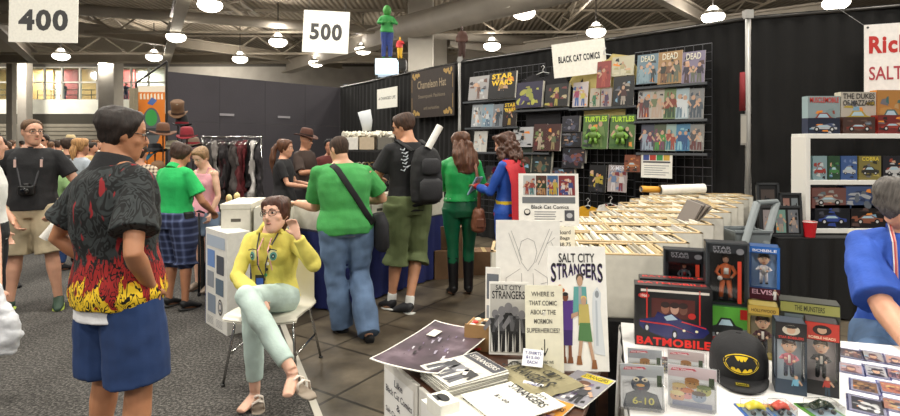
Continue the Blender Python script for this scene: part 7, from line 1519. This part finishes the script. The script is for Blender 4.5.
def crowdart(g, P, w, h):
    for k, (u, v, c) in enumerate(((-.26, -.06, 'c09a68'), (.0, .10, 'b88a50'), (.24, -.04, 'a8a860'), (-.1, -.16, 'c88a8a'), (.14, -.2, '8a9ab0'), (-.3, -.25, 'd0a080'))): g.disc(P, u*w, v*h, .15*w, .13*h, mat(c, .6), .001+.0003*k); g.disc(P, u*w, (v+.08)*h, .15*w, .06*h, mat(('c8b070', '9a6a3a', '6a7a4a', 'b86a3a', '5a4a3a', 'd8c890')[k], .6), .0012+.0003*k); g.disc(P, (u-.04)*w, v*h, .02*w, .015*h, mat('1c1c1c', .5), .003); g.disc(P, (u+.05)*w, v*h, .02*w, .015*h, mat('1c1c1c', .5), .003)
    g.rect(P, -.4*w, -.46*h, .4*w, -.34*h, mat('8a90a8', .4), .003)
blister(621, 664, 366, 1.74, 'clear-packed toy with a goggle-eyed dark blue monster, at the table front', 'a8acb0', monster, rz=.08); blister(668, 716, 368, 1.74, 'clear-packed toy with a group of fuzzy puppets printed on the card', 'c8b8bc', crowdart, rz=-.04)
blister(628, 662, 350, 1.92, 'clear-packed toy standing behind the blue monster pack', '9a9ea4', crowdart, rz=.05); blister(668, 704, 352, 1.90, 'clear-packed toy standing behind the puppet group pack', 'b8a8a8', crowdart, rz=-.03); blister(650, 676, 357, 2.03, 'clear-packed toy wedged between the others under the car kit box', '6a5a5a', monster, rz=.02)
for k, (x0, x1, y0, y1, c, c2, lb) in enumerate(((742, 768, 404, 422, '2a5aa8', 'd8c838', 'blue and yellow carded toy car lying at the bottom edge'), (770, 791, 404, 422, '3a7ac0', 'c84a3a', 'sky-blue carded toy car beside the blue and yellow one'), (805, 838, 402, 422, '4f8a2a', '1c2a1c', 'green carded toy car at the bottom edge below the red-topped box'))):
    c0 = tbase((x0+x1)/2, (y0+y1)/2); w = (x1-x0)/F*c0.y; h = .11; g = G(); g.box((0, 0, .002), (w, h, .003), mat(c, .4)); P = TOP(.0042); g.rect(P, -w*.45, .25*h, w*.45, .46*h, mat(c2, .4), .0004); g.rect(P, -w*.4, -.4*h, w*.4, .15*h, mat('8aa0b0', .3), .0004); o = g.obj('carded_toy_car'); put(o, (c0.x, c0.y, T2), .06*(k-1)); tag(o, lb, 'toy')
    g = G(); g.loft([(-w*.32, 0, .016), (-w*.28, 0, .02), (0, 0, .028), (w*.2, 0, .024), (w*.33, 0, .016)], [(.014, .006), (.017, .008), (.017, .012), (.017, .009), (.014, .006)], mat(c2, .25), side=(0, 1, 0), n=12)
    for sx in (-.2, .2):
        for sy in (-1, 1): g.loft([(sx*w, -.012*h/.11+sy*.016, .011), (sx*w, sy*.020, .011)], [.007, .007], BK, n=10)
    g.obj('toy_car', o, smooth=True); g = G(); g.box((0, -.01, .02), (w*.86, .07, .034), GL); g.obj('blister', o, bevel=.004)
# trading cards in sleeves
cards = [(851, 354, 22, '4a3a3a', ['8a4a3a', 'c8b0a0'], 'dark portrait card at the far edge of the table, nearest the bobblehead boxes', 0, 'fig'), (873, 357, 19, 'a8a0a0', ['6a3a3a', 'c8b0a8'], 'grey portrait card at the far edge before the blue shirt', 1, 'face'), (895, 361, 18, 'c09088', ['3a3a5a', 'a04a4a'], 'pinkish portrait card under the hand of the man in blue', 1, 'face'),
    (851, 369, 22, 'c89a9a', ['7a4a4a', '9a7a8a'], 'pink-tinted oval portrait card in second row', 0, 'face'), (876, 372, 20, 'b8b4b8', ['1c1c22', '4a4a58'], 'card of a dark-suited figure in second row', 1, 'face'), (897, 375, 18, 'a8707a', ['5a2a2a', '3a3a5a'], 'reddish card at the picture edge, second row', 1, 'fig'),
    (865, 387, 25, '8a5a34', ['c08a4a', '4a2a1c', '2c2420'], 'brown group picture card in third row', 0, 'blob'), (893, 389, 24, 'c86a4a', ['e0b060', '8a3a2a'], 'orange group picture card in third row', 0, 'blob'), (867, 406, 32, '26262a', ['d8d8d8', '6a6a70', 'a8a8a8'], 'wide black-and-white group card in front row', 0, 'blob'), (896, 406, 25, 'b86a4a', ['d8a860', '3a2a2a'], 'orange-brown card at the bottom corner of the picture', 0, 'blob')]
for k, (px, py, wp, bg, cs, lb, prt, kd) in enumerate(cards):
    c = tbase(px, py); w = wp/F*c.y; h = w*(1.6 if prt else 1.25); w *= .92; g = G(); g.box((0, 0, .0012), (w, h, .0016), mat('dcdadf', .4)); art(g, TOP(.0024), w*.84, h*.84, bg, cs, seed=200+k, kind=kd, n=2, d=.0002); o = g.obj('trading_card'); put(o, (c.x, c.y, T2+.0005), -.60+.04*math.sin(k*2)); tag(o, lb, 'card', 'sleeved trading cards on the white cloth')
    g = G(); g.box((0, 0, .0011), (w*1.14, h*1.12, .0018), mat('dfe0f0', .05, 0, 'glass')); g.obj('sleeve', o)

# ---------------------------------------------------------------- model car booth at the back
skirt_table('booth_table', 'black-draped table under the white shelf unit', [(3.0, 4.92), (5.5, 4.92), (5.5, 5.36), (3.0, 5.36)], .75, mat('131314', .5, 0, 'cloth'), amp=.02)
SY = 5.12; sx0 = (806-CX)/F*SY; WS = mat('e6e4de', .5); t = thing('shelf_unit', 'white open shelf unit full of model car kits on the black table', 'shelf', (0, 0, 0)); SW = 1.5; sz = [.765, 1.225, 1.665]
for z in sz: g = G(); g.box((sx0+SW/2, SY+.11, z+.02), (SW, .22, .045), WS); g.obj('shelf_board', t, bevel=.003)
for x in (sx0+.02, sx0+SW-.02): g = G(); g.box((x, SY+.11, 1.225), (.045, .222, .92), WS); g.obj('side_panel', t, bevel=.003)
def kitbox(x0, x1, y0, z, lb, bg, cs, title=None, kind='car', dy=0, name='model_kit_box', d=.09, grp='model car kits on the white shelf', **k):
    Y = SY+.02+dy; o, w, h = printed_box(x0, x1, y0, Y, z, d, mat(bg, .4), lb, lambda g, P, w, h: art(g, P, w, h, bg, cs, title, seed=x0, kind=kind, **k), name=name, cat='model kit', turn=0); o['group'] = grp; return o
T_ = 1.7085; M_ = 1.2685; B_ = .8085
kitbox(808, 840, 96, T_, 'pale blue kit box with red lettering and a red car, on the shelf top', '9ab0b4', ['b8442c', 'a8c0c0', '8aa8a8'], 'MUSCLEMOBILE', tcol='c83228', th=.14, dy=.12); kitbox(841, 876, 92, T_, 'cream kit box with dark two-line lettering and a yellow car', 'cfc4b0', ['d8b428', 'd8d0c0', 'b83a30'], 'THE DUKES\nOF HAZZARD', tcol='2a2a2a', th=.13, dy=.12); kitbox(877, 906, 90, T_, 'orange kit box with a teal van on the shelf top', 'd88a30', ['3a7a7a', 'e0a040', 'd8a860'], dy=.12)
kitbox(808, 840, 118, T_, 'dark blue kit box with a silver car in front of the pale blue box', '28304a', ['c8ccd4', '3a4a7a', '4a5a8a']); kitbox(843, 875, 117, T_, 'brown kit box with a red car below the yellow car box', '5a3a30', ['a03a2a', '7a5a4a', '8a4a3a']); kitbox(878, 908, 115, T_, 'red kit box with a red car at the shelf top end', '9a2a24', ['c83a2c', '7a2a28', '3a2a2a'])
for x0, x1, bg, cs, lb in ((813, 827, '8ab0b8', ['c83a30', 'd8e0e0'], 'pale blue carded car with red and white art'), (828, 840, '2f5a3a', ['4aa04a', '3a5a9a'], 'green carded car on the middle shelf'), (841, 857, '3a62b0', ['c8d0d8', '6a8ad0'], 'bright blue carded car with a pale panel'), (859, 881, '9a8a3a', ['3a3a34', 'd8c048'], 'gold carded car lettered in yellow'), (883, 906, '2c2c34', ['d8d8d8', 'c8442c'], 'checkered-flag carded car at the shelf end')): kitbox(x0, x1, 156, M_, lb, bg, cs, 'COBRA' if x0 == 859 else None, tcol='e8d050', name='carded_car', d=.04, grp='carded model cars on the middle shelf')
kitbox(812, 846, 188, B_+.19, 'red and cream kit box stacked on the blue car box', '8a5048', ['a8a49c', '6a7a84', 'b83a34'], d=.12); kitbox(846, 888, 186, B_+.19, 'blue kit box with people printed, stacked on the copper car box', '3f5a94', ['b8bcc4', '6a7484', '2c3c6c'], d=.12, kind='blob', n=2)
kitbox(815, 850, 205, B_, 'dark kit box with a deep blue coupe on the lowest shelf', '1c1e28', ['2a4ab8', '3a3a4a', '55586a'], d=.12); kitbox(851, 886, 205, B_, 'dark kit box with a copper coupe', '221c1e', ['b05a3a', '4a3a38', '6a4a44'], d=.12); kitbox(888, 912, 205, B_, 'dark kit box at the picture edge of the lowest shelf', '22242a', ['7a8a9a', '4a4a52'], d=.12)
g = G(); c = at(808, 232, 5.02); RC = mat('c8202a', .35); g.loft([(0, 0, 0), (0, 0, .01), (0, 0, .135), (0, 0, .14)], [.045, .046, .062, .064], RC, n=24, cap=False); g.loft([(0, 0, .004), (0, 0, .006)], [.044, .044], RC, n=24); g.loft([(0, 0, .134), (0, 0, .006)], [.059, .044], mat('e8e4e0', .4), n=24, cap=False); g.loft([(0, 0, .137), (0, 0, .143)], [.065, .065], mat('e8e0dc', .4), n=24, cap=False); o = g.obj('plastic_cup', smooth=True); put(o, (c.x, 5.0, .751)); tag(o, 'red plastic cup on the black table beside the white shelf', 'cup')
note(at(855, 230, 5.0), .13, .07, [], 'small blank white price card on the black table edge', tilt=-.1).location.z = .751
def framed(x0, x1, y0, Y, z0, n, lb, cs, fr='2c2e30'):
    w = (x1-x0)/F*Y; h = EYE-(y0-HY)/F*Y-z0; x = ((x0+x1)/2-CX)/F*Y; t = thing('picture_frame', lb, 'frame', (x, Y, z0), 0, rx=-.08); g = G(); e = .022
    for s_ in (-1, 1): g.box((s_*(w/2-e/2), 0, h/2), (e, .022, h), mat(fr, .4)); g.box((0, 0, h/2+s_*(h/2-e/2)), (w, .022, e), mat(fr, .4))
    g.obj('frame', t, bevel=.002); g = G(); g.box((0, .004, h/2), (w-.02, .006, h-.02), mat('0f0f11', .5)); 
    for k in range(n): art(g, Matrix.Translation((0, 0, 0)) @ FRONT(0, (-.5+(k+.5)/n)*(w-.05), h/2), (w-.06)/n*.82, h*.74, cs[k], ['2a2a2e', '8a8a90', 'b8a090'], seed=300+k+x0, n=1, kind='face' if n < 3 else 'fig', d=.0008)
    g.obj('pictures', t); g = G(); g.box((0, .05, h*.3), (.03, .004, h*.6), mat(fr, .5), Matrix.Rotation(.35, 3, 'X')); g.obj('easel_back', t); return t
framed(760, 803, 206, 5.0, .751, 3, 'dark frame holding three cards in a row, in front of the other frames', ['a89a9a', '7ab0a0', '7a8088']); framed(758, 781, 183, 5.14, .751, 1, 'taller dark frame behind the three-card frame', ['5a4a44']); framed(781, 803, 193, 5.12, .751, 2, 'low dark frame with two faces beside the white shelf', ['b87a6a', '88949a'])
# red-lettered banner
Yb = LE.pt(LE.hit(880, .2), 0, .2).y; tb = LE.hit(860, .2); rzb = LE.rz*.9; zc = EYE-(70-HY)/F*Yb; g = G(); wB = 1.7; hB = (114-27)/F*Yb
g.box((wB/2, 0, 0), (wB, .01, hB), mat('ebe6e2', .55, 0, 'card')); P = FRONT(-.0065); rr = mat('b8241f', .5)
g.text("*Rick's", .46, .19, P @ Matrix.Translation((.27, .25, .001)), rr); g.text('SALT LAKE', .62, .14, P @ Matrix.Translation((.35, -.05, .001)), mat('a83a44', .5))
o = g.obj('booth_banner'); put(o, LE.pt(tb, zc, .35), rzb); tag(o, 'white banner with red lettering hanging at the picture edge', 'banner')
g = G(); g.rod((.02, 0, hB/2-.02), (-.22, .04, HZ-zc-.06), .003, mat('8a8a8a', .5), 5); g.disc(P, .03, hB/2-.03, .012, .012, mat('3a3a3a', .5), .001); g.obj('cord', o)
# grey folding cart
GP = mat('6d7476', .55); t = thing('folding_cart', 'grey plastic folding cart with raised handle beside the comic boxes', 'cart', (0, 0, 0)); a_ = at(741, 256, 4.0); b_ = at(757, 203, 4.35); x = a_.x
g = G(); dx = V((.0, .0, 0)); g.loft([(2.18, 4.15, .25), a_, b_], [(.03, .015)]*3, GP, n=8); g.loft([(2.42, 4.25, .25), a_+V((.22, .10, 0)), b_+V((.22, .10, 0))], [(.03, .015)]*3, GP, n=8); g.rod(b_, b_+V((.22, .10, 0)), .022, GP, 10); g.obj('handle', t, smooth=False)
g = G(); c = V((2.34, 4.28, .86)); e = .012
g.box((c.x, c.y, c.z-.07), (.26, .22, e), GP)
for s_ in (-1, 1): g.box((c.x+s_*.13, c.y, c.z), (e, .22, .14), GP); g.box((c.x, c.y+s_*.11, c.z), (.26, e, .14), GP); g.box((c.x, c.y+s_*.12, c.z+.07), (.29, .02, .02), GP)
g.obj('tray', t, bevel=.003)
g = G(); g.box((2.34, 4.28, .42), (.30, .28, .36), GP); 
for k in range(4): g.box((2.34, 4.135, .30+.08*k), (.26, .01, .015), mat('565c5e', .6))
g.obj('basket', t, bevel=.01)
for s1 in (-1, 1):
    for s2 in (-1, 1): g = G(); g.loft([(2.34+s1*.13-.012, 4.28+s2*.12, .06), (2.34+s1*.13+.012, 4.28+s2*.12, .06)], [.058, .058], BK, n=18); g.rod((2.34+s1*.13, 4.28+s2*.12, .06), (2.34+s1*.13, 4.28+s2*.12, .25), .012, GP); g.obj('wheel', t, smooth=False)
# things behind the pale pole
g = G(); q = LR.pt(LR.hit(742.5, .12), 0, .12); g.loft([(0, 0, 2.45), (0, 0, 2.0)], [(.03, .02), (.035, .02)], mat('7a1a20', .8, 0, 'cloth'), n=16); o = g.obj('hanging_cloth', smooth=True); put(o, (q.x, q.y, 0), LR.rz); tag(o, 'narrow red cloth hanging beside the pale upright pole', 'cloth')
g = G(); g.box((0, 0, 1.78), (.07, .008, .36), mat('8a8884', .3)); g.box((0, -.005, 1.78), (.055, .004, .32), mat('a8a49c', .3)); o = g.obj('hanging_sleeve'); put(o, (q.x, q.y-.03, 0), LR.rz); tag(o, 'grey plastic sleeve hanging below the narrow red cloth', 'sleeve')
SC.view_settings.view_transform = 'Standard'; SC.view_settings.look = 'None'; SC.view_settings.gamma = 1; SC.view_settings.use_curve_mapping = False
SC.view_settings.exposure = EXPO
SC.cycles.use_denoising = True
SC.cycles.max_bounces = 6
